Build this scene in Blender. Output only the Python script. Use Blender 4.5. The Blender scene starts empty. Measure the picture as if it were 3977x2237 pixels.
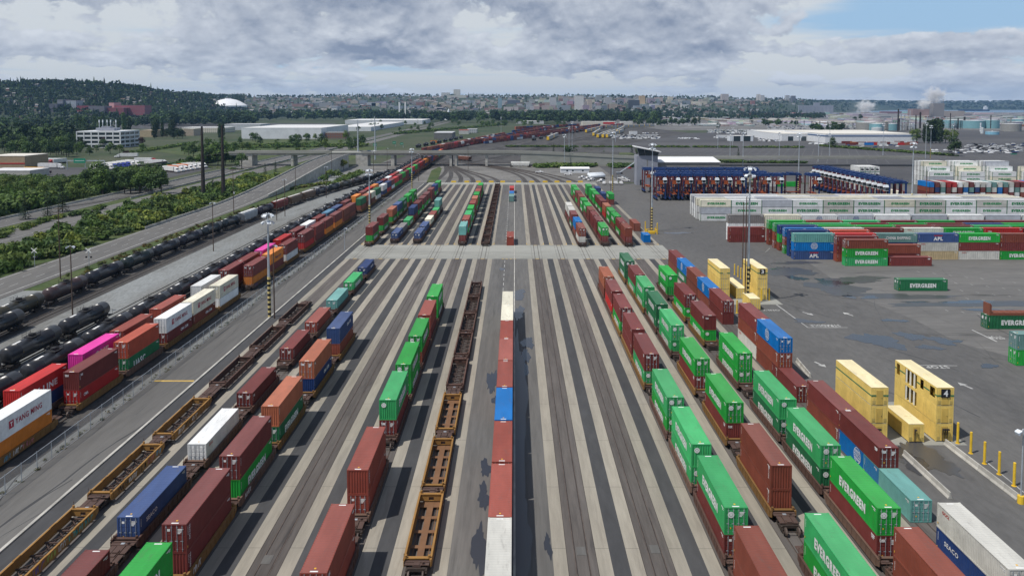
import bpy, bmesh, math, random
from mathutils import Vector, Matrix, noise as mnoise
R = random.Random(7)
scene = bpy.context.scene
COL = scene.collection
rad = math.radians
# ------------------------------------------------------------------ camera (solved from the rail gauge and container sizes)
CW, CH, FPX = 3977.0, 2237.0, 3052.0
HCAM, PITCH, YAW = 47.7, rad(3.4), rad(0.182)
PPY = 409+FPX*math.tan(PITCH)   # the photograph is rectified: verticals stay upright, so the lens is shifted down
cam_d = bpy.data.cameras.new('camera'); cam = bpy.data.objects.new('camera', cam_d); COL.objects.link(cam)
cam_d.sensor_width = 36; cam_d.lens = 36*FPX/CW; cam_d.clip_end = 40000; cam_d.clip_start = .5; cam_d.shift_y = (PPY-CH/2)/CW
cam.location = (0, 0, HCAM); cam.rotation_euler = (math.pi/2-PITCH, 0, YAW)
scene.camera = cam
CR = cam.rotation_euler.to_matrix()
def spot(px, py, z=0.0):
    d = CR @ Vector(((px-CW/2)/FPX, (PPY-py)/FPX, -1))
    t = (z-HCAM)/d.z
    return Vector((d.x*t, d.y*t, z))
def at_depth(px, py, D):
    d = CR @ Vector(((px-CW/2)/FPX, (PPY-py)/FPX, -1))
    t = D/d.y
    return Vector((d.x*t, D, HCAM+d.z*t))
def yrow(py, z):
    return spot(1998, py, z).y
# ------------------------------------------------------------------ colours and materials
def lin(r, g, b):
    f = lambda c: (c/255/12.92 if c/255 <= .04045 else ((c/255+.055)/1.055)**2.4)
    return (f(r), f(g), f(b), 1)
MATS = {}
class NT:
    def __init__(s, tree): s.t = tree; s.n = tree.nodes; s.l = tree.links
    def node(s, typ, **kw):
        n = s.n.new(typ)
        for k, v in kw.items():
            if k.startswith('i_'):
                key = k[2:]
                key = int(key) if key.isdigit() else key.replace('_', ' ')
                n.inputs[key].default_value = v
            else: setattr(n, k, v)
        return n
    def link(s, a, ao, b, bi): s.l.new(a.outputs[ao], b.inputs[bi])
    def math(s, op, a, b=None, c=None, clamp=False):
        n = s.n.new('ShaderNodeMath'); n.operation = op; n.use_clamp = clamp
        for i, v in enumerate((a, b, c)):
            if v is None: continue
            if isinstance(v, (int, float)): n.inputs[i].default_value = v
            else: s.l.new(v, n.inputs[i])
        return n.outputs[0]
    def mix(s, f, a, b, blend='MIX'):
        n = s.n.new('ShaderNodeMix'); n.data_type = 'RGBA'; n.blend_type = blend
        for sock, v in ((n.inputs[0], f), (n.inputs[6], a), (n.inputs[7], b)):
            if isinstance(v, (int, float)): sock.default_value = v
            elif isinstance(v, tuple): sock.default_value = v
            else: s.l.new(v, sock)
        return n.outputs[2]
    def ramp(s, x, x0, x1, y0=0.0, y1=1.0, smooth=True):
        n = s.n.new('ShaderNodeMapRange'); n.interpolation_type = 'SMOOTHSTEP' if smooth else 'LINEAR'
        s.l.new(x, n.inputs[0])
        for i, v in zip((1, 2, 3, 4), (x0, x1, y0, y1)): n.inputs[i].default_value = v
        return n.outputs[0]
    def noise(s, vec, scale, detail=3, rough=.55, dist=0.0, w=None):
        n = s.n.new('ShaderNodeTexNoise'); n.inputs['Scale'].default_value = scale; n.inputs['Detail'].default_value = detail
        n.inputs['Roughness'].default_value = rough; n.inputs['Distortion'].default_value = dist
        if vec is not None: s.l.new(vec, n.inputs['Vector'])
        return n.outputs[0]
    def mapping(s, vec, scale=(1, 1, 1), loc=(0, 0, 0)):
        n = s.n.new('ShaderNodeMapping'); n.inputs['Scale'].default_value = scale; n.inputs['Location'].default_value = loc
        s.l.new(vec, n.inputs['Vector']); return n.outputs[0]
def new_mat(name):
    m = bpy.data.materials.new(name); m.use_nodes = True
    t = NT(m.node_tree); b = m.node_tree.nodes['Principled BSDF']
    MATS[name] = m
    return m, t, b
def objvec(t, rand=True):
    tc = t.node('ShaderNodeTexCoord')
    if not rand: return tc.outputs['Object']
    oi = t.node('ShaderNodeObjectInfo')
    sc = t.math('MULTIPLY', oi.outputs['Random'], 173.0)
    va = t.node('ShaderNodeVectorMath', operation='ADD')
    t.l.new(tc.outputs['Object'], va.inputs[0]); t.l.new(sc, va.inputs[1])
    return va.outputs[0]
def paint_mat(name, rough=.5, dirt=.35, rust=.3, src='object', streak=(1, 1, 1), metal=0.0, spec=.4, drips=0):
    """painted metal in the colour of the object, weathered by noise, grime and rust"""
    m, t, b = new_mat(name)
    if src == 'object':
        c = t.node('ShaderNodeObjectInfo').outputs['Color']
    else:
        c = t.node('ShaderNodeAttribute', attribute_name='tint').outputs['Color']
    v = objvec(t)
    n1 = t.noise(t.mapping(v, streak), .55, 4, .6)
    k = t.ramp(n1, .3, .75, .86, 1.08)
    cm = t.mix(1.0, c, k, 'MULTIPLY')
    n2 = t.noise(t.mapping(v, streak, (7, 3, 1)), 1.7, 6, .7)
    cm = t.mix(t.ramp(n2, .52, .78, 0, dirt), cm, (.11, .095, .085, 1))
    if drips:
        n4 = t.noise(t.mapping(v, (1.3, 1.3, .16), (17, 5, 2)), 2.4, 5, .7)
        cm = t.mix(t.ramp(n4, .56, .76, 0, drips), cm, (.085, .06, .045, 1))
    n3 = t.noise(t.mapping(v, (1, 1, 1), (3, 9, 5)), 2.6, 6, .75)
    cm = t.mix(t.ramp(n3, .64, .72, 0, rust), cm, (.16, .055, .025, 1))
    t.l.new(cm, b.inputs['Base Color'])
    b.inputs['Roughness'].default_value = rough; b.inputs['Metallic'].default_value = metal
    b.inputs['Specular IOR Level'].default_value = spec
    return m
paint_mat('paint', .5, .2, .26, spec=.18, drips=.4)
paint_mat('roof_paint', .6, .42, .34, streak=(1, .25, 1), spec=.18)
paint_mat('rusty_steel', .75, .5, .6, spec=.25)
paint_mat('smooth_paint', .4, .12, .06)
paint_mat('mass_paint', .6, .10, .10, 'attr', spec=.18, drips=.22)
paint_mat('tank_paint', .3, .3, .25, streak=(1, .4, 1), spec=.5)
def plain_mat(name, col, rough=.7, var=.25, scale=1.0, metal=0.0, spec=.4):
    m, t, b = new_mat(name)
    n1 = t.noise(objvec(t), scale, 5, .6)
    k = t.ramp(n1, .3, .7, 1-var, 1+var)
    t.l.new(t.mix(1.0, col, k, 'MULTIPLY'), b.inputs['Base Color'])
    b.inputs['Roughness'].default_value = rough; b.inputs['Metallic'].default_value = metal
    b.inputs['Specular IOR Level'].default_value = spec
    return m
plain_mat('letter_white', (.78, .78, .76, 1), .6, .12)
plain_mat('rail_steel', (.10, .075, .06, 1), .5, .3)
plain_mat('black_rubber', (.015, .015, .016, 1), .7, .3)
plain_mat('dark_steel', (.035, .028, .025, 1), .7, .4)
plain_mat('galvanised', (.42, .46, .50, 1), .45, .15, metal=.3)
plain_mat('wood_pole', (.09, .06, .045, 1), .85, .3, .8)
plain_mat('lamp_white', (.7, .74, .78, 1), .35, .08)
plain_mat('concrete_wall', (.43, .415, .375, 1), .85, .22, .35)
plain_mat('white_wall', (.66, .68, .70, 1), .7, .08, .12)
plain_mat('glass_dark', (.02, .035, .04, 1), .12, .2, spec=.8)
plain_mat('trunk_bark', (.06, .045, .035, 1), .9, .3)
def ground_mat(name, c1, c2, rough=.85, big=.03, fine=1.5, stretch=(1, 1, 1), fine_amt=.18, stain=0.0, stain_col=(.02, .02, .022, 1), joint=0.0, spec=.3, blotch=0):
    m, t, b = new_mat(name)
    v = t.node('ShaderNodeTexCoord').outputs['Object']
    n1 = t.noise(t.mapping(v, stretch), big, 6, .62)
    c = t.mix(t.ramp(n1, .33, .67), c1, c2)
    n2 = t.noise(t.mapping(v, stretch, (11, 3, 0)), fine, 5, .7)
    c = t.mix(1.0, c, t.ramp(n2, .25, .75, 1-fine_amt, 1+fine_amt), 'MULTIPLY')
    if stain:
        n3 = t.noise(t.mapping(v, stretch, (3, 31, 0)), big*5, 7, .68)
        c = t.mix(t.ramp(n3, .56, .74, 0, stain), c, stain_col)
    if joint:
        sx = t.node('ShaderNodeSeparateXYZ'); t.l.new(v, sx.inputs[0])
        fr = t.math('FRACT', t.math('DIVIDE', sx.outputs[1], joint))
        c = t.mix(t.ramp(fr, 0, .012, .55, 0), c, (.07, .065, .06, 1))
    t.l.new(c, b.inputs['Base Color'])
    b.inputs['Roughness'].default_value = rough; b.inputs['Specular IOR Level'].default_value = spec
    return m
# ------------------------------------------------------------------ mesh building
class MB:
    def __init__(s): s.v = []; s.f = []; s.m = []; s.c = None
    def add(s, vs, fs, mi=0):
        o = len(s.v); s.v.extend(vs)
        s.f.extend(tuple(i+o for i in f) for f in fs); s.m.extend([mi]*len(fs)); return s
    def box(s, x0, x1, y0, y1, z0, z1, mi=0, skip=''):
        vs = [(x0,y0,z0),(x1,y0,z0),(x1,y1,z0),(x0,y1,z0),(x0,y0,z1),(x1,y0,z1),(x1,y1,z1),(x0,y1,z1)]
        F = {'b':(0,3,2,1),'t':(4,5,6,7),'f':(0,1,5,4),'r':(1,2,6,5),'k':(2,3,7,6),'l':(3,0,4,7)}
        return s.add(vs, [F[k] for k in F if k not in skip], mi)
    def obox(s, p, q, w, h, mi=0):
        """a bar from p to q, w wide and h high"""
        p, q = Vector(p), Vector(q); d = (q-p).normalized()
        u = d.cross(Vector((0, 0, 1)))
        u = Vector((1, 0, 0)) if u.length < 1e-4 else u.normalized()
        n = u.cross(d); u = u*(w/2); n = n*(h/2)
        vs = [tuple(a+su*u+sn*n) for a in (p, q) for su, sn in ((-1,-1),(1,-1),(1,1),(-1,1))]
        return s.add(vs, [(0,1,2,3)[::-1],(4,5,6,7),(0,1,5,4)[::1],(1,2,6,5),(2,3,7,6),(3,0,4,7)], mi)
    def cyl(s, p, q, r0, r1=None, n=10, mi=0, caps=True):
        r1 = r0 if r1 is None else r1
        p, q = Vector(p), Vector(q); d = (q-p).normalized()
        a = Vector((0, 0, 1)) if abs(d.z) < .9 else Vector((1, 0, 0))
        u = d.cross(a).normalized(); w = d.cross(u)
        vs = []
        for c, r in ((p, r0), (q, r1)):
            for i in range(n):
                t = 2*math.pi*i/n
                vs.append(tuple(c+u*(r*math.cos(t))+w*(r*math.sin(t))))
        fs = [(i, (i+1) % n, n+(i+1) % n, n+i) for i in range(n)]
        if caps: fs += [tuple(range(n))[::-1], tuple(range(n, 2*n))]
        return s.add(vs, fs, mi)
    def lathe(s, prof, axis='z', n=16, mi=0, c=(0, 0, 0)):
        vs, fs = [], []
        for (a, r) in prof:
            for i in range(n):
                t = 2*math.pi*i/n
                if axis == 'z': vs.append((c[0]+r*math.cos(t), c[1]+r*math.sin(t), c[2]+a))
                else: vs.append((c[0]+r*math.cos(t), c[1]+a, c[2]+r*math.sin(t)))
        for j in range(len(prof)-1):
            for i in range(n):
                fs.append((j*n+i, j*n+(i+1) % n, (j+1)*n+(i+1) % n, (j+1)*n+i))
        return s.add(vs, fs, mi)
    def poly(s, pts, z0, z1, mi=0):
        n = len(pts)
        vs = [(x, y, z0) for x, y in pts]+[(x, y, z1) for x, y in pts]
        return s.add(vs, [tuple(range(n))[::-1], tuple(range(n, 2*n))]+[(i, (i+1) % n, n+(i+1) % n, n+i) for i in range(n)], mi)
    def sheet(s, pts, z, mi=0):
        return s.add([(p[0], p[1], z) for p in pts], [tuple(range(len(pts)))], mi)
    def join(s, o, M=None, mi=None):
        k = len(s.v)
        s.v.extend(o.v if M is None else [tuple(M @ Vector(v)) for v in o.v])
        s.f.extend(tuple(i+k for i in f) for f in o.f); s.m.extend(o.m if mi is None else [mi]*len(o.f)); return s
    def mesh(s, name, mats, smooth=False):
        me = bpy.data.meshes.new(name); me.from_pydata(s.v, [], s.f)
        for m in mats: me.materials.append(MATS[m] if isinstance(m, str) else m)
        if len(mats) > 1: me.polygons.foreach_set('material_index', s.m)
        if smooth: me.polygons.foreach_set('use_smooth', [True]*len(s.f))
        if s.c is not None:
            at = me.attributes.new('tint', 'FLOAT_COLOR', 'FACE')
            at.data.foreach_set('color', [x for c in s.c for x in c])
        bm = bmesh.new(); bm.from_mesh(me); bmesh.ops.recalc_face_normals(bm, faces=bm.faces); bm.to_mesh(me); bm.free()
        me.update(); return me
CACHE = {}
def cached(key, fn):
    if key not in CACHE: CACHE[key] = fn()
    return CACHE[key]
def obj(name, me, parent=None, loc=(0, 0, 0), rot=(0, 0, 0), color=None, scale=None):
    o = bpy.data.objects.new(name, me); COL.objects.link(o)
    o.location = loc; o.rotation_euler = rot
    if parent: o.parent = parent
    if color: o.color = color
    if scale: o.scale = scale
    return o
def thing(name, label, cat, loc=(0, 0, 0), rz=0.0, group=None, me=None, color=None):
    o = obj(name, me, None, loc, (0, 0, rz), color)
    o['label'] = label; o['category'] = cat
    if group: o['group'] = group
    return o
def struct(name, mb, mats, label=None, kind='structure', cat=None, smooth=False):
    o = obj(name, mb.mesh(name, mats if isinstance(mats, (list, tuple)) else [mats], smooth))
    o['kind'] = kind
    if label: o['label'] = label
    if cat: o['category'] = cat
    return o
ORD = 'first second third fourth fifth sixth seventh eighth ninth tenth eleventh twelfth thirteenth fourteenth fifteenth sixteenth seventeenth eighteenth nineteenth twentieth'.split()
ORD += ['twenty-'+x for x in ORD[:9]]+['thirtieth']+['thirty-'+x for x in ORD[:9]]+['fortieth']+['forty-'+x for x in ORD[:9]]
# ------------------------------------------------------------------ lettering
def text_mb(s, w, h, bold=.02):
    """flat lettering scaled to w x h metres, centred, in the x-z plane reading along +x, facing -y"""
    def make():
        cu = bpy.data.curves.new('lettering', 'FONT'); cu.body = s; cu.size = 1; cu.offset = bold; cu.resolution_u = 2
        cu.align_x = 'CENTER'; cu.space_character = 1.06+bold*2
        o = bpy.data.objects.new('lettering', cu); COL.objects.link(o)
        dg = bpy.context.evaluated_depsgraph_get(); dg.update()
        me = bpy.data.meshes.new_from_object(o.evaluated_get(dg))
        vs = [tuple(v.co) for v in me.vertices]; fs = [tuple(p.vertices) for p in me.polygons]
        bpy.data.objects.remove(o); bpy.data.curves.remove(cu); bpy.data.meshes.remove(me)
        x0 = min(v[0] for v in vs); x1 = max(v[0] for v in vs); y0 = min(v[1] for v in vs); y1 = max(v[1] for v in vs)
        return [((v[0]-(x0+x1)/2)/(x1-x0), 0, (v[1]-(y0+y1)/2)/(y1-y0)) for v in vs], fs
    vs, fs = cached(('txt', s, bold), make)
    m = MB(); m.add([(v[0]*w, 0, v[2]*h) for v in vs], fs); return m
def ring_mb(r, w, n=20):
    m = MB()
    vs = []
    for i in range(n):
        a = 2*math.pi*i/n
        vs += [(r*math.cos(a), 0, r*math.sin(a)), ((r-w)*math.cos(a), 0, (r-w)*math.sin(a))]
    return m.add(vs, [(2*i, (2*i+2) % (2*n), (2*i+3) % (2*n), 2*i+1) for i in range(n)])
def rect_mb(x0, x1, z0, z1):
    return MB().add([(x0, 0, z0), (x1, 0, z0), (x1, 0, z1), (x0, 0, z1)], [(0, 1, 2, 3)])
def face_M(side, x, y, z):
    """place lettering on a face: side +x, -x, -y or +y"""
    rz = {'+x': math.pi/2, '-x': -math.pi/2, '-y': 0, '+y': math.pi}[side]
    return Matrix.Translation((x, y, z)) @ Matrix.Rotation(rz, 4, 'Z')
# ------------------------------------------------------------------ shipping containers
PAL = {  # code: (word, base colour)
 'm': ('maroon', (.175, .040, .036, 1)), 'b': ('rust brown', (.225, .062, .040, 1)), 'k': ('brick red', (.29, .066, .046, 1)),
 'o': ('orange brown', (.40, .125, .065, 1)), 'r': ('red', (.47, .028, .026, 1)), 'g': ('bright green', (.022, .335, .050, 1)),
 'l': ('faded green', (.045, .370, .120, 1)), 'd': ('dark green', (.022, .150, .062, 1)), 'c': ('bright blue', (.004, .165, .50, 1)),
 'n': ('navy blue', (.018, .045, .155, 1)), 's': ('slate blue', (.045, .085, .22, 1)), 't': ('teal', (.16, .40, .37, 1)),
 'u': ('grey teal', (.15, .29, .27, 1)), 'w': ('white', (.76, .77, .76, 1)), 'y': ('cream', (.76, .72, .58, 1)), 'e': ('pale grey', (.46, .48, .52, 1)),
 'q': ('dark grey', (.20, .19, .185, 1)), 'a': ('orange', (.72, .235, .035, 1)), 'p': ('magenta pink', (.66, .045, .32, 1)), 'f': ('tan', (.46, .36, .21, 1)),
 'h': ('coral red', (.52, .10, .055, 1)), 'z': ('light blue', (.085, .21, .33, 1)), 'j': ('silver white', (.58, .57, .52, 1))}
CWID = 2.438
def corr(m, side, y0, y1, z0, z1, half, pitch, depth, mi=0):
    """a corrugated wall: trapezoid waves along y at x = side*half (or along x when side is an end)"""
    n = max(2, int(round((y1-y0)/pitch))); st = (y1-y0)/n
    prof = []
    for i in range(n):
        a = y0+i*st
        prof += [(a, 0), (a+st*.3, 0), (a+st*.5, depth), (a+st*.8, depth)]
    prof.append((y1, 0))
    vs = []
    for (a, d) in prof:
        for z in (z0, z1):
            vs.append((side*(half-d), a, z))
    fs = [(2*i, 2*i+2, 2*i+3, 2*i+1) for i in range(len(prof)-1)]
    return m.add(vs, fs, mi)
def cont_body(L, H, wave, front_plain):
    def make():
        m = MB(); hw, hl = CWID/2, L/2
        for sx in (-1, 1):
            for sy in (-1, 1):
                m.box(min(sx*hw, sx*(hw-.15)), max(sx*hw, sx*(hw-.15)), min(sy*hl, sy*(hl-.17)), max(sy*hl, sy*(hl-.17)), 0, H)
            xs = sorted((sx*hw, sx*(hw-.1)))
            m.box(xs[0], xs[1], -hl+.17, hl-.17, 0, .16)
            m.box(xs[0], xs[1], -hl+.17, hl-.17, H-.11, H-.012)
            if wave: corr(m, sx, -hl+.17, hl-.17, .16, H-.11, hw-.012, .278 if wave == 1 else .7, .045)
            else: m.box(*sorted((sx*(hw-.02), sx*(hw-.09))), -hl+.17, hl-.17, .16, H-.11)
        for sy in ((-1, 1) if front_plain else (1,)):
            e = MB(); corr(e, 1, -hw+.15, hw-.15, .16, H-.1, hl-.02, .29, .045)
            for v in e.v: m.v.append((v[1], sy*v[0], v[2]))
            o = len(m.v)-len(e.v); m.f.extend(tuple(i+o for i in f) for f in e.f); m.m.extend(e.m)
            for z0, z1 in ((0, .16), (H-.1, H-.012)):
                m.box(-hw+.15, hw-.15, *sorted((sy*hl, sy*(hl-.1))), z0, z1)
        if not front_plain:
            for z0, z1 in ((0, .12), (H-.12, H-.012)):
                m.box(-hw+.15, hw-.15, -hl, -hl+.12, z0, z1)
        m.box(-hw+.1, hw-.1, -hl+.1, hl-.1, .12, .15)
        for sx in (-1, 1):
            x = sx*(hw+.003); q = lambda a, b_, z0, z1, mi: m.add([(x, a, z0), (x, b_, z0), (x, b_, z1), (x, a, z1)], [(0, 1, 2, 3)], mi)
            s = -1 if sx > 0 else 1; e = -s*hl
            q(e+s*.45, e+s*1.25, H-.42, H-.32, 1); q(e+s*.45, e+s*.85, H-.58, H-.5, 1)
            for k in range(6): q(-e-s*.42, -e-s*.33, H-.5-.15*k, H-.41-.15*k, 1)
            q(-e-s*.3, -e-s*.16, .42, .62, 2)
        return m.mesh('container_body', ['paint', 'letter_white', 'placard_yellow'])
    return cached(('cb', L, H, wave, front_plain), make)
def cont_roof(L, H):
    def make():
        m = MB(); hw, hl = CWID/2-.02, L/2-.02
        n = int(L/.42); st = 2*hl/n
        vs = []
        for i in range(n+1):
            for a, d in ((0, 0), (.5, .022)):
                if i == n and a: continue
                y = -hl+(i+a)*st
                vs += [(-hw, y, H-.01-d*.2), (-hw+.12, y, H-d), (hw-.12, y, H-d), (hw, y, H-.01-d*.2)]
        k = len(vs)//4
        m.add(vs, [(4*i+j, 4*i+j+1, 4*i+j+5, 4*i+j+4) for i in range(k-1) for j in range(3)])
        for sx in (-1, 1):
            for sy in (-1, 1):
                m.box(*sorted((sx*(hw+.02), sx*(hw-.16))), *sorted((sy*(hl+.02), sy*(hl-.16))), H-.012, H+.014)
        for yy in (-hl+.16, hl-.34): m.box(-.36, .36, yy, yy+.16, H-.02, H+.004, 1)
        m.box(-.09, .09, -hl+.62, -hl+.8, H-.02, H+.004, 2)
        return m.mesh('container_roof', ['roof_paint', 'letter_white', 'placard_yellow'])
    return cached(('cr', L, H), make)
def cont_door(L, H, s):
    def make():
        m = MB(); hl = L/2; x0, x1 = sorted((s*.012, s*(CWID/2-.15)))
        m.box(x0, x1, -hl+.05, -hl+.09, .13, H-.13)
        zs = [.13+(H-.26)*k/5 for k in range(6)]
        for k in range(5): m.box(x0+.06, x1-.06, -hl+.025, -hl+.05, zs[k]+.07, zs[k+1]-.07)
        for bx in (s*.27, s*.80):
            m.cyl((bx, -hl-.002, .1), (bx, -hl-.002, H-.1), .026, n=6, mi=1)
            for z in (.3, 1.1, H-.35): m.box(bx-.06, bx+.06, -hl-.01, -hl+.03, z, z+.07, 1)
            m.box(bx-.2, bx+.06, -hl-.035, -hl-.005, 1.18, 1.22, 1)
        if s > 0:
            for k in range(4): m.box(.32, .9-.1*k, -hl+.012, -hl+.024, H-.55-.14*k, H-.47-.14*k, 2)
        else:
            m.box(-.7, -.42, -hl+.012, -hl+.024, H-.72, H-.48, 2); m.box(-.62, -.5, -hl+.012, -hl+.024, .62, .78, 3)
        return m.mesh('container_door', ['paint', 'galvanised', 'letter_white', 'placard_yellow'])
    return cached(('cd', L, H, s), make)
plain_mat('placard_yellow', (.75, .42, .03, 1), .5, .1)
LOGO = {  # code: (text, width, height, centre z share, shift along, colour, bold)
 'E': ('EVERGREEN', 6.7, 1.12, .47, 0.0, (.78, .79, .77, 1), .055), 'W': ('EVERGREEN', 7.4, .92, .50, .2, (.02, .27, .08, 1), .06),
 'V': ('EVERGREEN', 9.0, 1.12, .50, .1, (.015, .23, .07, 1), .06),
 'Y': ('YANG MING', 6.0, .82, .52, .8, (.42, .02, .05, 1), .02), 'K': ('K LINE', 5.6, 1.0, .4, .5, (.8, .8, .8, 1), .04),
 'N': ('ONE', 4.6, 1.35, .47, 0, (.8, .8, .8, 1), .06), 'n': ('ONE', 3.6, 1.1, .5, 2.2, (.62, .03, .28, 1), .04), 'U': ('UASC', 4.4, 1.2, .42, -1.8, (.8, .8, .8, 1), .03),
 'O': ('OOCL', 1.35, .36, .8, -4.4, (.55, .03, .02, 1), .03), 'P': ('APL', 2.9, 1.15, .42, 0, (.8, .8, .8, 1), .05),
 'M': ('CMA CGM', 3.6, .55, .62, 2.2, (.8, .8, .8, 1), .04), 'm': ('CMA', 1.3, .5, .62, -4.2, (.8, .8, .8, 1), .03), 'S': ('SEACO', 2.6, .5, .62, -3.2, (.8, .8, .8, 1), .02),
 'H': ('Hapag-Lloyd', 5.6, .9, .42, 1.0, (.02, .02, .10, 1), .02), 'B': ('CHINA SHIPPING', 7.5, .95, .5, .4, (.72, .75, .73, 1), .03),
 'C': ('COSCO', 1.6, .5, .56, 0, (.75, .77, .8, 1), .03), 'c': ('COSCO', 1.6, .45, .52, 0, (.07, .13, .33, 1), .03),
 'X': ('tex', .62, .42, .8, -5.2, (.8, .8, .8, 1), .03), 'T': ('TRITON', 1.5, .3, .62, -5.1, (.75, .75, .75, 1), .02)}
PLATE = {'E': 1, 'U': 1}
def logo_mesh(code, L, H):
    def make():
        txt, w, h, zc, sh, col, bold = LOGO[code]
        w = min(w, L*.7); m = MB(); hw, hl = CWID/2+.006, L/2
        for side, sg in (('+x', 1), ('-x', -1)):
            x = sg*hw; M = face_M(side, x, sh*sg*L/12.19, zc*H)
            if code == 'T':
                m.join(text_mb(txt, w, h, bold), face_M(side, x, -sg*0+(-1 if sg > 0 else -1)*(hl-.75), zc*H) @ Matrix.Rotation(math.pi/2, 4, 'Y')); continue
            if code == 'X':
                m.join(text_mb(txt, w, h, bold), face_M(side, x, -(hl-.9), zc*H)); continue
            if code in 'Cc':
                m.join(ring_mb(1.05, .09), M)
                for dz in (-.62, -.42, .42, .62): m.join(rect_mb(-.8, .8, dz-.05, dz+.05), M)
                m.join(text_mb(txt, 1.75, h, bold), M); continue
            m.join(text_mb(txt, w, h, bold), M)
            if code == 'P': m.join(rect_mb(-1.35, 1.35, .85, 1.1), M, 1)
            if code == 'Y':
                m.join(rect_mb(-4.35, -3.35, -.55, .5), M); m.join(text_mb('T', .5, .6, .05), M @ Matrix.Translation((-3.85, -.006, 0)), 2)
        if code == 'E':
            for k, (x, z) in enumerate(((-.55, H*.74),)):
                m.join(ring_mb(.34, .12, 14), face_M('-y', x, -hl-.035, z))
                for a in range(3): m.join(rect_mb(-.05, .05, -.3, .3), face_M('-y', x, -hl-.036-.002*a, z) @ Matrix.Rotation(a*math.pi/3, 4, 'Y'))
        if code == 'X': m.join(text_mb(txt, .62, .42, bold), face_M('-y', -.62, -hl-.035, H*.83))
        mats = [ 'ink', 'ink_red', 'letter_white']
        return m.mesh('lettering', mats)
    return cached(('lg', code, L, H), make)
paint_mat('ink', .6, .25, .12)
plain_mat('ink_red', (.45, .02, .02, 1), .6, .1)
HC, STD = 2.896, 2.591
CONTS = []   # every container of the place; the ones that show largest become things
def container(x, y, z, code, logo='', L=12.19, H=HC, rz=0.0, label='', group='', door=None, hidden=False):
    CONTS.append(dict(x=x, y=y, z=z, code=code, logo=logo, L=L, H=H, rz=rz, label=label, group=group, door=R.random() < .62 if door is None else door, hidden=hidden, j=R.random(), j2=R.random()))
def tint(code, j, k=1.0):
    c = PAL[code][1]; f = (.84+.32*j)*k
    return (min(1, c[0]*f), min(1, c[1]*f), min(1, c[2]*f), 1)
def roof_tint(c, j, pale):
    f = .04+.10*j if not pale else .02+.04*j
    g = .34 if not pale else .6
    return tuple(c[i]*(1-f)*1.04+g*f*(1, .98, .96)[i] for i in range(3))+(1,)
LOGOWORD = {'E': ' with white lettering', 'W': ' with green lettering', 'V': ' with large green lettering', 'Y': ' with red lettering', 'K': ' with white lettering', 'N': ' with white lettering', 'n': ' with pink lettering', 'U': ' with white lettering', 'C': ' with round white emblem', 'c': ' with round blue emblem', 'P': ' with white lettering', 'B': ' with white lettering', 'H': ' with dark lettering'}
def build_container(c, near):
    col = tint(c['code'], c['j'])
    rt = thing('shipping_container', c['label'], 'shipping container', (c['x'], c['y'], c['z']), c['rz'], c['group'])
    front_plain = not c['door']
    obj('body', cont_body(c['L'], c['H'], 1 if near else 2, front_plain), rt, color=col)
    obj('roof', cont_roof(c['L'], c['H']), rt, color=roof_tint(col, c['j2'], c['code'] in 'wyejqf'))
    if c['logo'][:1] in ('W', 'V'):
        def fr():
            m = MB(); hw, hl, H = CWID/2+.004, c['L']/2+.004, c['H']
            for sx in (-1, 1):
                for sy in (-1, 1): m.box(*sorted((sx*hw, sx*(hw-.2))), *sorted((sy*hl, sy*(hl-.22))), .01, H-.015)
            return m.mesh('corner_posts', ['green_band'])
        obj('corner_posts', cached(('gp', c['L'], c['H']), fr), rt)
    if c['door']:
        for s in (-1, 1): obj('door', cont_door(c['L'], c['H'], s), rt, color=col)
    if c['logo']:
        for lg in c['logo']: obj('lettering', logo_mesh(lg, c['L'], c['H']), rt, color=LOGO[lg][5])
def build_containers(limit=298):
    def key(c):
        d = math.hypot(c['x'], c['y'])
        return (1.6 if c['hidden'] else 1)*d
    cs = sorted(CONTS, key=key)
    for i, c in enumerate(cs[:limit]): build_container(c, math.hypot(c['x'], c['y']) < 190)
    m = MB(); m.c = []
    for c in cs[limit:]:
        col = tint(c['code'], c['j']); rc = roof_tint(col, c['j2'], c['code'] in 'wyejqf')
        M = Matrix.Translation((c['x'], c['y'], c['z'])) @ Matrix.Rotation(c['rz'], 4, 'Z')
        b = MB(); hw, hl, H = CWID/2, c['L']/2, c['H']; cc = []
        b.box(-hw+.03, hw-.03, -hl+.03, hl-.03, .05, H-.05, skip='bt'); cc += [col]*4
        b.add([(-hw, -hl, H), (hw, -hl, H), (hw, hl, H), (-hw, hl, H)], [(0, 1, 2, 3)]); cc.append(rc)
        dk = tuple(v*.45 for v in col[:3])+(1,)
        pc = (.015, .13, .05, 1) if c['logo'][:1] in ('W', 'V') else dk
        for sx in (-1, 1):
            for sy in (-1, 1): b.box(*sorted((sx*hw, sx*(hw-.16))), *sorted((sy*hl, sy*(hl-.16))), 0, H-.004); cc += [pc]*6
            for z0, z1 in ((0, .15), (H-.13, H-.006)): b.box(*sorted((sx*hw, sx*(hw-.1))), -hl+.16, hl-.16, z0, z1); cc += [dk]*6
        for x in (-.8, -.27, .27, .8): b.box(x-.03, x+.03, -hl, -hl+.02, .1, H-.1); cc += [tuple(v*.5+.2 for v in col[:3])+(1,)]*6
        for lg in c['logo']:
            txt, w, h, zc, sh, lc, bold = LOGO[lg]
            if lg in 'EWVYB':
                for side, sg in (('+x', 1), ('-x', -1)):
                    t = text_mb(txt, w, h, bold); b.join(t, face_M(side, sg*(hw+.01), sh*sg, zc*H)); cc += [lc]*len(t.f)
        m.join(b, M); m.c += cc
    if m.v:
        o = struct('stacked_containers', m, 'mass_paint', 'far off trains and stacks of mixed red, white, green and blue containers', 'stuff', 'containers')
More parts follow.
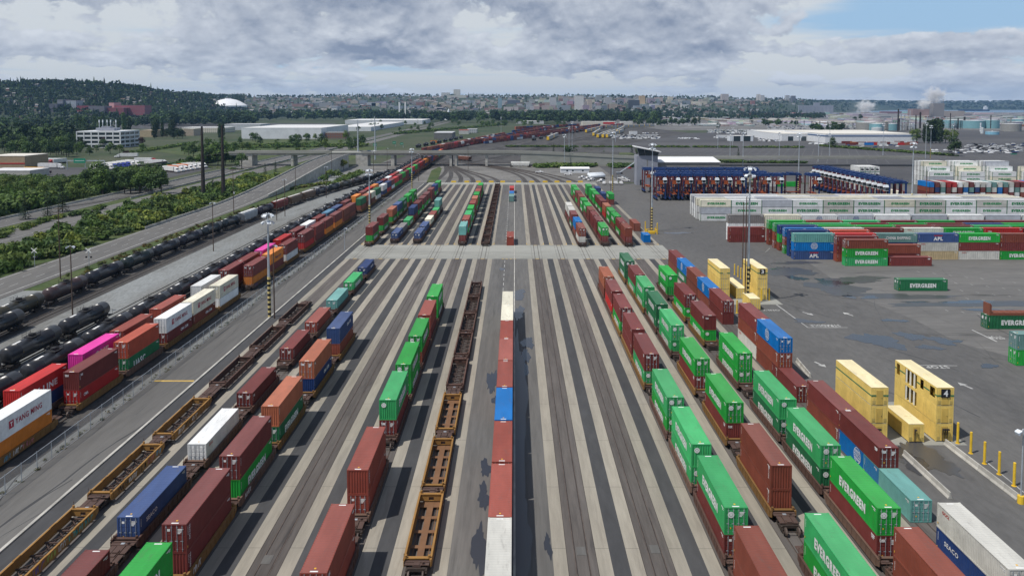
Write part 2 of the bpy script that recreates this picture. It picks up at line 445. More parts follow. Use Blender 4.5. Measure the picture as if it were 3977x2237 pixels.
# ------------------------------------------------------------------ rail cars
BROWN = (.105, .058, .045, 1); BROWN2 = (.14, .085, .062, 1); YELL = (.29, .155, .046, 1); DKY = (.20, .108, .036, 1)
def bogie_mesh():
    def make():
        m = MB()
        for s in (-1, 1):
            m.box(*sorted((s*.92, s*1.06)), -1.25, 1.25, .42, .62); m.box(*sorted((s*.90, s*1.08)), -.42, .42, .30, .78)
            for y in (-.88, .88): m.box(*sorted((s*.93, s*1.05)), y-.2, y+.2, .3, .62)
        m.box(-.92, .92, -.22, .22, .5, .82)
        for y in (-.88, .88): m.cyl((-.9, y, .46), (.9, y, .46), .07, n=6)
        return m.mesh('bogie', ['rusty_steel'])
    return cached('bogie', make)
def wheel_mesh():
    def make():
        m = MB(); m.cyl((-.06, 0, 0), (.06, 0, 0), .45, n=14); m.cyl((.06, 0, 0), (.09, 0, 0), .36, n=14); m.cyl((-.09, 0, 0), (-.06, 0, 0), .49, .49, n=14)
        return m.mesh('wheel', ['wheel_steel'])
    return cached('wheel', make)
plain_mat('wheel_steel', (.13, .10, .085, 1), .45, .3)
def add_bogie(root, y, near):
    b = obj('bogie', bogie_mesh(), root, (0, y, 0), color=(.055, .042, .036, 1))
    if near:
        for sx in (-1, 1):
            for dy in (-.88, .88): obj('wheel', wheel_mesh(), b, (sx*.74, dy, .46), (0, 0, 0 if sx > 0 else math.pi))
def well_parts(L, style):
    """half lengths: well 6.45 inside, platforms out to L/2"""
    wi, hw, top = 6.5, 1.47, 1.34
    def sill(s):
        m = MB()
        x0, x1 = sorted((s*(hw-.11), s*(hw-.05)))
        m.add([(s*(hw-.06), -wi-.75, .62), (s*(hw-.06), -wi, .34), (s*(hw-.06), wi, .34), (s*(hw-.06), wi+.75, .62), (s*(hw-.06), wi+.75, top-.12), (s*(hw-.06), -wi-.75, top-.12),
               (s*(hw-.12), -wi-.75, .62), (s*(hw-.12), -wi, .34), (s*(hw-.12), wi, .34), (s*(hw-.12), wi+.75, .62), (s*(hw-.12), wi+.75, top-.12), (s*(hw-.12), -wi-.75, top-.12)],
              [(0,1,2,3,4,5), (6,7,8,9,10,11), (0,1,7,6), (1,2,8,7), (2,3,9,8), (3,4,10,9), (4,5,11,10), (5,0,6,11)])
        m.box(*sorted((s*(hw-.22), s*hw)), -wi-.6, wi+.6, top-.12, top)
        m.box(*sorted((s*(hw-.26), s*(hw-.03))), -wi, wi, .26, .34)
        n = 11
        for k in range(n+1):
            y = -wi+2*wi*k/n
            m.box(*sorted((s*(hw-.058), s*(hw-.005))), y-.05, y+.05, .34, top-.12)
        if style == 'y':
            for y in (-3.4, 2.9): m.box(*sorted((s*(hw-.2), s*(hw-.0))), y-.55, y+.55, top-.004, top+.05)
        return m.mesh('side_wall', ['rusty_steel'])
    def bulk(s):
        m = MB(); y0, y1 = sorted((s*(wi+.02), s*(wi+.1)))
        m.box(-hw+.12, -.3, y0, y1, .45, top-.1); m.box(.3, hw-.12, y0, y1, .45, top-.1); m.box(-.3, .3, y0, y1, .95, top-.1); m.box(-.3, .3, y0, y1, .45, .55)
        m.box(-hw+.12, hw-.12, *sorted((s*(wi-.05), s*(wi+.35))), top-.1, top-.02)
        for x in (-1.2, 1.2): m.cyl((x, s*(wi+.25), top-.05), (x, s*(wi+.25), top+.28), .14, n=8)
        return m.mesh('bulkhead', ['rusty_steel'])
    def floor():
        m = MB()
        if style == 'y2':
            m.box(-.36, .36, -wi, wi, .30, .36)
            for y in (-5.9, -3.0, 0, 3.0, 5.9): m.box(-1.3, 1.3, y-.28 if abs(y) < 5 else y-.6, y+.28 if abs(y) < 5 else y+.6, .28, .345)
            for x in (-.85, .85): m.box(x-.03, x+.03, -wi, wi, .24, .3)
        else:
            for y in (-6.2, -3.7, -1.25, 1.25, 3.7, 6.2): m.box(-1.3, 1.3, y-.13, y+.13, .27, .38)
            for k in range(5):
                y = -6.2+2.48*k
                m.obox((-1.2, y, .3), (1.2, y+2.48, .3), .1, .09); m.obox((1.2, y, .3), (-1.2, y+2.48, .3), .1, .09)
            for x in (-.45, .45): m.box(x-.03, x+.03, -wi, wi, .22, .27)
        return m.mesh('floor_frame', ['rusty_steel'])
    def plat(s):
        m = MB(); e = L/2-.12; a = wi+.35
        f = lambda p, q: sorted((s*p, s*q))
        m.box(-.42, .42, *f(wi+.1, e), .62, 1.02)
        m.box(-1.32, 1.32, *f(a, a+.3), .85, 1.12); m.box(-1.25, 1.25, *f(a+.3, min(a+.75, e)), 1.0, 1.06)
        if e-a > .95:
            m.box(-1.05, -.5, *f(a+.75, e), .9, 1.0); m.box(.5, 1.05, *f(a+.75, e), .9, 1.0)
        m.box(-.30, .30, *f(e-.5, e-.02), 1.02, 1.12)
        m.cyl((-1.36, s*(a+.2), .6), (-1.36, s*(a+.2), 1.95), .025, n=5); m.cyl((-1.22, s*(a+.2), 1.9), (-1.36, s*(a+.2), 1.9), .02, n=5)
        m.cyl((.62, s*(a+.55), 1.06), (.62, s*(a+.55), 1.3), .13, n=8)
        m.box(-.2, .2, *f(a+.32, a+.62), 1.06, 1.10, 1)
        return m.mesh('end_platform', ['rusty_steel', 'galvanised'])
    return (cached(('ws', style, -1), lambda: sill(-1)), cached(('ws', style, 1), lambda: sill(1)), cached(('wb', -1), lambda: bulk(-1)), cached(('wb', 1), lambda: bulk(1)),
            cached(('wf', style), floor), cached(('wp', L, -1), lambda: plat(-1)), cached(('wp', L, 1), lambda: plat(1)))
def graffiti(root, side, seed, colors):
    """sprayed tags on a side wall: wobbly strokes in a few colours"""
    r = random.Random(seed); m = MB(); mats = []
    y = -5.2
    for k, c in enumerate(colors):
        nm = 'spray_%s' % c[0]
        if nm not in MATS: plain_mat(nm, c[1], .6, .25)
        mats.append(nm)
        for _ in range(r.randint(4, 6)):
            z0, z1 = .42+r.random()*.12, 1.02+r.random()*.15; w = .10+.08*r.random(); sl = r.uniform(-.25, .35)
            pts = [(y, z0), (y+sl, z1), (y+sl+w+.25*r.random(), z1-.05), (y+w+.1, z0+.03)]
            if r.random() < .6: pts = [(y, z0), (y+sl, z1), (y+sl+.35, z1), (y+sl+.33, z1-.16), (y+sl*.6+.16, z1-.2), (y+.16, z0)]
            s = 1 if side > 0 else -1
            m.add([(side*1.4165, s*p[0], p[1]) for p in pts], [tuple(range(len(pts)))], k)
            y += .30+.2*r.random()
        y += .35
        if y > 5: break
    return obj('graffiti', m.mesh('graffiti', mats), root)
NWELL = 0
def well_car(x, y, L, style, label, group, near, colr, first=False, graf=None, det=None):
    L = round(L*5)/5
    det = near if det is None else det
    rt = thing('well_car', label, 'well car', (x, y, 0), 0, group)
    p = well_parts(L, style); f = .85+.3*R.random(); c = tuple(v*f for v in colr[:3])+(1,); dk = tuple(v*.5 for v in c[:3])+(1,)
    yl = style[0] == 'y'
    obj('side_wall', p[0], rt, color=c); obj('side_wall', p[1], rt, color=c)
    obj('bulkhead', p[2], rt, color=c); obj('bulkhead', p[3], rt, color=c)
    obj('floor_frame', p[4], rt, color=(.20, .105, .055, 1) if style == 'y2' else (.075, .05, .042, 1))
    ec = (.095, .06, .05, 1)
    obj('end_platform', p[5], rt, color=ec); obj('end_platform', p[6], rt, color=ec)
    add_bogie(rt, -L/2+.15, near)
    if first: add_bogie(rt, L/2-.15, near)
    if graf: graffiti(rt, 1, graf[0], graf[1])
    return rt
# ---- tank cars
def tank_meshes():
    def tank():
        m = MB(); r, hl, z = 1.52, 7.55, 2.72
        prof = [(-hl-.52, .02), (-hl-.47, .55), (-hl-.30, 1.1), (-hl-.05, 1.43), (-hl+.12, r), (-hl*.66, r), (-hl*.66, r+.015), (-hl*.66+.08, r+.015), (-hl*.66+.08, r), (0, r-.0), (hl*.66, r), (hl*.66, r+.015), (hl*.66+.08, r+.015), (hl*.66+.08, r), (hl-.12, r), (hl+.05, 1.43), (hl+.30, 1.1), (hl+.47, .55), (hl+.52, .02)]
        m.lathe(prof, 'y', 28, 0, (0, 0, z))
        vs, fs = [], []
        for i in range(4):
            a = rad(82+i*5.3)
            for y in (-5.6, -3.3): vs.append(((r+.008)*math.cos(a), y, z+(r+.008)*math.sin(a)))
        m.add(vs, [(2*i, 2*i+1, 2*i+3, 2*i+2) for i in range(3)], 1)
        for s in (-1, 1):
            for y in (-4.8, 0.8, 4.6): m.add([(s*(r+.006), y, z-.1), (s*(r+.006), y+.14, z-.1), (s*(r*.93+.01), y+.14, z+.5), (s*(r*.93+.01), y, z+.5)], [(0, 1, 2, 3)], 2)
        return m.mesh('tank', ['tank_paint', 'letter_white', 'placard_yellow'], True)
    def man():
        m = MB(); z = 2.72+1.52
        m.cyl((0, 0, z-.1), (0, 0, z+.42), .5, n=14); m.cyl((0, 0, z+.42), (0, 0, z+.52), .56, .4, n=14); m.cyl((0, .85, z-.1), (0, .85, z+.3), .3, n=10)
        m.box(-.95, .95, -1.35, -.62, z-.02, z+.04); m.box(-.95, .95, .62, 1.35, z-.02, z+.04)
        m.box(-.98, -.62, -.62, .62, z-.06, z); m.box(.62, .98, -.62, .62, z-.06, z)
        for sx in (-1, 1):
            for y in (-1.3, 0, 1.3): m.cyl((sx*.95, y, z-.3), (sx*.95, y, z+.75), .03, n=5)
            for zz in (.4, .75): m.obox((sx*.95, -1.3, z+zz), (sx*.95, 1.3, z+zz), .045, .045)
            m.obox((sx*1.25, -.2, z-.3), (sx*1.62, -.2, z-2.6), .05, .05); m.obox((sx*1.25, .2, z-.3), (sx*1.62, .2, z-2.6), .05, .05)
        return m.mesh('manway', ['rusty_steel'])
    def frame():
        m = MB()
        m.box(-.3, .3, -8.9, 8.9, .85, 1.2)
        for s in (-1, 1):
            m.box(-1.45, 1.45, *sorted((s*7.5, s*8.7)), 1.06, 1.2); m.box(-1.2, 1.2, *sorted((s*5.6, s*6.6)), .95, 1.5)
            for x in (-1.4, 1.4): m.obox((x, s*8.65, 1.2), (x, s*8.65, 2.2), .04, .04)
            m.obox((-1.4, s*8.65, 2.2), (1.4, s*8.65, 2.2), .04, .04); m.box(-.12, .12, *sorted((s*8.9, s*9.25)), .85, 1.1)
        m.box(-1.25, -1.1, -5.6, 5.6, .8, .95); m.box(1.1, 1.25, -5.6, 5.6, .8, .95)
        return m.mesh('underframe', ['rusty_steel'])
    return cached('tk', tank), cached('mw', man), cached('uf', frame)
def tank_car(x, y, rz, label, group, near, colr):
    t, mw, uf = tank_meshes()
    rt = thing('tank_car', label, 'tank car', (x, y, 0), rz, group)
    obj('tank', t, rt, color=colr); obj('manway', mw, rt, color=(.03, .03, .032, 1)); obj('underframe', uf, rt, color=(.03, .027, .026, 1))
    add_bogie(rt, -6.2, near); add_bogie(rt, 6.2, near)
    return rt
def hopper_car(x, y, rz, label, group, colr, L=17.0):
    rt = thing('hopper_car', label, 'hopper car', (x, y, 0), rz, group); hl = L/2
    def body():
        m = MB()
        sec = [(-1.5, 1.35), (-1.56, 2.2), (-1.56, 3.5), (-1.25, 4.25), (1.25, 4.25), (1.56, 3.5), (1.56, 2.2), (1.5, 1.35)]
        ys = [(-hl+1.2, 1), (hl-1.2, 1)]
        n = len(sec)
        m.add([(px, -hl+1.3+(.0 if pz > 2.3 else .9), pz) for px, pz in sec]+[(px, hl-1.3-(.0 if pz > 2.3 else .9), pz) for px, pz in sec],
              [tuple(range(n)), tuple(range(n, 2*n))]+[(i, (i+1) % n, n+(i+1) % n, n+i) for i in range(n)])
        for k in range(12):
            y = -hl+1.8+k*(L-3.6)/11
            for s in (-1, 1): m.box(*sorted((s*1.55, s*1.63)), y-.05, y+.05, 1.6, 3.5)
        for y in (-4.2, 0, 4.2): m.add([(-1.0, y-1.7, 1.36), (1.0, y-1.7, 1.36), (1.0, y+1.7, 1.36), (-1.0, y+1.7, 1.36), (-.3, y-.4, .5), (.3, y-.4, .5), (.3, y+.4, .5), (-.3, y+.4, .5)], [(0,1,5,4), (1,2,6,5), (2,3,7,6), (3,0,4,7), (4,5,6,7)])
        return m.mesh('hopper_body', ['paint'])
    obj('body', cached(('hop', L), body), rt, color=colr)
    def walk():
        m = MB(); m.box(-.35, .35, -hl+1.2, hl-1.2, 4.26, 4.36)
        for k in range(8): m.box(-.45, .45, -hl+2+k*1.85, -hl+3.1+k*1.85, 4.36, 4.42)
        return m.mesh('roof_hatch_row', ['letter_white'])
    obj('roof_hatches', cached(('hopw', L), walk), rt)
    def fr():
        m = MB(); m.box(-.3, .3, -hl, hl, .85, 1.2)
        for s in (-1, 1):
            m.box(-1.45, 1.45, *sorted((s*(hl-1.2), s*hl)), 1.06, 1.2)
            for x in (-1.3, 1.3): m.obox((x, s*(hl-.2), 1.2), (x, s*(hl-1.2), 3.4), .08, .08)
        return m.mesh('underframe', ['rusty_steel'])
    obj('underframe', cached(('hopf', L), fr), rt, color=(.05, .04, .035, 1))
    add_bogie(rt, -hl+1.7, False); add_bogie(rt, hl-1.7, False)
    return rt
# ------------------------------------------------------------------ loaded trains and rows
FLOOR = .40
def stack_top(codes): return FLOOR+sum(HC for _ in codes)
def parse(spec):
    """'m/g:E' -> top/bottom, returned bottom first as (code, logo)"""
    out = []
    for p in spec.split('/'):
        a = p.split(':'); out.append((a[0], a[1] if len(a) > 1 else ''))
    return out[::-1]
TIER = {1: ['single'], 2: ['lower', 'upper'], 3: ['lowest', 'middle', 'topmost']}
def row_of_stacks(X, rows, where, group, ground=False, wells=None, H=HC, back=False, start=0, pitch_end=15.2, door=None):
    """rows: (front y in the photo or None to continue at the pitch, spec). wells: style, colour, label"""
    ys = []
    for i, (py, spec) in enumerate(rows):
        st = parse(spec); z0 = 0.0 if ground else FLOOR; zt = z0+H*len(st)
        if py is None: yf = ys[-1][0]+pitch_end
        elif py < 0: yf = -py
        else: yf = yrow(py, zt)
        ys.append((yf, st))
    for i, (yf, st) in enumerate(ys):
        n = i+1+start
        for k, (code, lg) in enumerate(st):
            tier = TIER[len(st)][k]
            w = PAL[code][0]; lw = LOGOWORD.get(lg[:1], '')
            if tier == 'single': lab = f'{w} container{lw}, {ORD[n-1]} single load, {where}'
            else: lab = f'{w} container, {tier} in {ORD[n-1]} stack, {where}'
            container(X, yf+6.1, (0 if ground else FLOOR)+k*H, code, lg, H=H, label=lab, group=group, hidden=(len(st) > 1 and k == 0), door=door)
    if wells:
        style, colr, wl, wgrp = wells
        for i, (yf, st) in enumerate(ys):
            a = yf+6.1
            lo = a-7.7 if i == 0 else max(a-9.2, (a+ys[i-1][0]+6.1)/2)
            hi = a+7.7 if i == len(ys)-1 else min(a+9.2, (a+ys[i+1][0]+6.1)/2)
            half = max(7.3, min(a-lo, hi-a) if i not in (0, len(ys)-1) else (hi-a if i == 0 else a-lo))
            cc = colr[i % len(colr)] if isinstance(colr, list) else colr
            gr = None
            if wgrp and 'graf' in wgrp and i in wgrp['graf']: gr = wgrp['graf'][i]
            well_car(X, a, 2*half, style, f'{"ochre" if cc in (YELL, DKY) else "rusty brown"} well car under {ORD[i+start]} load, {wl}', 'loaded well cars', math.hypot(X, a) < 150, cc, first=(i == len(ys)-1), graf=gr)
    return ys
GRP = 'shipping containers on trains and in the yard'
TT, T_E = 'tx', 0
# tracks of the loading yard
XT = dict(a=-49.7, b=-41.75, c=-33.8, d=-25.8, e=-17.9, f=-9.95, h1=7.12, h2=15.03, i=22.96, j=30.85, k=38.7, l=46.6)
def train(X, rows, where, colr, style='b', graf=None, **kw):
    return row_of_stacks(X, rows, where, GRP, wells=(style, colr, where, {'graf': graf} if graf else {}), **kw)
TEAL = ('teal', (.05, .33, .30, 1)); BLK = ('black', (.02, .02, .025, 1)); PUR = ('purple', (.12, .08, .25, 1)); CYA = ('cyan', (.10, .30, .42, 1)); PNK = ('pink', (.45, .14, .16, 1)); WHT = ('pale', (.6, .6, .58, 1)); LIM = ('lime', (.32, .42, .08, 1))
# --- near half, west to east
train(XT['b'], [(-(yrow(2136, 3.3)-12.2), 'm'), (2010.5, 's:S'), (1725.6, 'w:O'), (1527.8, 'm:X'), (1355, 'm:T'), (1253, 'k:X'), (1166.7, 't'), (1097, 'l:E'), (1040.5, 'n:M')],
      'single-stack train in the front bays', [BROWN, BROWN, BROWN2])
train(XT['c'], [(-(yrow(2107, 6.19)-12.2), 'g:E/g:E'), (2038, 'm:T/m:T'), (1772.7, 'm/g:E'), (1578.8, 'o/d:E'), (1403.8, 'o:X/n:M'), (1276.6, 's:M/b')],
      'double-stack train next to single stacks', [DKY, DKY, BROWN2, DKY], graf={2: (5, [WHT, BLK]), 1: (9, [WHT])})
train(XT['e'], [(2226, 'k:X/k'), (1826, 'k:T/k'), (1553.7, 'l:E/m:X'), (1416, 'g:E/g:E'), (1306, 'g:E/b'), (1224, 'k:X/m'), (1152, 'g:E/g:E')],
      'double-stack train beside ochre empty wells', [BROWN, BROWN2])
train(XT['i'], [(-(yrow(2038, 6.19)-12.2), 'b:T/b:T'), (1969, 'l:E/m'), (1724, 'l:E/l:E'), (1542, 'l:E/g:E'), (1374.7, 'm:X/l:E'), (1279, 'm/m'), (1195.8, 'm/g:E'), (1131, 'm/r'), (1074.6, 'o/b')],
      'first train past the empty tracks', [BROWN, BROWN, BROWN2, BROWN, DKY, DKY, DKY], graf={1: (3, [WHT, BLK]), 2: (4, [WHT]), 3: (8, [WHT, BLK])})
train(XT['j'], [(-(yrow(1988.5, 6.19)-12.2), 'l:E/g:E'), (1806, 'b:T/b:T'), (1563, 'g:E/m:X'), (1392.8, 'g:E/m:X'), (1263, 'l:E/l:E'), (1182, 'd:E/d:E'), (1115, 'l:E/l:E'), (1066.8, 'm/l:E'), (1013.7, 'd:E/d:E')],
      'second train past the empty tracks', [BROWN, DKY, DKY, DKY, BROWN])
train(XT['k'], [(-(yrow(2042, 6.19)-12.2), 'b:X/b:X'), (1971, 'g:E/m:X'), (1728, 'l:E/d:E'), (1549.8, 'l:E/d:E'), (1370.8, 'g:E/g:E'), (1225.6, 'm:X/g:E'), (1144.5, 'm/g:E'), (1068.8, 'g:E/g:E')],
      'double-stack train beside the ground row', [BROWN, BROWN2, BROWN, BROWN, BROWN, DKY, DKY])
gr = [(-(yrow(1947.7, 5.18)-12.2), 'j:O/n:S'), (1940, 't'), (1737, 'm:X/c:C'), (1593, 'm/b:T'), (1500, 'm'), (1312, 'c:C/b:T/b:T'), (1238, 'm:X/b:T/j:O'),
      (1167.8, 'm/m'), (1119, 'c:C/b'), (1074.6, 'b/b'), (1035.8, 'c:C/d:E'), (1001, 'm/b')]
row_of_stacks(XT['l'], gr, 'ground row beside cream gate stacks', GRP, ground=True, H=STD)
row_of_stacks(-1.5, [(-(yrow(2006.6, 5.18)-12.3), 'j/y'), (2006.6, 'k/k'), (1792.3, 'k/k'), (1629.8, 'c/n'), (1501.9, 'k/k'), (1398.3, 'k/m'), (1314.3, 'k/m'), (1243.6, 'y/k'), (1184, 'y/w')],
      'ground row on the central asphalt', GRP, ground=True, H=STD)
# --- far half, beyond the cross road
F1 = 'beyond the cross road'
train(XT['a'], [(882, 'm/g:E'), (846, 'm/g:E'), (815, 'o/g:E'), (795.6, 's:M/g:E'), (780, 'd:E/d:E'), (761, 'g:E/b'), (745, 'g:E/g:E')], 'kerb-side train beyond the cross road', [DKY, BROWN2])
train(XT['b'], [(905.7, 's:M'), (884, 'q'), (857, 'l:E'), (808.5, 'n:M/m'), (790, 'm/g:E'), (770.6, 'm/g:E'), (754.8, 'm/g:E'), (737, 'm/m'), (721.6, 'n/g:E'), (709, 'g/b')], 'second far train from the kerb', [BROWN, BROWN2])
train(XT['c'], [(905.7, 's:M'), (878.6, 's'), (853, 'y'), (834, 'k'), (816.5, 'l:E'), (779.6, 't/q')], 'third far train from the kerb', [BROWN2, BROWN])
train(XT['e'], [(880.5, 't/m'), (853, 'k/g:E'), (834, 'l:E/g:E'), (810.6, 'g:E/g:E'), (791, 'k/b'), (772, 'o/g:E'), (756, 'g:E/g'), (743, 'k/b'), (731, 'm/g'), (719, 'g/g')], 'far train beside brown empty wells', [BROWN])
train(XT['i'], [(886, 'b/j'), (861, 'c/b'), (834, 'm/d:E'), (816, 'j/m'), (799, 'j/m')], 'first far train past empty tracks', [BROWN])
train(XT['j'], [(883, 'g:E/m:X'), (857, 'm/m'), (836, 'm/m'), (816.5, 'b/m'), (799, 'g:E/m'), (779.6, 'g:E/g:E'), (764, 'b/b'), (750.5, 'm/g'), (737.7, 'g:E/b'), (726, 'g/g')], 'second far train past empty tracks', [BROWN])
train(XT['k'], [(886, 'b/m'), (863, 'm/g:E'), (840, 'g:E/b'), (820, 'g:E/g:E'), (801, 'o/r'), (781.5, 'm/g:E'), (768, 'm/g:E'), (754, 'g:E/g'), (741, 'g/g'), (723, 'g/g')], 'third far train past empty tracks', [BROWN])
# loose containers on the ground
def lone(px, py, X, codes, label, L=12.19, rz=0, H=HC, zbase=0):
    y = spot(px, py).y
    for k, c in enumerate(codes):
        code, lg = (c.split(':')+[''])[:2]
        container(X, y+L/2, zbase+k*H, code, lg, L=L, H=H, label=f'{PAL[code][0]} container {label[k] if isinstance(label, list) else label}', group=GRP)
lone(1982, 953.6, -1.45, ['k'], 'standing alone on the central asphalt beside the cross road')
lone(1988, 784, -1.45, ['u'], 'in front of a blue one on the central asphalt', H=STD, L=12.19)
lone(1988, 771, -1.45, ['c'], 'tucked behind the grey teal one on the central asphalt', H=STD)
lone(1990, 751.6, -1.45, ['r'], 'standing at the far end of the central asphalt')
lone(2474, 898, XT['l'], ['b'], 'alone on the outer track beyond the striped mast foot')
lone(2514, 941.5, XT['l']-.4, ['c'], 'short, alone on the outer track just beyond the cross road', L=6.06, H=STD)
lone(2368, 796, XT['l'], ['m', 'g:E'], ['under a green one at the bend of the outer track', 'stacked on a maroon one at the outer track'], H=STD)
lone(2350, 775, XT['l']-1, ['n'], 'behind the green and maroon pair on the outer track')
lone(2340, 752, XT['l']-1, ['n'], 'furthest along the outer track by the white trucks')
# --- trains beyond the chain-link fence
c2 = [(-(yrow(1513.6, 6.19)-12.2), 'w:Y/a'), (1447.7, 'm:X/r:m'), (1331.6, 'h/d:U'), (1239, 'w:Y/m:M'), (1174.6, 'y:Y/b:M'), (1111.5, 'y:Y/w:n'), (1033, 'm:X/a:H'), (990, 'a:H/m'), (952, 'm/w:m'),
      (909.6, 'm/r'), (882, 'm/m'), (859, 'm/a:H'), (836, 'm/a:H'), (816, 'b/b'), (801, 'm/b'), (774, 'd:U/b'), (761, 'o/m'), (750.5, 'y/b'), (737, 'd/w'), (721, 'w/n'), (710, 'n/r'), (702, 'm/w')]
mix = R.choice
for k in range(20): c2.append((None, mix('mmbrkowgna')+'/'+mix('mmbrwgn')))
train(-69.1, c2, 'stacked train along the chain-link fence', [DKY, DKY, BROWN2, DKY], graf={0: (2, [CYA, WHT, PNK]), 6: (6, [PUR])})
c1 = [(1520, 'r:K/n'), (1378.6, 'p:N/q'), (1288, 'k/b'), (1202, 'k/m'), (1112, 'w:n/m'), (1051, 'm/b'), (1012.5, 'm/b'), (973.7, 'p:N/m'), (933, 'r/m'), (900, 'm/b'), (874.7, 'w/b'), (849.5, 'm/b'), (828, 'z/m'), (808.7, 's/b'), (787, 'm/m'), (764, 'a:H/b'), (748, 'm/b'), (735, 'r/m')]
for k in range(14): c1.append((None, mix('mmbrkowna')+'/'+mix('mmbrwn')))
train(-73.3, c1, 'stacked train behind the fence-side one', [BROWN2, DKY])
# --- empty well cars
def empties(X, spans, where, near_d=190):
    for i, (y0, y1, style, colr, graf) in enumerate(spans):
        nm = 'ochre' if colr == YELL else 'rusty brown'
        ex = '' if not graf else ', sprayed with graffiti'
        well_car(X, (y0+y1)/2, y1-y0, style, f'empty {nm} well car{ex}, {ORD[i]} along {where}', 'empty well cars', math.hypot(X, y0) < near_d, colr, first=(i == len(spans)-1), graf=graf)
def yz(py): return yrow(py, 1.0)
pa = [yz(v) for v in (2330, 1938, 1722, 1532, 1362, 1264, 1170)]
sp = [(pa[i], pa[i+1]) for i in range(6)]
empties(XT['a'], [(sp[0][0], sp[0][1], 'y', YELL, (1, [PUR, LIM, WHT, TEAL, TEAL, WHT])), (sp[1][0], sp[1][1], 'y', YELL, (12, [BLK, WHT, BLK, PNK, CYA, CYA, LIM])), (sp[2][0], sp[2][1], 'y', YELL, (13, [WHT, BLK, WHT])),
                  (sp[3][0], sp[3][1], 'b', BROWN, None), (sp[4][0], sp[4][1], 'b', BROWN, None), (sp[5][0], sp[5][1], 'b', BROWN, None)], 'empty row by the kerb')
pf = [yz(v) for v in (2200, 1908, 1698, 1517, 1385, 1293, 1218, 1152, 1098)]
empties(XT['f'], [(pf[i], pf[i+1], 'y2' if i < 3 else 'b', YELL if i < 3 else BROWN, None) for i in range(8)], 'the empty row left of the central asphalt'.replace('left of', 'beside'))
pf = [yz(945)+15.4*k for k in range(14)]
empties(XT['f'], [(pf[i], pf[i+1], 'b', BROWN, None) for i in range(13)], 'the empty brown row beyond the cross road')
# --- tank cars and hoppers
TBLK = (.022, .023, .027, 1)
def tank_row(X, y0, n, pitch, where, curve=None, colors=None, skip=()):
    for i in range(n):
        y = y0+pitch*i; x = X; rz = 0
        if curve: x = X+curve(y); rz = -math.atan((curve(y+2)-curve(y-2))/4)
        c = (colors or {}).get(i, TBLK); f = .8+.5*R.random()
        c = tuple(v*f for v in c[:3])+(1,)
        if i in skip: continue
        nm = 'brown' if c[0] > c[2]*1.3 and c[0] > .04 else ('grey' if c[0] > .08 else 'black')
        tank_car(x, y, rz, f'{nm} tank car, {ORD[i]} along {where}', 'tank cars', y < 260, c)
TBR = (.06, .045, .038, 1); TGR = (.16, .17, .185, 1)
tank_row(-82.0, yrow(1500, 3)-4, 30, 18.55, 'the tank train beside the stacked trains', colors={14: (.05, .05, .055, 1)})
tank_row(-77.6, 420, 15, 18.55, 'the shorter tank train behind the far stacked loads')
curA = lambda y: 0 if y < 270 else (y-270)**2*.00040
def rowA():
    y = yrow(1188, 3)
    seq = 'tttttttHthhtttttttt'
    for i, k in enumerate('BBttttttHtRhhttBBttt'):
        x = -111.0+curA(y); rz = -math.atan((curA(y+2)-curA(y-2))/4)
        if k in 'tB':
            c = TBR if k == 'B' else TBLK
            tank_car(x, y, rz, f'{"brownish" if k == "B" else "black"} tank car, {ORD[i]} along the mixed train by the public road', 'tank cars', y < 230, tuple(v*(.8+.5*R.random()) for v in c[:3])+(1,))
        else:
            c, w = {'H': ((.40, .42, .43, 1), 'pale grey'), 'R': ((.22, .045, .035, 1), 'dark red'), 'h': ((.17, .115, .08, 1), 'brown')}[k]
            hopper_car(x, y, rz, f'{w} covered hopper car, {ORD[i]} along the mixed train by the public road', 'hopper cars', c)
        y += 18.55
rowA()
tank_row(-106.4, yrow(1215, 3)-27.5, 2, 18.55, 'the short cut of tank cars by the mixed train')
tank_row(-91.3, yrow(1262, 3)-30.5, 3, 18.55, 'the cut of tank cars on the gravel service track')
# ------------------------------------------------------------------ ground, tracks and pavements
A_COL = (.118, .114, .109, 1)
ground_mat('soil', (.034, .056, .020, 1), (.070, .078, .042, 1), big=.012, fine=.35, fine_amt=.3)
ground_mat('yard_asphalt', (.100, .098, .096, 1), (.126, .123, .118, 1), big=.035, fine=.9, stretch=(1, .35, 1), stain=.35, fine_amt=.14)
ground_mat('stack_asphalt', (.125, .122, .117, 1), (.165, .160, .152, 1), big=.03, fine=.8, stretch=(.22, 1.3, 1), stain=.85, stain_col=(.028, .029, .028, 1), fine_amt=.16)
ground_mat('dark_asphalt', (.052, .053, .056, 1), (.072, .072, .074, 1), big=.05, fine=.9, stretch=(1, .2, 1), stain=.35, fine_amt=.14)
ground_mat('bay_asphalt', (.105, .102, .098, 1), (.150, .144, .135, 1), big=.05, fine=.8, stretch=(1.6, .10, 1), stain=.45, fine_amt=.16)
ground_mat('track_slab', (.088, .078, .072, 1), (.130, .117, .108, 1), big=.07, fine=.8, stretch=(1.5, .12, 1), stain=.6, fine_amt=.2)
ground_mat('concrete', (.255, .235, .195, 1), (.345, .315, .262, 1), big=.06, fine=.9, stretch=(1.4, .13, 1), joint=13.7, stain=.55, stain_col=(.15, .13, .108, 1), fine_amt=.13)
ground_mat('pale_concrete', (.25, .25, .225, 1), (.33, .33, .30, 1), big=.06, fine=.6, stretch=(.3, 1, 1), stain=.35, stain_col=(.16, .155, .14, 1), fine_amt=.1)
ground_mat('road_asphalt', (.112, .109, .104, 1), (.150, .145, .137, 1), big=.03, fine=.7, stretch=(1.5, .15, 1), stain=.5, fine_amt=.12)
ground_mat('gravel', (.245, .26, .26, 1), (.165, .165, .155, 1), big=.03, fine=1.3, stretch=(1.6, .35, 1), stain=.6, stain_col=(.06, .057, .055, 1), fine_amt=.25)
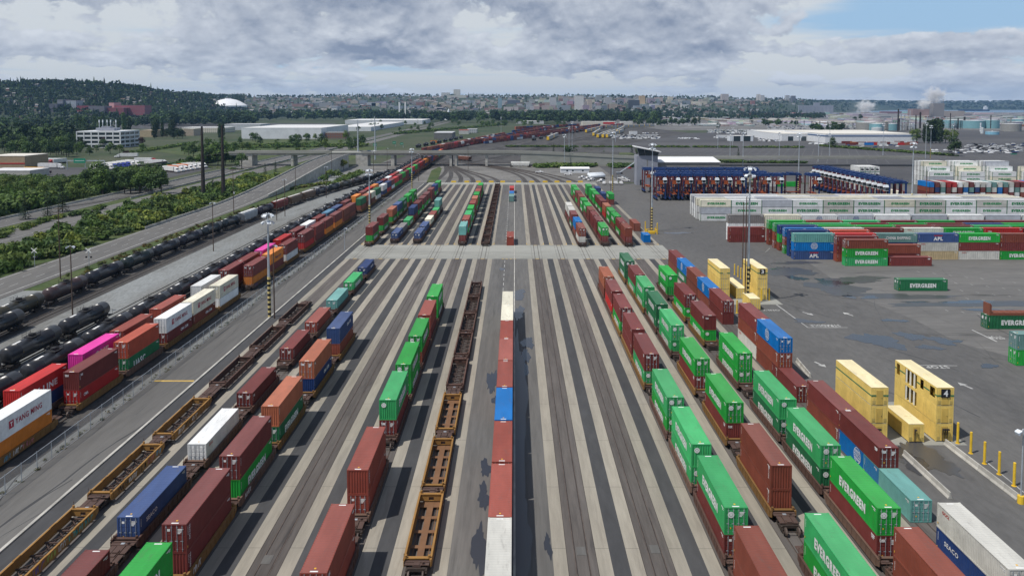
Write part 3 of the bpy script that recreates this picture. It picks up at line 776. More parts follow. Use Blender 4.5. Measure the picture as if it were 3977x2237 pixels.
ground_mat('ballast', (.048, .045, .043, 1), (.085, .08, .075, 1), big=.06, fine=2.2, stretch=(1, .3, 1), fine_amt=.35, stain=.5, stain_col=(.035, .03, .028, 1))
ground_mat('lot_asphalt', (.068, .067, .070, 1), (.098, .096, .096, 1), big=.012, fine=.2, stretch=(.4, 1, 1), stain=.4, fine_amt=.12)
ground_mat('ladder_ground', (.125, .12, .112, 1), (.20, .192, .178, 1), big=.04, fine=.6, fine_amt=.25, stain=.6, stain_col=(.06, .052, .045, 1))
ground_mat('turf', (.042, .072, .018, 1), (.082, .098, .034, 1), big=.05, fine=.9, fine_amt=.4)
ground_mat('marking', (.52, .52, .50, 1), (.34, .34, .33, 1), big=.3, fine=2, stain=.5, stain_col=(.2, .2, .19, 1))
ground_mat('worn_marking', (.30, .30, .30, 1), (.20, .20, .20, 1), big=.1, fine=1)
ground_mat('yellow_marking', (.62, .42, .10, 1), (.50, .33, .10, 1), big=.3, fine=2, stain=.6, stain_col=(.2, .17, .11, 1))
m, t, b = new_mat('puddle_water'); b.inputs['Base Color'].default_value = (.040, .042, .050, 1); b.inputs['Roughness'].default_value = .12; b.inputs['Specular IOR Level'].default_value = .3
m, t, b = new_mat('damp_asphalt'); b.inputs['Base Color'].default_value = (.070, .070, .072, 1); b.inputs['Roughness'].default_value = .35
def rect(mb, x0, x1, y0, y1, z, mi=0): return mb.sheet([(x0, y0), (x1, y0), (x1, y1), (x0, y1)], z, mi)
g = MB(); g.sheet([(-16000, -400), (16000, -400), (16000, 12000), (-16000, 12000)], -.12); struct('ground', g, 'soil')
Y0, YC0, YC1, YE = 20, 242.2, 266.5, 471
g = MB(); rect(g, -63.5, 52.2, -20, 486, -.06); struct('yard_pavement', g, 'bay_asphalt')
g = MB(); g.sheet([(49, -20), (640, -20), (640, 300), (300, 470), (49, 480)], -.055); struct('container_yard_pavement', g, 'yard_asphalt')
g = MB(); g.sheet([tuple(spot(*p).xy) for p in ((3090, 985), (3330, 1150), (3560, 1245), (3720, 1330), (4300, 1480), (4300, 955), (3600, 940))], -.05); struct('stacking_pavement', g, 'stack_asphalt')
# loading bays: concrete strips, track slabs, dark bands, rails
conc, slab, dark, rails, flange = MB(), MB(), MB(), MB(), MB()
TR = [XT[k] for k in ('a', 'b', 'c', 'd', 'e', 'f', 'h1', 'h2', 'i', 'j', 'k', 'l')]
for (ya, yb) in ((Y0, YC0), (YC1, YE)):
    for x in TR:
        for s in (-1, 1):
            if x == XT['l'] and s > 0 and ya == Y0: continue
            conc.sheet([(x+s*1.55, ya), (x+s*3.06, ya), (x+s*3.06, yb), (x+s*1.55, yb)], -.046)
        rect(slab, x-1.55, x+1.55, ya, yb, -.05)
    for a, b_ in zip(TR, TR[1:]):
        if b_-a < 9: rect(dark, a+3.06, b_-3.06, ya, yb, -.05)
rect(dark, -54.95, TR[0]-3.06, -20, YE+10, -.052)
for x in TR:
    for s in (-1, 1):
        rect(rails, x+s*.72-.04, x+s*.72+.04, Y0, 484, -.026); rect(flange, x+s*.655-.055, x+s*.655+.055, Y0, 484, -.030)
        rect(flange, x+s*1.55-.025, x+s*1.55+.025, Y0, 484, -.034)
struct('concrete_strips', conc, 'concrete'); struct('track_slabs', slab, 'track_slab'); struct('asphalt_bands', dark, 'dark_asphalt')
struct('track_rails', rails, 'rail_steel'); struct('flangeways', flange, 'dark_steel')
g = MB(); rect(g, -53, 50.5, YC0, YC1, -.038); struct('cross_road', g, 'pale_concrete')
g = MB(); rect(g, -53, 50, YE, 484, -.038); struct('end_apron', g, 'pale_concrete')
# painted lines of the bays
w, yl = MB(), MB()
for y in range(20, 470, 6):
    if YC0-1 < y < YC1: continue
    for x in (-2.95, 0.0) if y > YC1 else (-2.95, .05):
        rect(w, x-.07, x+.07, y, y+3.4, -.043)
for x in TR:
    for s in (-1, 1):
        rect(yl, x+s*2.3-.45, x+s*2.3+.45, YC1+.5, YC1+.9, -.030)
        rect(yl, x+s*2.9-.09, x+s*2.9+.09, YC1+.9, YC1+3.5, -.030)
    rect(yl, x-.6, x+.6, YC0-.2, YC0+.3, -.024); rect(yl, x-.6, x+.6, YC1-.9, YC1-.5, -.024)
for x in (-4, -2.8, -1.5, -.3): rect(yl, x, x+.7, YC0-.3, YC0+.2, -.024)
p0, p1 = spot(600, 1478), spot(757, 1475)
rect(yl, p0.x, p1.x, p0.y-.3, p0.y+.3, -.03)
struct('lane_markings', w, 'marking'); struct('yellow_markings', yl, 'yellow_marking')
# access road, kerb, gravel, ballast
g = MB(); rect(g, -62.2, -55.35, -20, 480, -.045); struct('access_road', g, 'road_asphalt')
g = MB()
for k in range(80): g.box(-55.32, -54.95, -20+k*6.2, -20+k*6.2+6.17, -.06, .12)
struct('kerb', g, 'concrete_wall')
g = MB(); rect(g, -64.3, -63.0, -20, 480, -.05); struct('verge', g, 'gravel')
g = MB(); rect(g, -84.6, -64.0, -20, 900, -.056); rect(g, -117, -104, -20, 420, -.056); g.sheet([(-117, 420), (-104, 420), (-50, 640), (-75, 640)], -.056); struct('track_ballast', g, 'ballast')
g = MB(); rect(g, -127, -62, -20, 640, -.075); struct('gravel_yard', g, 'gravel')
g = MB(); g.sheet([(-66, 480), (60, 480), (90, 560), (60, 700), (-110, 700), (-110, 560)], -.07); struct('ladder_track_ground', g, 'ladder_ground')
g = MB(); g.sheet([tuple(spot(*p).xy) for p in ((1655, 712), (1676, 662), (1706, 648), (1716, 655), (1704, 692), (1692, 712))], -.06); struct('grass_wedge', g, 'turf')
def track(pts, gauge=1.5, tie=True, z=.02):
    mb, mt = MB(), MB()
    for a, b_ in zip(pts, pts[1:]):
        a, b_ = Vector((*a, 0)), Vector((*b_, 0)); n = Vector((-(b_-a).y, (b_-a).x, 0)).normalized()
        for s in (-1, 1):
            mb.obox(a+n*s*gauge/2+Vector((0, 0, z)), b_+n*s*gauge/2+Vector((0, 0, z)), .09, .12)
    return mb
tm = MB()
for x in (-69.1, -73.3, -77.6, -82.0, -91.3, -106.6): tm.join(track([(x, 40), (x, 470 if x > -90 else 330)]))
tm.join(track([(-106.6, 330), (-104.5, 380), (-99, 430), (-88, 500), (-72, 580), (-60, 640)])); tm.join(track([(-91.3, 330), (-90, 380), (-86, 440), (-80, 500), (-66, 600)]))
tm.join(track([(-111+curA(y), y) for y in range(100, 660, 25)]))
for x in (-69.1, -73.3, -77.6, -82.0): tm.join(track([(x, 470), (x+4, 640), (x+16, 800)]))
def bez(p0, p1, p2, p3, n=12):
    out = []
    for i in range(n+1):
        t = i/n; a, b_, c, d = (1-t)**3, 3*t*(1-t)**2, 3*t*t*(1-t), t**3
        out.append((a*p0[0]+b_*p1[0]+c*p2[0]+d*p3[0], a*p0[1]+b_*p1[1]+c*p2[1]+d*p3[1]))
    return out
bed = MB()
def add_bed(pts, w_=1.5):
    for a, b_ in zip(pts, pts[1:]):
        a, b_ = Vector(a), Vector(b_); n = Vector((-(b_-a).y, (b_-a).x)).normalized()*w_; k = len(bed.f)
        bed.sheet([a+n, a-n, b_-n, b_+n], -.062+.00007*k)
    return pts
for i, x in enumerate(TR[:11]):
    tm.join(track(add_bed(bez((x, 483), (x, 530), (-45+i*1.2, 560), (-58+i*1.0, 640)) if i < 6 else bez((x, 483), (x-2, 515), (-10+i*3, 560), (-52+i*2.2, 640)))))
struct('rails', tm, 'rail_steel'); struct('track_beds', bed, 'ballast')
# puddles and wet patches
def blob(cx, cy, rx, ry, seed, n=44, rough=.35):
    r = random.Random(seed); ph = [r.random()*6.28 for _ in range(4)]
    return [(cx+rx*(1+rough*(.5*math.sin(2*a+ph[0])+.35*math.sin(3*a+ph[1])+.3*math.sin(5*a+ph[2])+.22*math.sin(11*a+ph[3])))*math.cos(a), cy+ry*(1+rough*(.4*math.sin(2*a+ph[0])+.3*math.sin(3*a+ph[1])+.25*math.sin(7*a+ph[0])+.22*math.sin(11*a+ph[3])))*math.sin(a)) for a in [2*math.pi*i/n for i in range(n)]]
pd, dp = MB(), MB(); NPUD = 0
def pud(px, py, w, h, seed, mb=None, z=-.030):
    """w, h: size in metres"""
    global NPUD; NPUD += 1
    c = spot(px, py); (pd if mb is None else mb).sheet(blob(c.x, c.y, w/2, h/2, seed, rough=.5), z+.0004*NPUD)
for i, (px, py, w_, h_) in enumerate([(2010, 1145, 4.6, 9), (2010, 1215, 2.6, 12), (2025, 1455, 2.2, 13), (2040, 1380, 1.5, 9), (2010, 1700, 1.2, 9), (2015, 1960, 1.3, 6.5), (2012, 2120, 1.5, 6), (1950, 1045, 1.4, 4),
        (1912, 1480, 1.6, 12), (1885, 1815, 1.2, 5), (1878, 1925, 1.4, 6), (1862, 2130, 1.6, 9), (2128, 2115, .7, 4.5), (2050, 1330, 2, 8), (1925, 1550, 1.0, 4)]): pud(px, py, w_, h_, i)
for i, (px, py, w_, h_) in enumerate([(3410, 1322, 8, 10), (3535, 1305, 4.2, 6), (3655, 1322, 4.6, 5), (3715, 1325, 2.6, 1.6), (3610, 1348, 4.2, 3), (3458, 1243, 3.5, 2.4), (3510, 1246, 2.6, 1.6), (3140, 1248, 5, 3), (3110, 1242, 2.5, 2.5),
        (3840, 1420, 3, 2.6), (3095, 1080, 5, 5), (3050, 1048, 8, 8), (3275, 1098, 7, 4), (3300, 1152, 3, 3), (3220, 1095, 7, 9), (2630, 905, 9, 4), (3380, 1154, 4, 3), (3760, 1172, 12, 3), (3860, 1205, 14, 2.5), (3560, 1172, 5, 1.6), (2310, 1000, .1, .1)]):
    pud(px, py, w_, h_, 40+i, None, -.028)
dpp = [(2013, 1500, 2.6, 60, 4), (2010, 1850, 2.4, 40, 5), (2015, 2080, 2.4, 22, 6), (3560, 1760, 5.5, 9, 7), (3640, 1800, 4, 7, 8), (3250, 1120, 12, 14, 9), (3070, 1055, 12, 12, 10), (3480, 1150, 30, 5, 11), (3800, 1180, 34, 6, 12), (3100, 1020, 14, 4, 13), (3330, 1085, 16, 7, 14)]
for px, py, w_, h_, sd in dpp: pud(px, py, w_, h_, 90+sd, dp, -.034)
pud(3545, 1790, 3.4, 7, 77, None, -.028)
struct('puddle_water', pd, 'puddle_water'); struct('wet_ground', dp, 'damp_asphalt')
# yard markings: white lines, arrows, lettering
w = MB()
def gline(p, q, wd=.22, z=-.040):
    p, q = spot(*p), spot(*q); d = (q-p).normalized(); n = Vector((-d.y, d.x, 0))*wd/2
    w.sheet([(p+n).xy, (p-n).xy, (q-n).xy, (q+n).xy], z)
gline((3000, 1171), (3136, 1270)); gline((3136, 1271), (3292, 1271), .24); gline((3556, 1417), (3718, 1419), .2); gline((3775, 1280), (3872, 1326), .3)
gline((3822, 1784), (3977, 1910), .15); gline((2972, 980), (2990, 963), .1)
for k in range(9):
    for j in range(6):
        a = spot(3560+k*62+j*22, 1052+j*30+k*7); gline((3560+k*62+j*22, 1052+j*30+k*7), (3573+k*62+j*22, 1057+j*30+k*7), .12)
def arrow(px, py, rz):
    c = spot(px, py); M = Matrix.Rotation(rz, 2)
    for pts in ([(-.2, -1.6), (.2, -1.6), (.2, .2), (-.2, .2)], [(-.75, .2), (.75, .2), (0, 1.6)]):
        w.sheet([tuple(c.xy+M @ Vector(p)) for p in pts], -.039)
arrow(3138, 1217, math.pi+.5); arrow(3293, 1219, .35); arrow(3186, 1414, math.pi+.3); arrow(3748, 1496, .25)
def ground_text(s, px, py, wd, ln, rz, mi=0):
    c = spot(px, py); tm_ = text_mb(s, wd, ln, .02); Mz = Matrix.Rotation(rz, 4, 'Z')
    base = len(w.v)
    w.add([tuple(Vector((c.x, c.y, -.038))+Mz @ Vector((v[0], v[2], 0))) for v in tm_.v], tm_.f)
ground_text('STRADDLE', 3205, 1264, 6.4, 1.7, math.pi); ground_text('STOP', 3640, 1424, 4.2, 1.5, math.pi); ground_text('STOP', 3868, 1310, 3, 2, math.pi); ground_text('ONLY', 2995, 1204, 4, 1.2, math.pi)
struct('yard_markings', w, 'marking')
# tar seams, cracks and tyre marks of the container yard
sm = MB(); rs = random.Random(5)
def seam(p, ang, ln, wd, z):
    a = Vector(p); 
    for _ in range(max(2, int(ln/4))):
        ang += rs.uniform(-.12, .12); b_ = a+Vector((math.cos(ang), math.sin(ang)))*4; n = Vector((-(b_-a).y, (b_-a).x)).normalized()*wd/2*rs.uniform(.5, 1.3)
        sm.sheet([a+n, a-n, b_-n, b_+n], z); a = b_
for k in range(70):
    p = spot(rs.uniform(2600, 3970), rs.uniform(930, 1700)); 
    if p.x < 66: continue
    seam(p.xy, rs.choice([math.pi/2, math.pi/2, 0, 2.2])+rs.uniform(-.3, .3), rs.uniform(8, 40), rs.choice([.07, .1, .28]), -.0485+.00005*k)
for k in range(26): seam((rs.uniform(-61.5, -56.5), rs.uniform(60, 300)), math.pi/2, rs.uniform(12, 50), rs.choice([.06, .09, .25]), -.0425+.00004*k)
struct('tar_seams', sm, 'dark_asphalt')
# drain covers
for i, (px, py, s_) in enumerate([(2256, 2137, 1), (2543, 2130, 1), (1038, 2170, 1)]):
    c = spot(px, py); g = MB(); g.box(c.x-.5, c.x+.5, c.y-.8, c.y+.8, -.06, -.02); g.box(c.x-.38, c.x+.38, c.y-.62, c.y+.62, -.02, -.012)
    o = struct('drain_cover', g, 'road_asphalt', None)
# public street rising to the overpass, highway
def zramp(y): 
    if y < 360: return 0
    t = min(1, (y-360)/235); return 9.6*t*t*(3-2*t)
def ribbon(mb, xs, ys, z, zf=None):
    vs = []
    for y in ys:
        for x in (xs(y) if callable(xs) else xs): vs.append((x, y, z+(zf(y) if zf else 0)))
    k = len(ys)
    mb.add(vs, [(2*i, 2*i+1, 2*i+3, 2*i+2) for i in range(k-1)])
g = MB(); ribbon(g, (-142.2, -127), list(range(40, 610, 12))+[612], .0, zramp); struct('street', g, 'road_asphalt')
g = MB()
for (xa, xb) in ((-142.2, -142.0), (-127.2, -127)):
    for ya in range(360, 600, 12):
        za, zb = zramp(ya), zramp(ya+12)
        g.add([(xa, ya, -.1), (xb, ya, -.1), (xb, ya+12, -.1), (xa, ya+12, -.1), (xa, ya, za-.02), (xb, ya, za-.02), (xb, ya+12, zb-.02), (xa, ya+12, zb-.02)], [(0,1,5,4), (1,2,6,5), (2,3,7,6), (3,0,4,7), (4,5,6,7)])
struct('ramp_retaining_wall', g, 'concrete_wall')
w = MB()
ribbon(w, (-129.3, -129.0), range(40, 600, 12), .02, zramp); ribbon(w, (-141.4, -141.1), range(40, 600, 12), .02, zramp)
for y in range(60, 590, 12):
    for x in (-137.0, -133.2): ribbon(w, (x-.09, x+.09), (y, y+4), .025, zramp)
def road2(y): t = max(0, min(1, (y-190)/170)); c = -164-22*t*t*(3-2*t); return (c-6.5, c+6.5)
HWY = ((-214, -200.5), (-193, -179.5))
g = MB(); ribbon(g, road2, list(range(120, 372, 10)), -.03)
for xs in HWY: ribbon(g, xs, list(range(150, 2400, 50)), -.02)
struct('highway', g, 'road_asphalt')
for y in range(130, 365, 12):
    a, b_ = road2(y); c = (a+b_)/2; ribbon(w, (c-.08, c+.08), (y, y+4), .0)
for y in range(200, 1200, 12):
    for xs in HWY: c = sum(xs)/2; ribbon(w, (c-2-.09, c-2+.09), (y, y+4), .0); 
for xs in HWY: ribbon(w, (xs[0]+.7, xs[0]+.9), (200, 1200), .0); ribbon(w, (xs[1]-.9, xs[1]-.7), (200, 1200), .0)
struct('street_markings', w, 'marking')
g = MB(); g.sheet([(-260, 100), (-142.5, 100), (-142.5, 620), (-179, 620), (-260, 420)], -.085); rect(g, -127, -117.5, 200, 480, -.07); rect(g, -179, -142, 620, 900, -.08); struct('grass_verge', g, 'turf')
HAZE = 0.00004
# ------------------------------------------------------------------ cream gate stacks with numbers 3 and 4
CREAM = (.66, .45, .11, 1); CREAM2 = (.82, .60, .17, 1)
plain_mat('green_band', (.015, .16, .08, 1), .6, .1); plain_mat('sign_black', (.012, .012, .016, 1), .5, .1); plain_mat('dark_inside', (.30, .20, .02, 1), .8, .1); plain_mat('light_frame', (.72, .72, .66, 1), .5, .1)
def gate_box(x, y, z, L, label, stripe=False, open_=None, number=None, door='plain', flood=0, wd=2.438):
    """a steel box on site: y is its near end"""
    H = STD; hw = wd/2
    rt = thing('gate_container', label, 'gate container', (x, y+L/2, z), 0, 'cream containers of the truck gates')
    m = MB(); hl = L/2
    cor = door == 'corr'
    for sx in (-1, 1):
        ops = sorted(open_ or []) if sx < 0 else []
        if ops:
            a = -hl
            for (y0, y1, z0, z1) in ops:
                m.box(*sorted((sx*hw, sx*(hw-.06))), a, y0, 0, H-.02)
                m.box(*sorted((sx*hw, sx*(hw-.06))), y0, y1, 0, z0); m.box(*sorted((sx*hw, sx*(hw-.06))), y0, y1, z1, H-.02); a = y1
            m.box(*sorted((sx*hw, sx*(hw-.06))), a, hl, 0, H-.02)
        elif cor:
            corr(m, sx, -hl+.1, hl-.1, .12, H-.1, hw-.01, .3, .04)
            for zz in ((0, .12), (H-.1, H-.02)): m.box(*sorted((sx*hw, sx*(hw-.1))), -hl+.1, hl-.1, *zz)
        else: m.box(*sorted((sx*hw, sx*(hw-.06))), -hl+.1, hl-.1, .09, H-.10)
        for sy in (-1, 1): m.box(*sorted((sx*(hw+.008), sx*(hw-.14))), *sorted((sy*(hl+.008), sy*(hl-.14))), 0, H-.01)
        m.box(*sorted((sx*(hw-.03), sx*(hw-.1))), -hl+.14, hl-.14, 0, .09, 1)
    for sy in (-1, 1):
        m.box(-hw+.14, hw-.14, *sorted((sy*hl, sy*(hl-.06))), .10, H-.06); m.box(-.5, .5, *sorted((sy*(hl-.02), sy*(hl-.06))), 0, .10, 1)
        for xx in (-.92, -.72, .72, .92):
            if abs(xx) < hw-.2: m.box(xx-.045, xx+.045, *sorted((sy*(hl+.03), sy*hl)), .25, H-.2)
    m.box(-hw+.06, hw-.06, -hl+.06, hl-.06, .1, .14)
    obj('body', m.mesh('gate_body', ['paint', 'dark_steel']), rt, color=CREAM2)
    m = MB(); m.box(-hw+.004, hw-.004, -hl+.004, hl-.004, H-.02, H+.02); m.box(-.5, .6, -.8, -.74, H+.02, H+.06); m.box(-.1, -.04, -1.6, -.1, H+.02, H+.06)
    obj('roof', m.mesh('gate_roof', ['roof_paint']), rt, color=(.84, .73, .45, 1))
    if door == 'plain':
        m = MB(); m.box(-.46, .46, -hl-.025, -hl+.01, .08, 2.2); m.box(-.4, .4, -hl-.04, -hl-.02, .16, 2.12); m.box(.28, .34, -hl-.07, -hl-.04, 1.0, 1.12, 1)
        obj('door', m.mesh('gate_door', ['paint', 'dark_steel']), rt, color=CREAM)
        for sx in (-1, 1):
            m = MB()
            for k in range(6): m.box(sx*.82-.2, sx*.82+.2, -hl-.04, -hl-.005, .28+k*.08, .33+k*.08)
            if hw > 1.05: obj('vent', m.mesh('gate_vent', ['paint']), rt, color=(.62, .47, .16, 1))
    else:
        for s in (-1, 1):
            if wd > 2.3: obj('door', cont_door(L, H, s), rt, color=CREAM2)
    if stripe:
        m = MB(); zc = 1.35
        for sx in (-1, 1): m.box(*sorted((sx*(hw+.012), sx*(hw+.004))), -hl, hl, zc, zc+.19)
        if open_:
            m = MB(); a = -hl
            for (y0, y1, z0, z1) in sorted(open_): m.box(-hw-.012, -hw-.004, a, y0, zc, zc+.19); a = y1
            m.box(-hw-.012, -hw-.004, a, hl, zc, zc+.19)
        for x0, x1 in ((-hw-.012, -.5), (.5, hw+.012)): m.box(x0, x1, -hl-.05, -hl-.035, zc, zc+.19)
        obj('green_stripe', m.mesh('green_stripe', ['green_band']), rt)
    if open_:
        for (y0, y1, z0, z1) in open_:
            m = MB(); m.box(-hw+.5, -hw+.55, y0, y1, z0, z1)
            n = 3 if y1-y0 > 2 else 0
            for k in range(n):
                yy = y0+(k+.55)*(y1-y0)/n; m.box(-hw+.02, -hw+.1, yy, yy+.38, z0, z1, 1)
            obj('window_opening', m.mesh('opening', ['dark_inside', 'light_frame']), rt)
    if number:
        m = MB(); m.box(-.62, .62, -hl-.12, -hl-.06, 1.2, 2.42)
        m.join(text_mb(number, .62, .92, .03), face_M('-y', 0, -hl-.125, 1.81), 1)
        s = obj('number_sign', m.mesh('number_sign', ['sign_black', 'letter_white']), rt); s['label'] = f'black sign with a white {number}'
    for k in range(flood):
        m = MB(); xx = -.25+.32*k
        m.box(xx-.12, xx+.12, -hl-.5, -hl-.2, 1.75, 1.95); m.box(xx-.05, xx+.05, -hl-.2, -hl, 1.0, 1.8); m.cyl((xx, -hl-.12, .1), (xx, -hl-.12, 1.75), .05, n=6)
        obj('floodlight', m.mesh('gate_floodlight', ['dark_steel']), rt)
yA = spot(3460, 1713).y
NUMW = ['lowest', 'middle', 'topmost']
for k in range(3): gate_box(51.8, yA, k*STD, 12.19, f'cream container, {NUMW[k]} in unnumbered gate stack by the puddle', k == 2, flood=2 if k == 0 else 0)
for k in range(3):
    ops = None if k == 0 else ([(-.6, 2.9, .25, 2.4)] if k == 1 else [(-5.6, -4.2, .9, 2.3), (-2.5, -1.5, .9, 2.3), (-.6, 2.9, .25, 2.4), (4.6, 5.6, .6, 2.3)])
    gate_box(61.1, yA, k*STD, 12.19, f'cream container, {NUMW[k]} in the gate stack numbered 4', k == 2, ops, '4' if k == 2 else None, flood=3 if k == 0 else 0, door='plain')
gate_box(57.0, yA-.3, .03, 7.0, 'small cream cabin low between the stacks of gate 4', door='plain', flood=1, wd=2.2)
yB = spot(2960, 1164.5).y
for k in range(3): gate_box(51.6, yB, k*STD, 12.19, f'cream container, {NUMW[k]} in unnumbered stack of gate 3', k == 2, door='corr')
for k in range(3): gate_box(60.8, yB, k*STD, 12.19, f'cream container, {NUMW[k]} in the gate stack numbered 3', k == 2, [(-.5, .9, .2, 2.45)] if k else None, '3' if k == 2 else None, door='corr')
gate_box(56.0, yB+1, .03, 12.19, 'long cream cabin between the stacks of gate 3', door='corr')
gate_box(56.2, yB-9.5, .03, 6.06, 'short cream cabin before the stacks of gate 3', door='corr')
g = MB(); rect(g, 49.3, 63.8, yA-1.2, yA+15, -.036); rect(g, 49.3, 64.5, yB-4.5, yB+15, -.036); struct('gate_pads', g, 'pale_concrete')
# bollards, barriers
plain_mat('bollard_yellow', (.72, .47, .035, 1), .5, .1)
def bollard(x, y, lab, h=3.0):
    def mk():
        m = MB(); m.cyl((0, 0, 0), (0, 0, h), .17, n=12); m.cyl((0, 0, h), (0, 0, h+.05), .17, .08, n=12); m.cyl((0, 0, 0), (0, 0, .06), .3, n=12); return m.mesh('bollard', ['bollard_yellow'])
    thing('bollard', lab, 'bollard', (x, y, -.05), 0, 'yellow bollards of the truck gates', cached(('bol', h), mk))
for i, (px, py) in enumerate([(3719, 1720), (3770, 1759), (3823, 1799), (3880, 1840), (3938, 1885)]):
    p = spot(px, py); bollard(p.x, p.y, f'tall yellow bollard, {ORD[i]} in line from the gate stack numbered 4')
for i, (px, py) in enumerate([(2957, 1167), (2987, 1166), (2853, 1066), (2866, 1074), (2877, 1082)]):
    p = spot(px, py); bollard(p.x, p.y, ['yellow bollard in front of the gate stack numbered 3', 'yellow bollard beside the gate stack numbered 3', 'yellow bollard furthest behind gate 3', 'yellow bollard, second behind gate 3', 'yellow bollard half hidden behind gate 3 mast'][i])
p = spot(2862, 1215); bollard(p.x, p.y, 'yellow bollard by the ground row near gate 3')
def jersey():
    m = MB(); s = [(-.3, 0), (-.3, .08), (-.13, .33), (-.08, .82), (.08, .82), (.13, .33), (.3, .08), (.3, 0)]
    n = len(s); L = 2.95
    m.add([(x, -L/2, z) for x, z in s]+[(x, L/2, z) for x, z in s], [tuple(range(n)), tuple(range(n, 2*n))]+[(i, (i+1) % n, n+(i+1) % n, n+i) for i in range(n)])
    return m.mesh('concrete_barrier', ['concrete_wall'])
def barrier_line(p, q, where):
    a, b_ = spot(*p), spot(*q); d = b_-a; n = max(1, math.ceil(d.length/3.0)); rz = math.atan2(d.y, d.x)-math.pi/2
    for i in range(n):
        c = a+d*((i+.5)/n); thing('concrete_barrier', f'pale concrete barrier, {ORD[i]} in the line {where}', 'barrier', (c.x, c.y, -.04), rz, 'concrete barriers', cached('jersey', jersey)).scale = (1, d.length/n/2.98, 1)
barrier_line((3511, 1767), (3691, 1936), 'beside the reflecting puddle'); barrier_line((3672, 1725), (3956, 1942), 'along the yellow bollards'); barrier_line((3095, 1405), (3146, 1466), 'behind the ground row')
# ------------------------------------------------------------------ light masts and poles
plain_mat('mast_yellow', (.62, .50, .20, 1), .55, .1)
def mast_pole(h, z0):
    m = MB(); m.cyl((0, 0, z0), (0, 0, h), .30, .13, n=10); m.cyl((0, 0, h-1.8), (0, 0, h-1.6), .5, n=12); m.cyl((0, 0, h-.25), (0, 0, h-.05), .5, n=12); return m.mesh('pole', ['galvanised'])
def mast_sleeve():
    m = MB()
    for k in range(17): m.cyl((0, 0, k*.54), (0, 0, (k+1)*.54), .36, n=12, mi=k % 2, caps=k in (0, 16))
    return m.mesh('striped_sleeve', ['mast_yellow', 'sign_black'])
def lamp_mesh():
    m = MB(); m.add([(-.22, .15, .1), (.22, .15, .1), (.22, .15, -.05), (-.22, .15, -.05), (-.36, .85, .16), (.36, .85, .16), (.36, .85, -.22), (-.36, .85, -.22)], [(0,1,2,3), (4,5,6,7), (0,1,5,4), (1,2,6,5), (2,3,7,6), (3,0,4,7)])
    m.box(-.4, .4, .25, .8, .12, .2); m.cyl((0, -.4, 0), (0, .2, 0), .04, n=5); return m.mesh('lamp_head', ['lamp_white'])
def mast(px, py, h, label, stripe=True, n=8, xy=None):
    p = spot(px, py) if xy is None else Vector((*xy, 0))
    rt = thing('light_mast', label, 'light mast', (p.x, p.y, -.05), 0, 'tall floodlight masts')
    obj('pole', cached(('mp', h, stripe), lambda: mast_pole(h, 9.1 if stripe else 0)), rt)
    if stripe: obj('striped_sleeve', cached('msl', mast_sleeve), rt)
    for i in range(n):
        a = 2*math.pi*i/n+.3; tier = i % 2
        obj('lamp_head', cached('lamp', lamp_mesh), rt, (.62*math.sin(a), -.62*-math.cos(a)*1, h-(.1 if tier == 0 else 1.7)), (rad(-38), 0, -a), scale=(1.15,)*3)
    return rt
for a in [(1047, 1231, 23.5, 'striped light mast on the kerb by the access road'), (1436, 888, 23.0, 'striped light mast at the head of the kerb-side far train'), (1600, 733, 23, 'striped light mast where the fence meets the ladder tracks'),
          (2531, 899, 33.3, 'striped light mast in yellow guard rails past the cross road'), (2904, 1180, 33, 'striped light mast standing before the gate numbered 3'), (3100, 755, 32.8, 'striped light mast between the straddle carrier rows'),
          (3540, 833, 31.5, 'striped light mast rising from the white reefer rows'), (2379, 744, 33, 'striped light mast by the parked white pickups'), (3613, 616, 29.6, 'striped light mast on the far hedge by the big trees')]: mast(*a)
for i, a in enumerate([(2192, 647, 25), (2835, 624, 24), (2885, 645, 26), (3222, 565, 24), (2788, 577, 27), (2845, 571, 22), (3178, 629, 23), (3221, 612, 22), (3429, 603, 30), (3594, 617, 32), (3026, 622, 24), (1946, 517, 27), (2210, 577, 24), (2390, 553, 26), (2222, 582, 30), (3699, 578, 27)]):
    mast(a[0], a[1], a[2], ['thin grey mast by the ladder tracks', 'grey mast rising beyond the white shed roof', 'grey mast next to the conifer past the shed', 'grey mast at the warehouse end in the car park', 'grey mast on the hedge line beyond the shed', 'thin grey mast on the far car park edge', 'grey mast at the ruled lot edge', 'grey mast before the long warehouse', 'grey mast with a pale foot on the far verge', 'tallest grey mast beside the big trees', 'grey mast between the two ruled lots', 'white topped mast above the dark woods', 'grey mast among the far sidings', 'grey mast over the auto rack wagons', 'double mast by the far lot hedge', 'grey mast past the big trees'][i], False, 6)
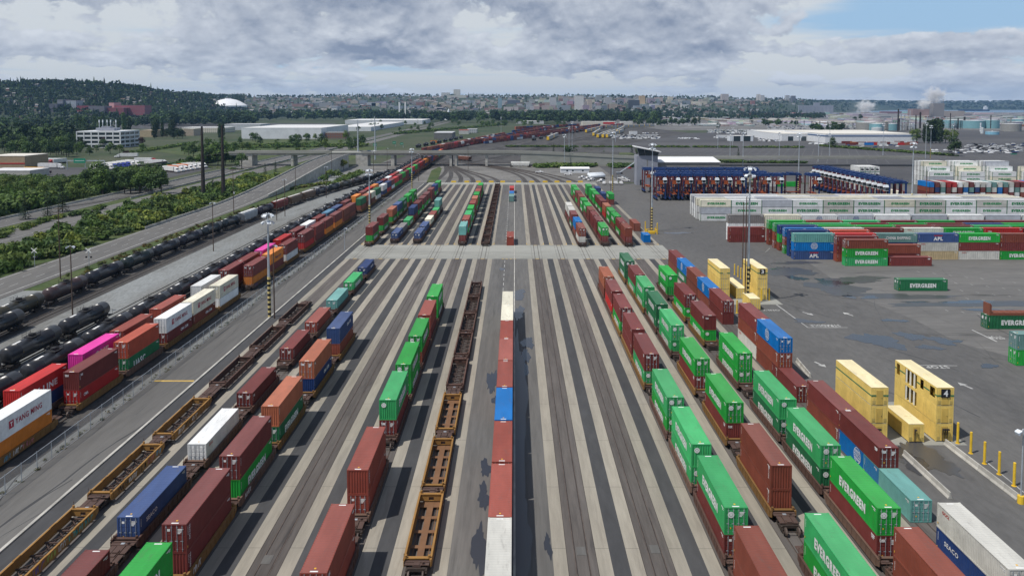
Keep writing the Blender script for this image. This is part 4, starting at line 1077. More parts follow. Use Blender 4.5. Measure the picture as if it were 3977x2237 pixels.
def wpole(px, py, h, label, arms=1, lamps=0, steel=False, r=.17, xy=None, box=False):
    p = spot(px, py) if xy is None else Vector((*xy, 0))
    rt = thing('utility_pole', label, 'pole', (p.x, p.y, -.08), 0, 'poles along the tracks and roads')
    mt = 'galvanised' if steel else 'wood_pole'
    def mk(): m = MB(); m.cyl((0, 0, 0), (0, 0, h), r, r*.62, n=8); return m.mesh('shaft', [mt])
    obj('shaft', cached(('wp_', h, r, steel), mk), rt)
    for k in range(arms):
        m = MB(); z = h-.6-1.3*k; m.box(-1.3, 1.3, -.07, .07, z, z+.14)
        for x in (-1.2, -.55, .55, 1.2): m.cyl((x, 0, z+.14), (x, 0, z+.38), .05, n=5)
        obj('crossarm', cached(('wa', z), lambda: m.mesh('crossarm', ['wood_pole'])), rt)
    for k in range(lamps):
        a = math.pi*k+.2; obj('lamp_head', cached('lamp', lamp_mesh), rt, (.2*math.cos(a), .2*math.sin(a), h), (rad(-25), 0, a-math.pi/2), scale=(.9,)*3)
    if box:
        m = MB(); m.cyl((.35, 0, h*.45), (.35, 0, h*.45+.9), .24, n=8); obj('transformer', m.mesh('transformer', ['lamp_white']), rt)
    return rt
for a in [(282, 1222, 15.8, 'wooden lamp pole beside the short tank cars', 0, 2), (235, 1082, 20, 'wooden power pole with crossarms by the crossing signals', 2, 0), (829, 975, 16, 'wooden lamp pole in a dry weed patch on gravel', 0, 2), (908, 832, 20, 'wooden power pole with transformer on the bank', 2, 0),
          (1107, 840, 16, 'lamp pole standing by the hopper cars', 0, 2), (1267, 768, 16, 'lamp pole where the sidings begin to fork', 0, 2), (1148, 742, 17, 'wooden pole below the ramp wall', 0, 0), (1288, 686, 18, 'wooden pole on the ramp foot slope', 1, 0), (1075, 856, 12, 'short pole behind the twin lamp mast', 0, 0),
          (1451, 682, 16, 'lamp pole on gravel near the overpass abutment', 0, 2), (1504, 668, 17, 'dark pole in the gravel before the bridge piers', 0, 1), (1625, 703, 17, 'lamp pole on the weedy verge by the ladder tracks', 0, 2), (1066, 1236, 16.5, 'wooden pole with a grey box next to the kerb mast', 0, 1),
          (1818, 660, 19, 'pole by the yellow blocks beside the bridge', 0, 2), (2372, 745, 14, 'wooden pole close behind the pickup mast', 0, 0), (2525, 904, 19, 'wooden pole inside the yellow guard rails', 0, 0), (2893, 1182, 26, 'brown pole in front of gate 3 mast', 0, 1), (3595, 838, 20, 'brown pole among the white reefer rows', 0, 1), (2884, 1040, 19.5, 'weathered pole before the grey reefer stack', 0, 1)]:
    wpole(*a, box=('transformer' in a[3]))
wpole(1348, 935, 7.2, 'short pale post with a camera at the access road edge', 0, 1, True, .12, xy=(-56.2, yrow(970, 0)))
p = spot(3964, 1952); wpole(0, 0, 9, 'grey twin lamp post on a yellow concrete foot', 0, 2, True, .1, xy=(p.x, p.y))
g = MB(); g.cyl((0, 0, 0), (0, 0, .95), .38, n=14); thing('post_foot', 'yellow concrete foot of the grey twin lamp post', 'concrete foot', (p.x, p.y, -.05), 0, None, g.mesh('post_foot', ['bollard_yellow']))
# yellow guard rails round the mast foot
c = spot(2529, 906); g = MB()
for sx in (-1.9, 1.9):
    for sy in (-1.9, 1.9): g.cyl((sx, sy, 0), (sx, sy, 2.0 if sx*sy > 0 else 4.2), .2, n=8)
for z in (.7, 1.3):
    for s in (-1.9, 1.9): g.obox((-1.9, s, z), (1.9, s, z), .12, .2); g.obox((s, -1.9, z), (s, 1.9, z), .12, .2)
g.box(-1.2, 1.2, -1.2, 1.2, 0, .9)
thing('guard_rail', 'yellow guard rails round the striped mast foot past the cross road', 'guard rail', (c.x, c.y, -.05), 0, None, g.mesh('guard_rail', ['bollard_yellow']))
# ------------------------------------------------------------------ stacks of the container yard (long sides to the camera)
def xrow(x0, D, cols, label_row, pitch=12.75, H=STD, sc=1.045, L=12.19):
    """cols: list of stacks, each 'top/../bottom' codes; laid along x from x0 at distance D"""
    for i, spec in enumerate(cols):
        if not spec: continue
        st = parse(spec)
        for k, (code, lg) in enumerate(st):
            tier = {1: 'single', 2: ['lower', 'upper'][k % 2], 3: TIER[3][k % 3]}.get(len(st), ['bottom', 'second', 'third', 'fourth', 'fifth'][k])
            if len(st) == 1: tier = 'single'
            container(x0+pitch*(i+.5), D+CWID/2, k*H, code, lg, H=H, L=12.6 if sc > 1 else L, rz=math.pi/2 if R.random() < .5 else -math.pi/2,
                      label=f'{PAL[code][0]} container, {tier} in {ORD[i]} stack, {label_row}', group=GRP, hidden=False)
xrow(98.1, spot(3360, 1033).y, ['b:T/g:E/l:E', 'm:X'], 'front row of the mixed yard block', pitch=13.1)
xrow(98.1, spot(3360, 1022).y+2, ['m/m/b', 'b:X/m'], 'second row of the mixed yard block', pitch=13.0)
xrow(86.4, spot(3160, 1008).y, ['t/c:C/s:P', 'r/m/b', 'u:B/n/m', 's:P/j:O/f', 'g:E/m/j:O', 'b/m:X/g:E', 'b/m', 'm/g:E'], 'teal-ended row of the mixed yard block', H=2.68)
for k, (py, cols) in enumerate([(995.8, ['n/n/n', 'h/m/b', 'l/m', 'g/b', 'm/b', 'l/m', 'b/m']), (985.7, ['c:C/b/g:E', 'j:O/b/b', 'm/m/b', 'j:O/m/m', 'g:E/m/b', 'r:m/b/m', 'm/g/m']), (974, ['n/g/b', 'g/m/b', 'g/b/m', 'm/m/b', 'm/b/b', 'l/m/b', 'g/m/m']),
                               (964, ['l/b/b', 'l/m/m', 'm/b/m', 'g/m/b', 'm/b/m', 's/m/b', 'g/b/b']), (951.4, ['g/m/b', 'b/m/b', 'l/m/m', 'm/b/b', 'g/m/b', 'm/b/m', 'm/g/b'])]):
    xrow(86.8, spot(3000, py).y, cols, ['navy-ended', 'round-emblem', 'slate-ended', 'faded', 'hindmost'][k]+' row of the mixed yard block', H=2.75)
xrow(74.8, spot(2900, 941).y, ['m/m:X'], 'maroon pair at the mixed block corner')
xrow(75.4, spot(2830, 936).y+1.5, ['q/w/w', 'y:m/y:m/w', 'w:c/w/w', 'e:c/w/w', 'w:c/w/w', 'e/w/w', 'w:c/w/w', 'e/w/w', 'w/w/w', 'e/w/w'], 'emblem reefer row', pitch=12.95, H=HC+.1)
W0 = spot(2800, 859).y
xrow(76.7, W0, ['y:W/e/w:W', 'w:V/w:W/w', 'e/w:W/w', 'w:W/w:V/w', 'j:V/j:W/w', 'w:V/w:V/w', 'y:W/w:W/w', 'j:V/j:V/w', 'w:V/w:W/w', 'j:W/w:W/w', 'w:V/w:V/w'], 'green-lettered reefer row', pitch=12.6, H=HC)
for k in range(1, 5):
    xrow(76.7+(-.4, 0, .2, .5)[k-1], W0+4.9*k, [R.choice(['w', 'y', 'e', 'w', 'y'])+'/'+R.choice(['w', 'e', 'w'])+'/w' for _ in range(11)], ORD[k]+' reefer row behind the green-lettered one', pitch=12.6, H=HC)
p = spot(3570, 1130); container(p.x+1, p.y+1.3, 0, 'd', 'E', L=12.6, H=HC, rz=-math.pi/2, label='green container with white lettering alone on the wet stacking ground', group=GRP)
p = spot(3850, 1278); container(p.x+5.5, p.y+1.3, 0, 'd', 'E', L=12.6, H=HC, rz=-math.pi/2, label='green container under a brown flat rack on the wet ground', group=GRP)
# brown flat rack on top
g = MB(); g.box(-6.3, 6.3, -1.2, 1.2, 0, .5); g.box(-6.3, -6.1, -1.2, 1.2, .5, 2.5); g.box(-6.1, -5.9, -1.2, -1.0, .5, 2.3); g.box(-6.1, -5.9, 1.0, 1.2, .5, 2.3); g.box(6.1, 6.3, -1.2, 1.2, .5, .8)
for k in range(9): g.box(-5.6+k*1.35, -4.4+k*1.35, -1.15, 1.15, .5, .56)
thing('flat_rack', 'brown flat rack with one end wall up, on a green container', 'flat rack', (p.x+5.9, p.y+1.3, HC+.01), 0, None, g.mesh('flat_rack', ['rusty_steel']), (.21, .075, .045, 1))
for k, c_ in enumerate('gu'):
    p = spot(3946, 1420); container(p.x+6.2, p.y+1.3, k*HC, c_, '', L=12.19, H=HC, rz=-math.pi/2, label=['bright green container under a grey teal one at the frame edge', 'grey teal container on a green one at the frame edge'][k], group=GRP, door=True)
# ends-on multi-coloured block and the tall white block behind
D2 = 406
cols = ['c:C/b/m', 'm/n/b', 'j/u/w', 'r/m/b', 'r/j/m', 'w/m/b', 'j/c/w', 'm/u/n', 'w/n/b', 'j/m/w', 'w/u/b', 'u/j/m', 'j/c/c', 'u/m/b', 'j/w/m', 'm/u/w', 'm/j/b', 'r/w/m', 'c/m/w']
for i, spec in enumerate(cols):
    for k, (code, lg) in enumerate(parse(spec)):
        container(215+2.95*i+CWID/2, D2+6.1, k*STD, code, lg, H=STD, label=f'{PAL[code][0]} container, {TIER[3][k]} in {ORD[i]} stack of the ends-on block', group=GRP, door=True)
for k in range(2): container(203.5-k*3, D2+9-2*k, (0, 0)[k], ('m', 'y')[k], '', H=HC, label=['maroon container beside the blue end of the ends-on block', 'cream container beside the straddle carriers'][k], group=GRP)
D3 = 460
for r_ in range(5):
    hgt = 3+min(2, r_//1) if r_ < 3 else 5
    for i in range(4 if r_ < 2 else 3):
        spec = '/'.join(R.choice(['w:W', 'w:V', 'w:W', 'y:W', 'e']) for _ in range(hgt)) if r_ in (0, 1, 2) else '/'.join('w' for _ in range(hgt))
        for k, (code, lg) in enumerate(parse(spec)):
            container(243+r_*-.6+18.4*i+7.5, D3+2.7*r_+1.2, k*HC, code, lg, H=HC, L=14.2, rz=-math.pi/2, label=f'{PAL[code][0]} reefer, level {ORD[k]}, {ORD[i]} column of far white block row {ORD[r_]}', group=GRP)
# reefers showing their dark machinery ends
def reefer(x, y, z, lab):
    rt = thing('reefer_container', lab, 'reefer container', (x, y, z), 0, 'reefers with dark machinery ends')
    obj('body', cont_body(12.19, HC, 2, True), rt, color=(.66, .67, .65, 1)); obj('roof', cont_roof(12.19, HC), rt, color=(.7, .7, .68, 1))
    def mk():
        m = MB(); m.box(-.95, .95, -6.13, -6.10, .35, 2.5, 1); m.box(-.8, .7, -6.17, -6.13, .95, 1.75); m.box(-.55, -.05, -6.19, -6.17, 1.9, 2.3); m.box(-1.2, 1.2, -6.115, -6.1, .0, .2, 2); m.box(-1.215, -1.05, -6.125, -6.1, 0, 2.88, 2); return m.mesh('machinery', ['sign_black', 'letter_white', 'green_band'])
    obj('machinery', cached('rfm', mk), rt)
for i in range(4):
    for k in range(5): reefer(188+2.7*i, 430, k*HC, f'white reefer with dark machinery end, {ORD[k]} level, {ORD[i]} column by carriers')
for i in range(7):
    for k in range(3): reefer(170+2.7*i+4, 453, k*HC+.0, f'white reefer, {ORD[k]} level, {ORD[i]} column of the block behind carriers')
for i in range(3): container(128+13*i+6, 460, (0, HC, 0)[i] if i != 1 else 0, 'ywg'[i], '', rz=-math.pi/2, label=['cream', 'white', 'green'][i]+' container lying behind the straddle carriers', group=GRP)
container(140, 457, HC, 'y', 'W', rz=-math.pi/2, label='cream container perched alone on another behind the straddle carriers', group=GRP)
# ------------------------------------------------------------------ straddle carriers
SBLUE = (.020, .050, .16, 1); SMAR = (.15, .045, .05, 1); SOR = (.34, .085, .03, 1)
def carrier_meshes():
    def leg():
        m = MB(); m.box(-.27, .27, -.38, .38, 1.3, 12.2); m.box(-.31, .31, -.12, .12, 5.0, 5.5, 1); return m.mesh('leg', ['paint', 'letter_white'])
    def beam():
        m = MB(); m.box(-.36, .36, -4.7, 4.7, .95, 1.75)
        for y in (-3.9, -1.4, 1.4, 3.9): m.cyl((-.25, y, .75), (.25, y, .75), .75, n=12, mi=1); m.box(-.42, .42, y-.28, y+.28, 1.2, 2.1)
        m.box(-.3, .3, -.9, .9, 1.75, 2.8, 2)
        return m.mesh('wheel_beam', ['paint', 'black_rubber', 'dark_steel'])
    def top():
        m = MB()
        for s in (-1, 1):
            m.box(s*2.2-.35, s*2.2+.35, -4.6, 4.6, 12.2, 12.9); m.box(-1.85, 1.85, *sorted((s*4.1, s*3.4)), 12.25, 12.85); m.box(s*2.2-.5, s*2.2+.5, -1.8, 1.8, 12.9, 13.55)
            m.cyl((-2.3, s*3.7, 13.1), (2.3, s*3.7, 13.1), .3, n=8)
        m.box(-1.6, 1.6, -2.4, 2.4, 12.3, 13.0); m.box(-.9, .9, -1.0, 1.2, 13.0, 13.6)
        for s in (-1, 1):
            for y in (-4.5, -1.5, 1.5, 4.5): m.box(s*2.6-.03, s*2.6+.03, y-.03, y+.03, 12.9, 14.0)
            m.box(s*2.6-.03, s*2.6+.03, -4.5, 4.5, 13.95, 14.02)
        return m.mesh('top_frame', ['paint'])
    def cab():
        m = MB(); m.box(.95, 2.5, -5.9, -4.3, 9.1, 10.5, 1); m.box(.9, 2.55, -5.95, -4.25, 8.95, 9.1); m.add([(.75, -6.15, 10.5), (2.7, -6.15, 10.5), (2.7, -4.1, 10.5), (.75, -4.1, 10.5), (1.1, -5.8, 11.6), (2.35, -5.8, 11.6), (2.35, -4.3, 11.6), (1.1, -4.3, 11.6)], [(0,1,2,3), (4,5,6,7), (0,1,5,4), (1,2,6,5), (2,3,7,6), (3,0,4,7)])
        m.box(1.35, 2.15, -5.98, -5.9, 10.8, 11.15, 2)
        for x in (.95, 2.5): m.box(x-.05, x+.05, -5.93, -5.85, 9.1, 10.5)
        return m.mesh('cab', ['lamp_white', 'glass_dark', 'sign_black'])
    def spr():
        m = MB(); m.box(-1.2, 1.2, -5.2, -4.6, 8.3, 9.0); m.box(-1.0, .8, -4.95, -4.4, 9.0, 10.2); m.box(-1.2, 1.2, -3, 3, 3.4, 3.8); m.box(-.5, .5, -4.6, 4.6, 3.3, 3.7); m.box(-1.2, 1.2, -4.7, -4.3, 3.2, 3.6); m.box(-1.2, 1.2, 4.3, 4.7, 3.2, 3.6)
        for x in (-.9, .9):
            for y in (-2.5, 2.5): m.cyl((x, y, 3.8), (x, y, 12.3), .05, n=5)
        return m.mesh('spreader', ['paint'])
    return [cached(('sc', i), f) for i, f in enumerate((leg, beam, top, cab, spr))]
def carrier(x, y, rz, label, grp):
    lg, bm, tp, cb, sp_ = carrier_meshes()
    rt = thing('straddle_carrier', label, 'straddle carrier', (x, y, -.05), rz, grp)
    for sx in (-1, 1):
        obj('wheel_beam', bm, rt, (sx*2.2, 0, 0), color=SBLUE)
        for sy in (-1, 1): obj('leg', lg, rt, (sx*2.2, sy*3.75, 0), color=SMAR if sx < 0 else SBLUE)
    obj('top_frame', tp, rt, color=SBLUE); obj('cab', cb, rt); obj('spreader', sp_, rt, color=SOR)
    m = cached('scp', lambda: MB().box(-1.9, -.3, -4.75, -4.45, 9.6, 12.2).box(-2.45, -1.95, -4.3, -4.1, 1.8, 9.4).box(-1.7, -1.3, -4.8, -4.75, 10.7, 11.4, 1).mesh('machinery_box', ['paint', 'letter_white']))
    obj('machinery_box', m, rt, color=SMAR)
yS = yrow(779, 0)+4
for i, px in enumerate([2566, 2617, 2666, 2715, 2767, 2817, 2866, 2967, 3016, 3162]):
    x = (px-1998)*47.8/370; carrier(x, yS, 0, f'blue and maroon straddle carrier, {ORD[i]} in the front line by the reefers', 'straddle carriers parked before the shed')
for i in range(10):
    carrier(73.2+6.38*i, yS+35, 0, f'blue and maroon straddle carrier, {ORD[i]} in the line before the shed', 'straddle carriers parked before the shed')
for i in range(9):
    carrier(77.0+6.38*i, yS+12.5, math.pi, f'blue straddle carrier turned round, {ORD[i]} in the line between the other two', 'straddle carriers parked before the shed')
carrier((3090-1998)*47.8/370, yS+4, math.pi/2, 'blue straddle carrier standing crosswise near the mast', 'straddle carriers parked before the shed')
for i in range(16):
    carrier(174, 358+5.72*i, -math.pi/2, f'white-roofed straddle carrier, {ORD[i]} in the column beside the machinery-end reefers', 'straddle carriers in a receding column')
# ------------------------------------------------------------------ control tower and maintenance shed
plain_mat('tower_grey', (.27, .285, .33, 1), .7, .06, .2); plain_mat('shed_grey', (.20, .195, .185, 1), .8, .08, .2); plain_mat('roof_white', (.80, .80, .80, 1), .6, .05, .1); plain_mat('door_green', (.02, .07, .065, 1), .5, .1)
tx0, tx1, ty0 = (2470-1998)*47.8/309.5, (2552-1998)*47.8/309.5, 468
rt = thing('control_tower', 'grey block tower with slanted glazed lookout and sloping roof', 'control tower', ((tx0+tx1)/2, ty0+5, -.05))
hw = (tx1-tx0)/2
g = MB(); g.box(-hw, hw, -5, 5, 0, 17.6); g.box(-.25, .35, -5.04, -5.0, 11.2, 15.2, 1); g.box(-.25, .35, -5.04, -5.0, 6.5, 9.4, 1); g.box(-hw+2, -hw+4.2, -5.05, -5.0, 0, 3.2, 2)
obj('shaft', g.mesh('shaft', ['tower_grey', 'shed_grey', 'glass_dark']), rt)
g = MB(); a = hw
g.add([(-a+1.4, -5, 17.6), (a, -5, 17.6), (a, 5, 17.6), (-a+1.4, 5, 17.6), (-a+.0, -6.3, 22.3), (a+.4, -6.3, 19.8), (a+.4, 6.3, 19.8), (-a+.0, 6.3, 22.3)], [(0,1,2,3), (4,5,6,7), (0,1,5,4), (1,2,6,5), (2,3,7,6), (3,0,4,7)])
for k in range(4):
    t_ = k/3; g.obox((-a+1.4+(2*a-1.4)*t_, -5.04, 17.6), (-a+(2*a+.4)*t_, -6.36, 22.3-2.5*t_), .16, .16, 1)
obj('lookout', g.mesh('lookout', ['glass_dark', 'tower_grey']), rt)
g = MB(); g.add([(-a-1, -7, 23.3), (a+1.5, -7.2, 20.2), (a+1.5, 7, 20.2), (-a-1, 7, 23.3), (-a-1, -7, 22.7), (a+1.5, -7.2, 19.7), (a+1.5, 7, 19.7), (-a-1, 7, 22.7)], [(0,1,2,3), (4,5,6,7), (0,1,5,4), (1,2,6,5), (2,3,7,6), (3,0,4,7)])
obj('roof', g.mesh('roof', ['roof_white']), rt)
g = MB(); g.obox((-a, 3, 13), (-a-9, 1, 7.2), 1.2, .3); g.box(-a-11.5, -a-9, 0, 2.2, 7, 7.3); g.obox((-a, 2.4, 14), (-a-9, .4, 8.2), .06, .06); g.obox((-a-11, 1, 7), (-a-4, 1, 3.5), 1.2, .3); g.cyl((-a-10.5, 1, 0), (-a-10.5, 1, 7), .12, n=6)
obj('outside_stair', g.mesh('outside_stair', ['galvanised']), rt)
rt = thing('maintenance_shed', 'brown grey maintenance shed with white roof and four tall roller doors', 'shed', (tx1+19.2, ty0+14, -.05))
g = MB(); sw = 19.0
g.box(-sw, sw, -9, 9, 8.3, 13.2)
xs = [-sw, -sw+1.0, -sw+7.4, -sw+10.3, -sw+16.7, -sw+19.6, -sw+26.0, -sw+28.9, -sw+35.3, sw]
for i in range(0, 10, 2): g.box(xs[i], xs[i+1], -9, -8.4, 0, 8.3)
g.box(-sw, -sw+.5, -8.4, 9, 0, 8.3); g.box(sw-.5, sw, -8.4, 9, 0, 8.3); g.box(-sw+.5, sw-.5, 8.5, 9, 0, 8.3)
obj('wall', g.mesh('wall', ['shed_grey']), rt)
g = MB(); g.add([(-sw-.5, -9.5, 13.2), (sw+.5, -9.5, 13.2), (sw+.5, 9.5, 15.2), (-sw-.5, 9.5, 15.2), (-sw-.5, -9.5, 13.5), (sw+.5, -9.5, 13.5), (sw+.5, 9.5, 15.5), (-sw-.5, 9.5, 15.5)], [(0,1,2,3), (4,5,6,7), (0,1,5,4), (1,2,6,5), (2,3,7,6), (3,0,4,7)])
obj('roof', g.mesh('roof', ['roof_white']), rt)
for i in range(4):
    g = MB(); z0 = 0 if i in (0, 3) else 6.9
    x0, x1 = xs[2*i+1], xs[2*i+2]
    for k in range(int((8.3-z0)/.42)): g.box(x0, x1, -8.55, -8.5, z0+k*.42, z0+k*.42+.4)
    obj('roller_door', g.mesh('roller_door', ['door_green']), rt)
# site office, small yard things
def vehicle_mesh(kind):
    def mk_car():
        m = MB(); s = [(-2.2, .35), (-2.25, .75), (-2.1, .95), (-1.5, 1.0), (-.85, 1.45), (.75, 1.47), (1.55, 1.05), (2.15, .95), (2.25, .6), (2.2, .3)]
        n = len(s); W = .86
        vs = [(-W*(1 if z < 1.05 else .82), y, z) for y, z in s]+[(W*(1 if z < 1.05 else .82), y, z) for y, z in s]
        m.add(vs, [tuple(range(n)), tuple(range(n, 2*n))]+[(i, (i+1) % n, n+(i+1) % n, n+i) for i in range(n)])
        return m.mesh('car_body', ['smooth_paint'])
    def mk_glass():
        m = MB()
        m.add([(-.66, -1.46, 1.03), (.66, -1.46, 1.03), (.6, -.92, 1.43), (-.6, -.92, 1.43)], [(0, 1, 2, 3)]); m.add([(-.6, .83, 1.46), (.6, .83, 1.46), (.66, 1.5, 1.09), (-.66, 1.5, 1.09)], [(0, 1, 2, 3)])
        m.v = [(x, y, z+.012) for x, y, z in m.v]
        for s in (-1, 1): m.add([(s*.80, -1.2, 1.06), (s*.80, 1.2, 1.06), (s*.72, .7, 1.40), (s*.72, -.75, 1.40)], [(0, 1, 2, 3)])
        return m.mesh('car_glass', ['glass_dark'])
    def mk_wheels():
        m = MB()
        for s in (-1, 1):
            for y in (-1.35, 1.35): m.cyl((s*.72, y, .32), (s*.9, y, .32), .32, n=10)
        return m.mesh('car_wheels', ['black_rubber'])
    def mk_pick():
        m = MB(); W = .95
        for s in ([(-2.7, .45), (-2.7, 1.05), (-1.6, 1.1), (-1.05, 1.8), (.35, 1.82), (.5, 1.12), (.5, .45)],):
            n = len(s); m.add([(-W*(1 if z < 1.3 else .84), y, z) for y, z in s]+[(W*(1 if z < 1.3 else .84), y, z) for y, z in s], [tuple(range(n)), tuple(range(n, 2*n))]+[(i, (i+1) % n, n+(i+1) % n, n+i) for i in range(n)])
        m.box(-W, -W+.1, .5, 2.8, .5, 1.1); m.box(W-.1, W, .5, 2.8, .5, 1.1); m.box(-W+.1, W-.1, 2.7, 2.8, .5, 1.1); m.box(-W+.1, W-.1, .5, 2.7, .5, .62)
        return m.mesh('pickup_body', ['smooth_paint'])
    def mk_pglass():
        m = MB(); m.add([(-.8, -1.6, 1.14), (.8, -1.6, 1.14), (.7, -1.09, 1.78), (-.7, -1.09, 1.78)], [(0, 1, 2, 3)]); m.v = [(x, y-.012, z+.012) for x, y, z in m.v]
        for s in (-1, 1): m.add([(s*.91, -1.2, 1.2), (s*.91, .3, 1.2), (s*.81, .2, 1.74), (s*.81, -.95, 1.74)], [(0, 1, 2, 3)])
        return m.mesh('pickup_glass', ['glass_dark'])
    def mk_pw():
        m = MB()
        for s in (-1, 1):
            for y in (-1.75, 1.75): m.cyl((s*.78, y, .38), (s*.98, y, .38), .38, n=10)
        return m.mesh('pickup_wheels', ['black_rubber'])
    if kind == 'car': return cached('vc', mk_car), cached('vg', mk_glass), cached('vw', mk_wheels)
    return cached('pc', mk_pick), cached('pg', mk_pglass), cached('pw', mk_pw)
def vehicle(x, y, z, rz, label, colr, kind='car', group=None, parts=True):
    b_, g_, w_ = vehicle_mesh(kind)
    if not parts: return thing('parked_car', label, 'car', (x, y, z), rz, group, b_, colr)
    rt = thing('parked_car' if kind == 'car' else 'pickup_truck', label, 'car' if kind == 'car' else 'pickup', (x, y, z), rz, group)
    obj('body', b_, rt, color=colr); obj('windows', g_, rt); obj('wheels', w_, rt)
    return rt
WH = (.72, .72, .72, 1)
p = spot(2233, 672); rt = thing('site_office', 'white site office cabin with low pitched roof beside the ladder tracks', 'site office', (p.x, p.y+3, -.07))
g = MB(); g.box(-10, 10, -3, 3, 0, 3); obj('wall', g.mesh('wall', ['white_wall']), rt)
g = MB(); g.add([(-10.3, -3.4, 3), (10.3, -3.4, 3), (10.3, 0, 4.1), (-10.3, 0, 4.1), (10.3, 3.4, 3), (-10.3, 3.4, 3)], [(0,1,2,3), (3,2,4,5), (0,3,5), (1,2,4)]); obj('roof', g.mesh('roof', ['roof_white']), rt)
for x in (-5.5, -1.5, 5.5): g = MB(); g.box(x-.6, x+.6, -3.05, -3.0, 1.1, 2.1); obj('window', g.mesh('window', ['glass_dark']), rt)
for i, (px, py, rz, k, c_, lab) in enumerate([(2346, 716, 3.0, 'pickup', WH, 'white pickup with yellow bumper beside the striped mast'), (2372, 716, 3.1, 'pickup', WH, 'white pickup half behind the striped mast'), (2392, 716, 3.2, 'pickup', WH, 'white pickup before the green tarp'), (2412, 716, 3.15, 'pickup', WH, 'white pickup beside the yellow rail'),
        (2415, 697, 1.2, 'pickup', WH, 'white pickup behind the green tarp'), (2430, 705, 1.4, 'pickup', WH, 'white pickup parked by the rail pair'), (2335, 706, 2.4, 'pickup', WH, 'white pickup at the gravel edge'), (2262, 693, 2.2, 'pickup', WH, 'white tractor unit first of the tanker line'), (2280, 698, 2.2, 'pickup', WH, 'white tractor unit second of the tanker line'), (2298, 702, 2.2, 'pickup', WH, 'white tractor unit third of the tanker line'),
        (2406, 676, 1.5, 'car', (.02, .02, .03, 1), 'black car crossing the yard behind the pickups'), (2207, 681, 1.4, 'pickup', WH, 'white pickup by the site office'), (2095, 672, 1.5, 'pickup', WH, 'white flatbed pickup on the ladder track ground'), (2440, 656, 1.6, 'car', (.4, .02, .03, 1), 'red car parked by the tunnel fence')]):
    p = spot(px, py); vehicle(p.x, p.y, -.05, rz, lab, c_, k, 'vehicles by the site office')
def tanker(px, py, lab, c_=WH):
    p = spot(px, py); rt = thing('tank_trailer', lab, 'tank trailer', (p.x, p.y, -.05), rad(-62), 'white tank trailers')
    g = MB(); g.lathe([(-6, .05), (-5.9, .9), (-5.6, 1.2), (5.6, 1.2), (5.9, .9), (6, .05)], 'y', 14, 0, (0, 0, 2.2)); obj('tank', g.mesh('tank', ['lamp_white'], True), rt)
    g = MB(); g.box(-.5, .5, -5.5, 5.8, .8, 1.05)
    for y in (3.6, 4.9, -4): g.cyl((-1.1, y, .5), (1.1, y, .5), .5, n=10)
    obj('chassis', g.mesh('chassis', ['dark_steel']), rt)
for i, q in enumerate([(2312, 690), (2316, 694), (2319, 698)]): tanker(*q, ['white tank trailer at the back of the group', 'white tank trailer in the middle of the group', 'white tank trailer by the dark one'][i])
# yellow blocks at the end of the bays
for i, px in enumerate([1762, 1813, 1858, 1908, 1952, 2014, 2065, 2117, 2163, 2209, 2254]):
    p = spot(px, 709); g = cached('yblk', lambda: MB().box(-1.5, 1.5, -.45, .45, 0, .85).box(-1.3, 1.3, -.38, .38, .85, 1.0).mesh('yellow_block', ['bollard_yellow']))
    thing('barrier_block', f'yellow barrier block, {ORD[i]} along the end apron from the fence', 'barrier block', (p.x, p.y, -.05), 0, 'yellow blocks at the bay ends', g)
# ------------------------------------------------------------------ trees, shrubs, woods
def leaf_mat(name, src):
    m, t, b = new_mat(name)
    c = t.node('ShaderNodeObjectInfo').outputs['Color'] if src == 'o' else t.node('ShaderNodeAttribute', attribute_name='tint').outputs['Color']
    n1 = t.noise(objvec(t), .45, 4, .65)
    c2 = t.mix(t.ramp(n1, .35, .68), t.mix(1.0, c, (.62, .66, .6, 1), 'MULTIPLY'), t.mix(1.0, c, (1.35, 1.28, 1.0, 1), 'MULTIPLY'))
    t.l.new(c2, b.inputs['Base Color']); b.inputs['Roughness'].default_value = .65; b.inputs['Specular IOR Level'].default_value = .25
    tr = t.node('ShaderNodeBsdfTranslucent'); t.l.new(c2, tr.inputs['Color'])
    mx = t.node('ShaderNodeMixShader', i_0=.22); t.l.new(b.outputs[0], mx.inputs[1]); t.l.new(tr.outputs[0], mx.inputs[2])
    t.l.new(mx.outputs[0], m.node_tree.nodes['Material Output'].inputs['Surface'])
leaf_mat('foliage', 'o'); leaf_mat('foliage_mass', 'a')
def leaves(r, cx, cy, cz, R_, Rz, n, s, mb):
    """n leaf sprays on the skin and inside an uneven lobe"""
    for _ in range(n):
        a = r.uniform(0, 6.283); u = r.uniform(-.75, 1); q = math.sqrt(max(0, 1-u*u)); k = r.uniform(.55, 1.08)
        x, y, z = cx+R_*k*q*math.cos(a), cy+R_*k*q*math.sin(a), cz+Rz*k*u
        d = Vector((q*math.cos(a)+r.uniform(-.8, .8), q*math.sin(a)+r.uniform(-.8, .8), u+r.uniform(-.3, .9))).normalized()
        e = d.cross(Vector((r.uniform(-1, 1), r.uniform(-1, 1), r.uniform(-1, 1)))).normalized(); f = d.cross(e)
        w = s*r.uniform(.6, 1.3); h = w*r.uniform(.5, 1.0)
        p = Vector((x, y, z))
        mb.add([tuple(p-e*w), tuple(p-f*h*.8+e*w*.15), tuple(p+e*w), tuple(p+f*h)], [(0, 1, 2, 3)])
def crown_broad(seed, H=9, W=3.6, n=620, s=.42):
    r = random.Random(seed); m = MB(); L = r.randint(7, 10)
    for k in range(L):
        a = k*2.4+r.random(); q = W*.58*math.sqrt((k+.3)/L); z = H*(.42+.40*r.random()-(.12 if q > W*.4 else -.08))
        leaves(r, q*math.cos(a), q*math.sin(a), z, W*r.uniform(.38, .58), H*r.uniform(.14, .22), n//L, s, m)
    return m
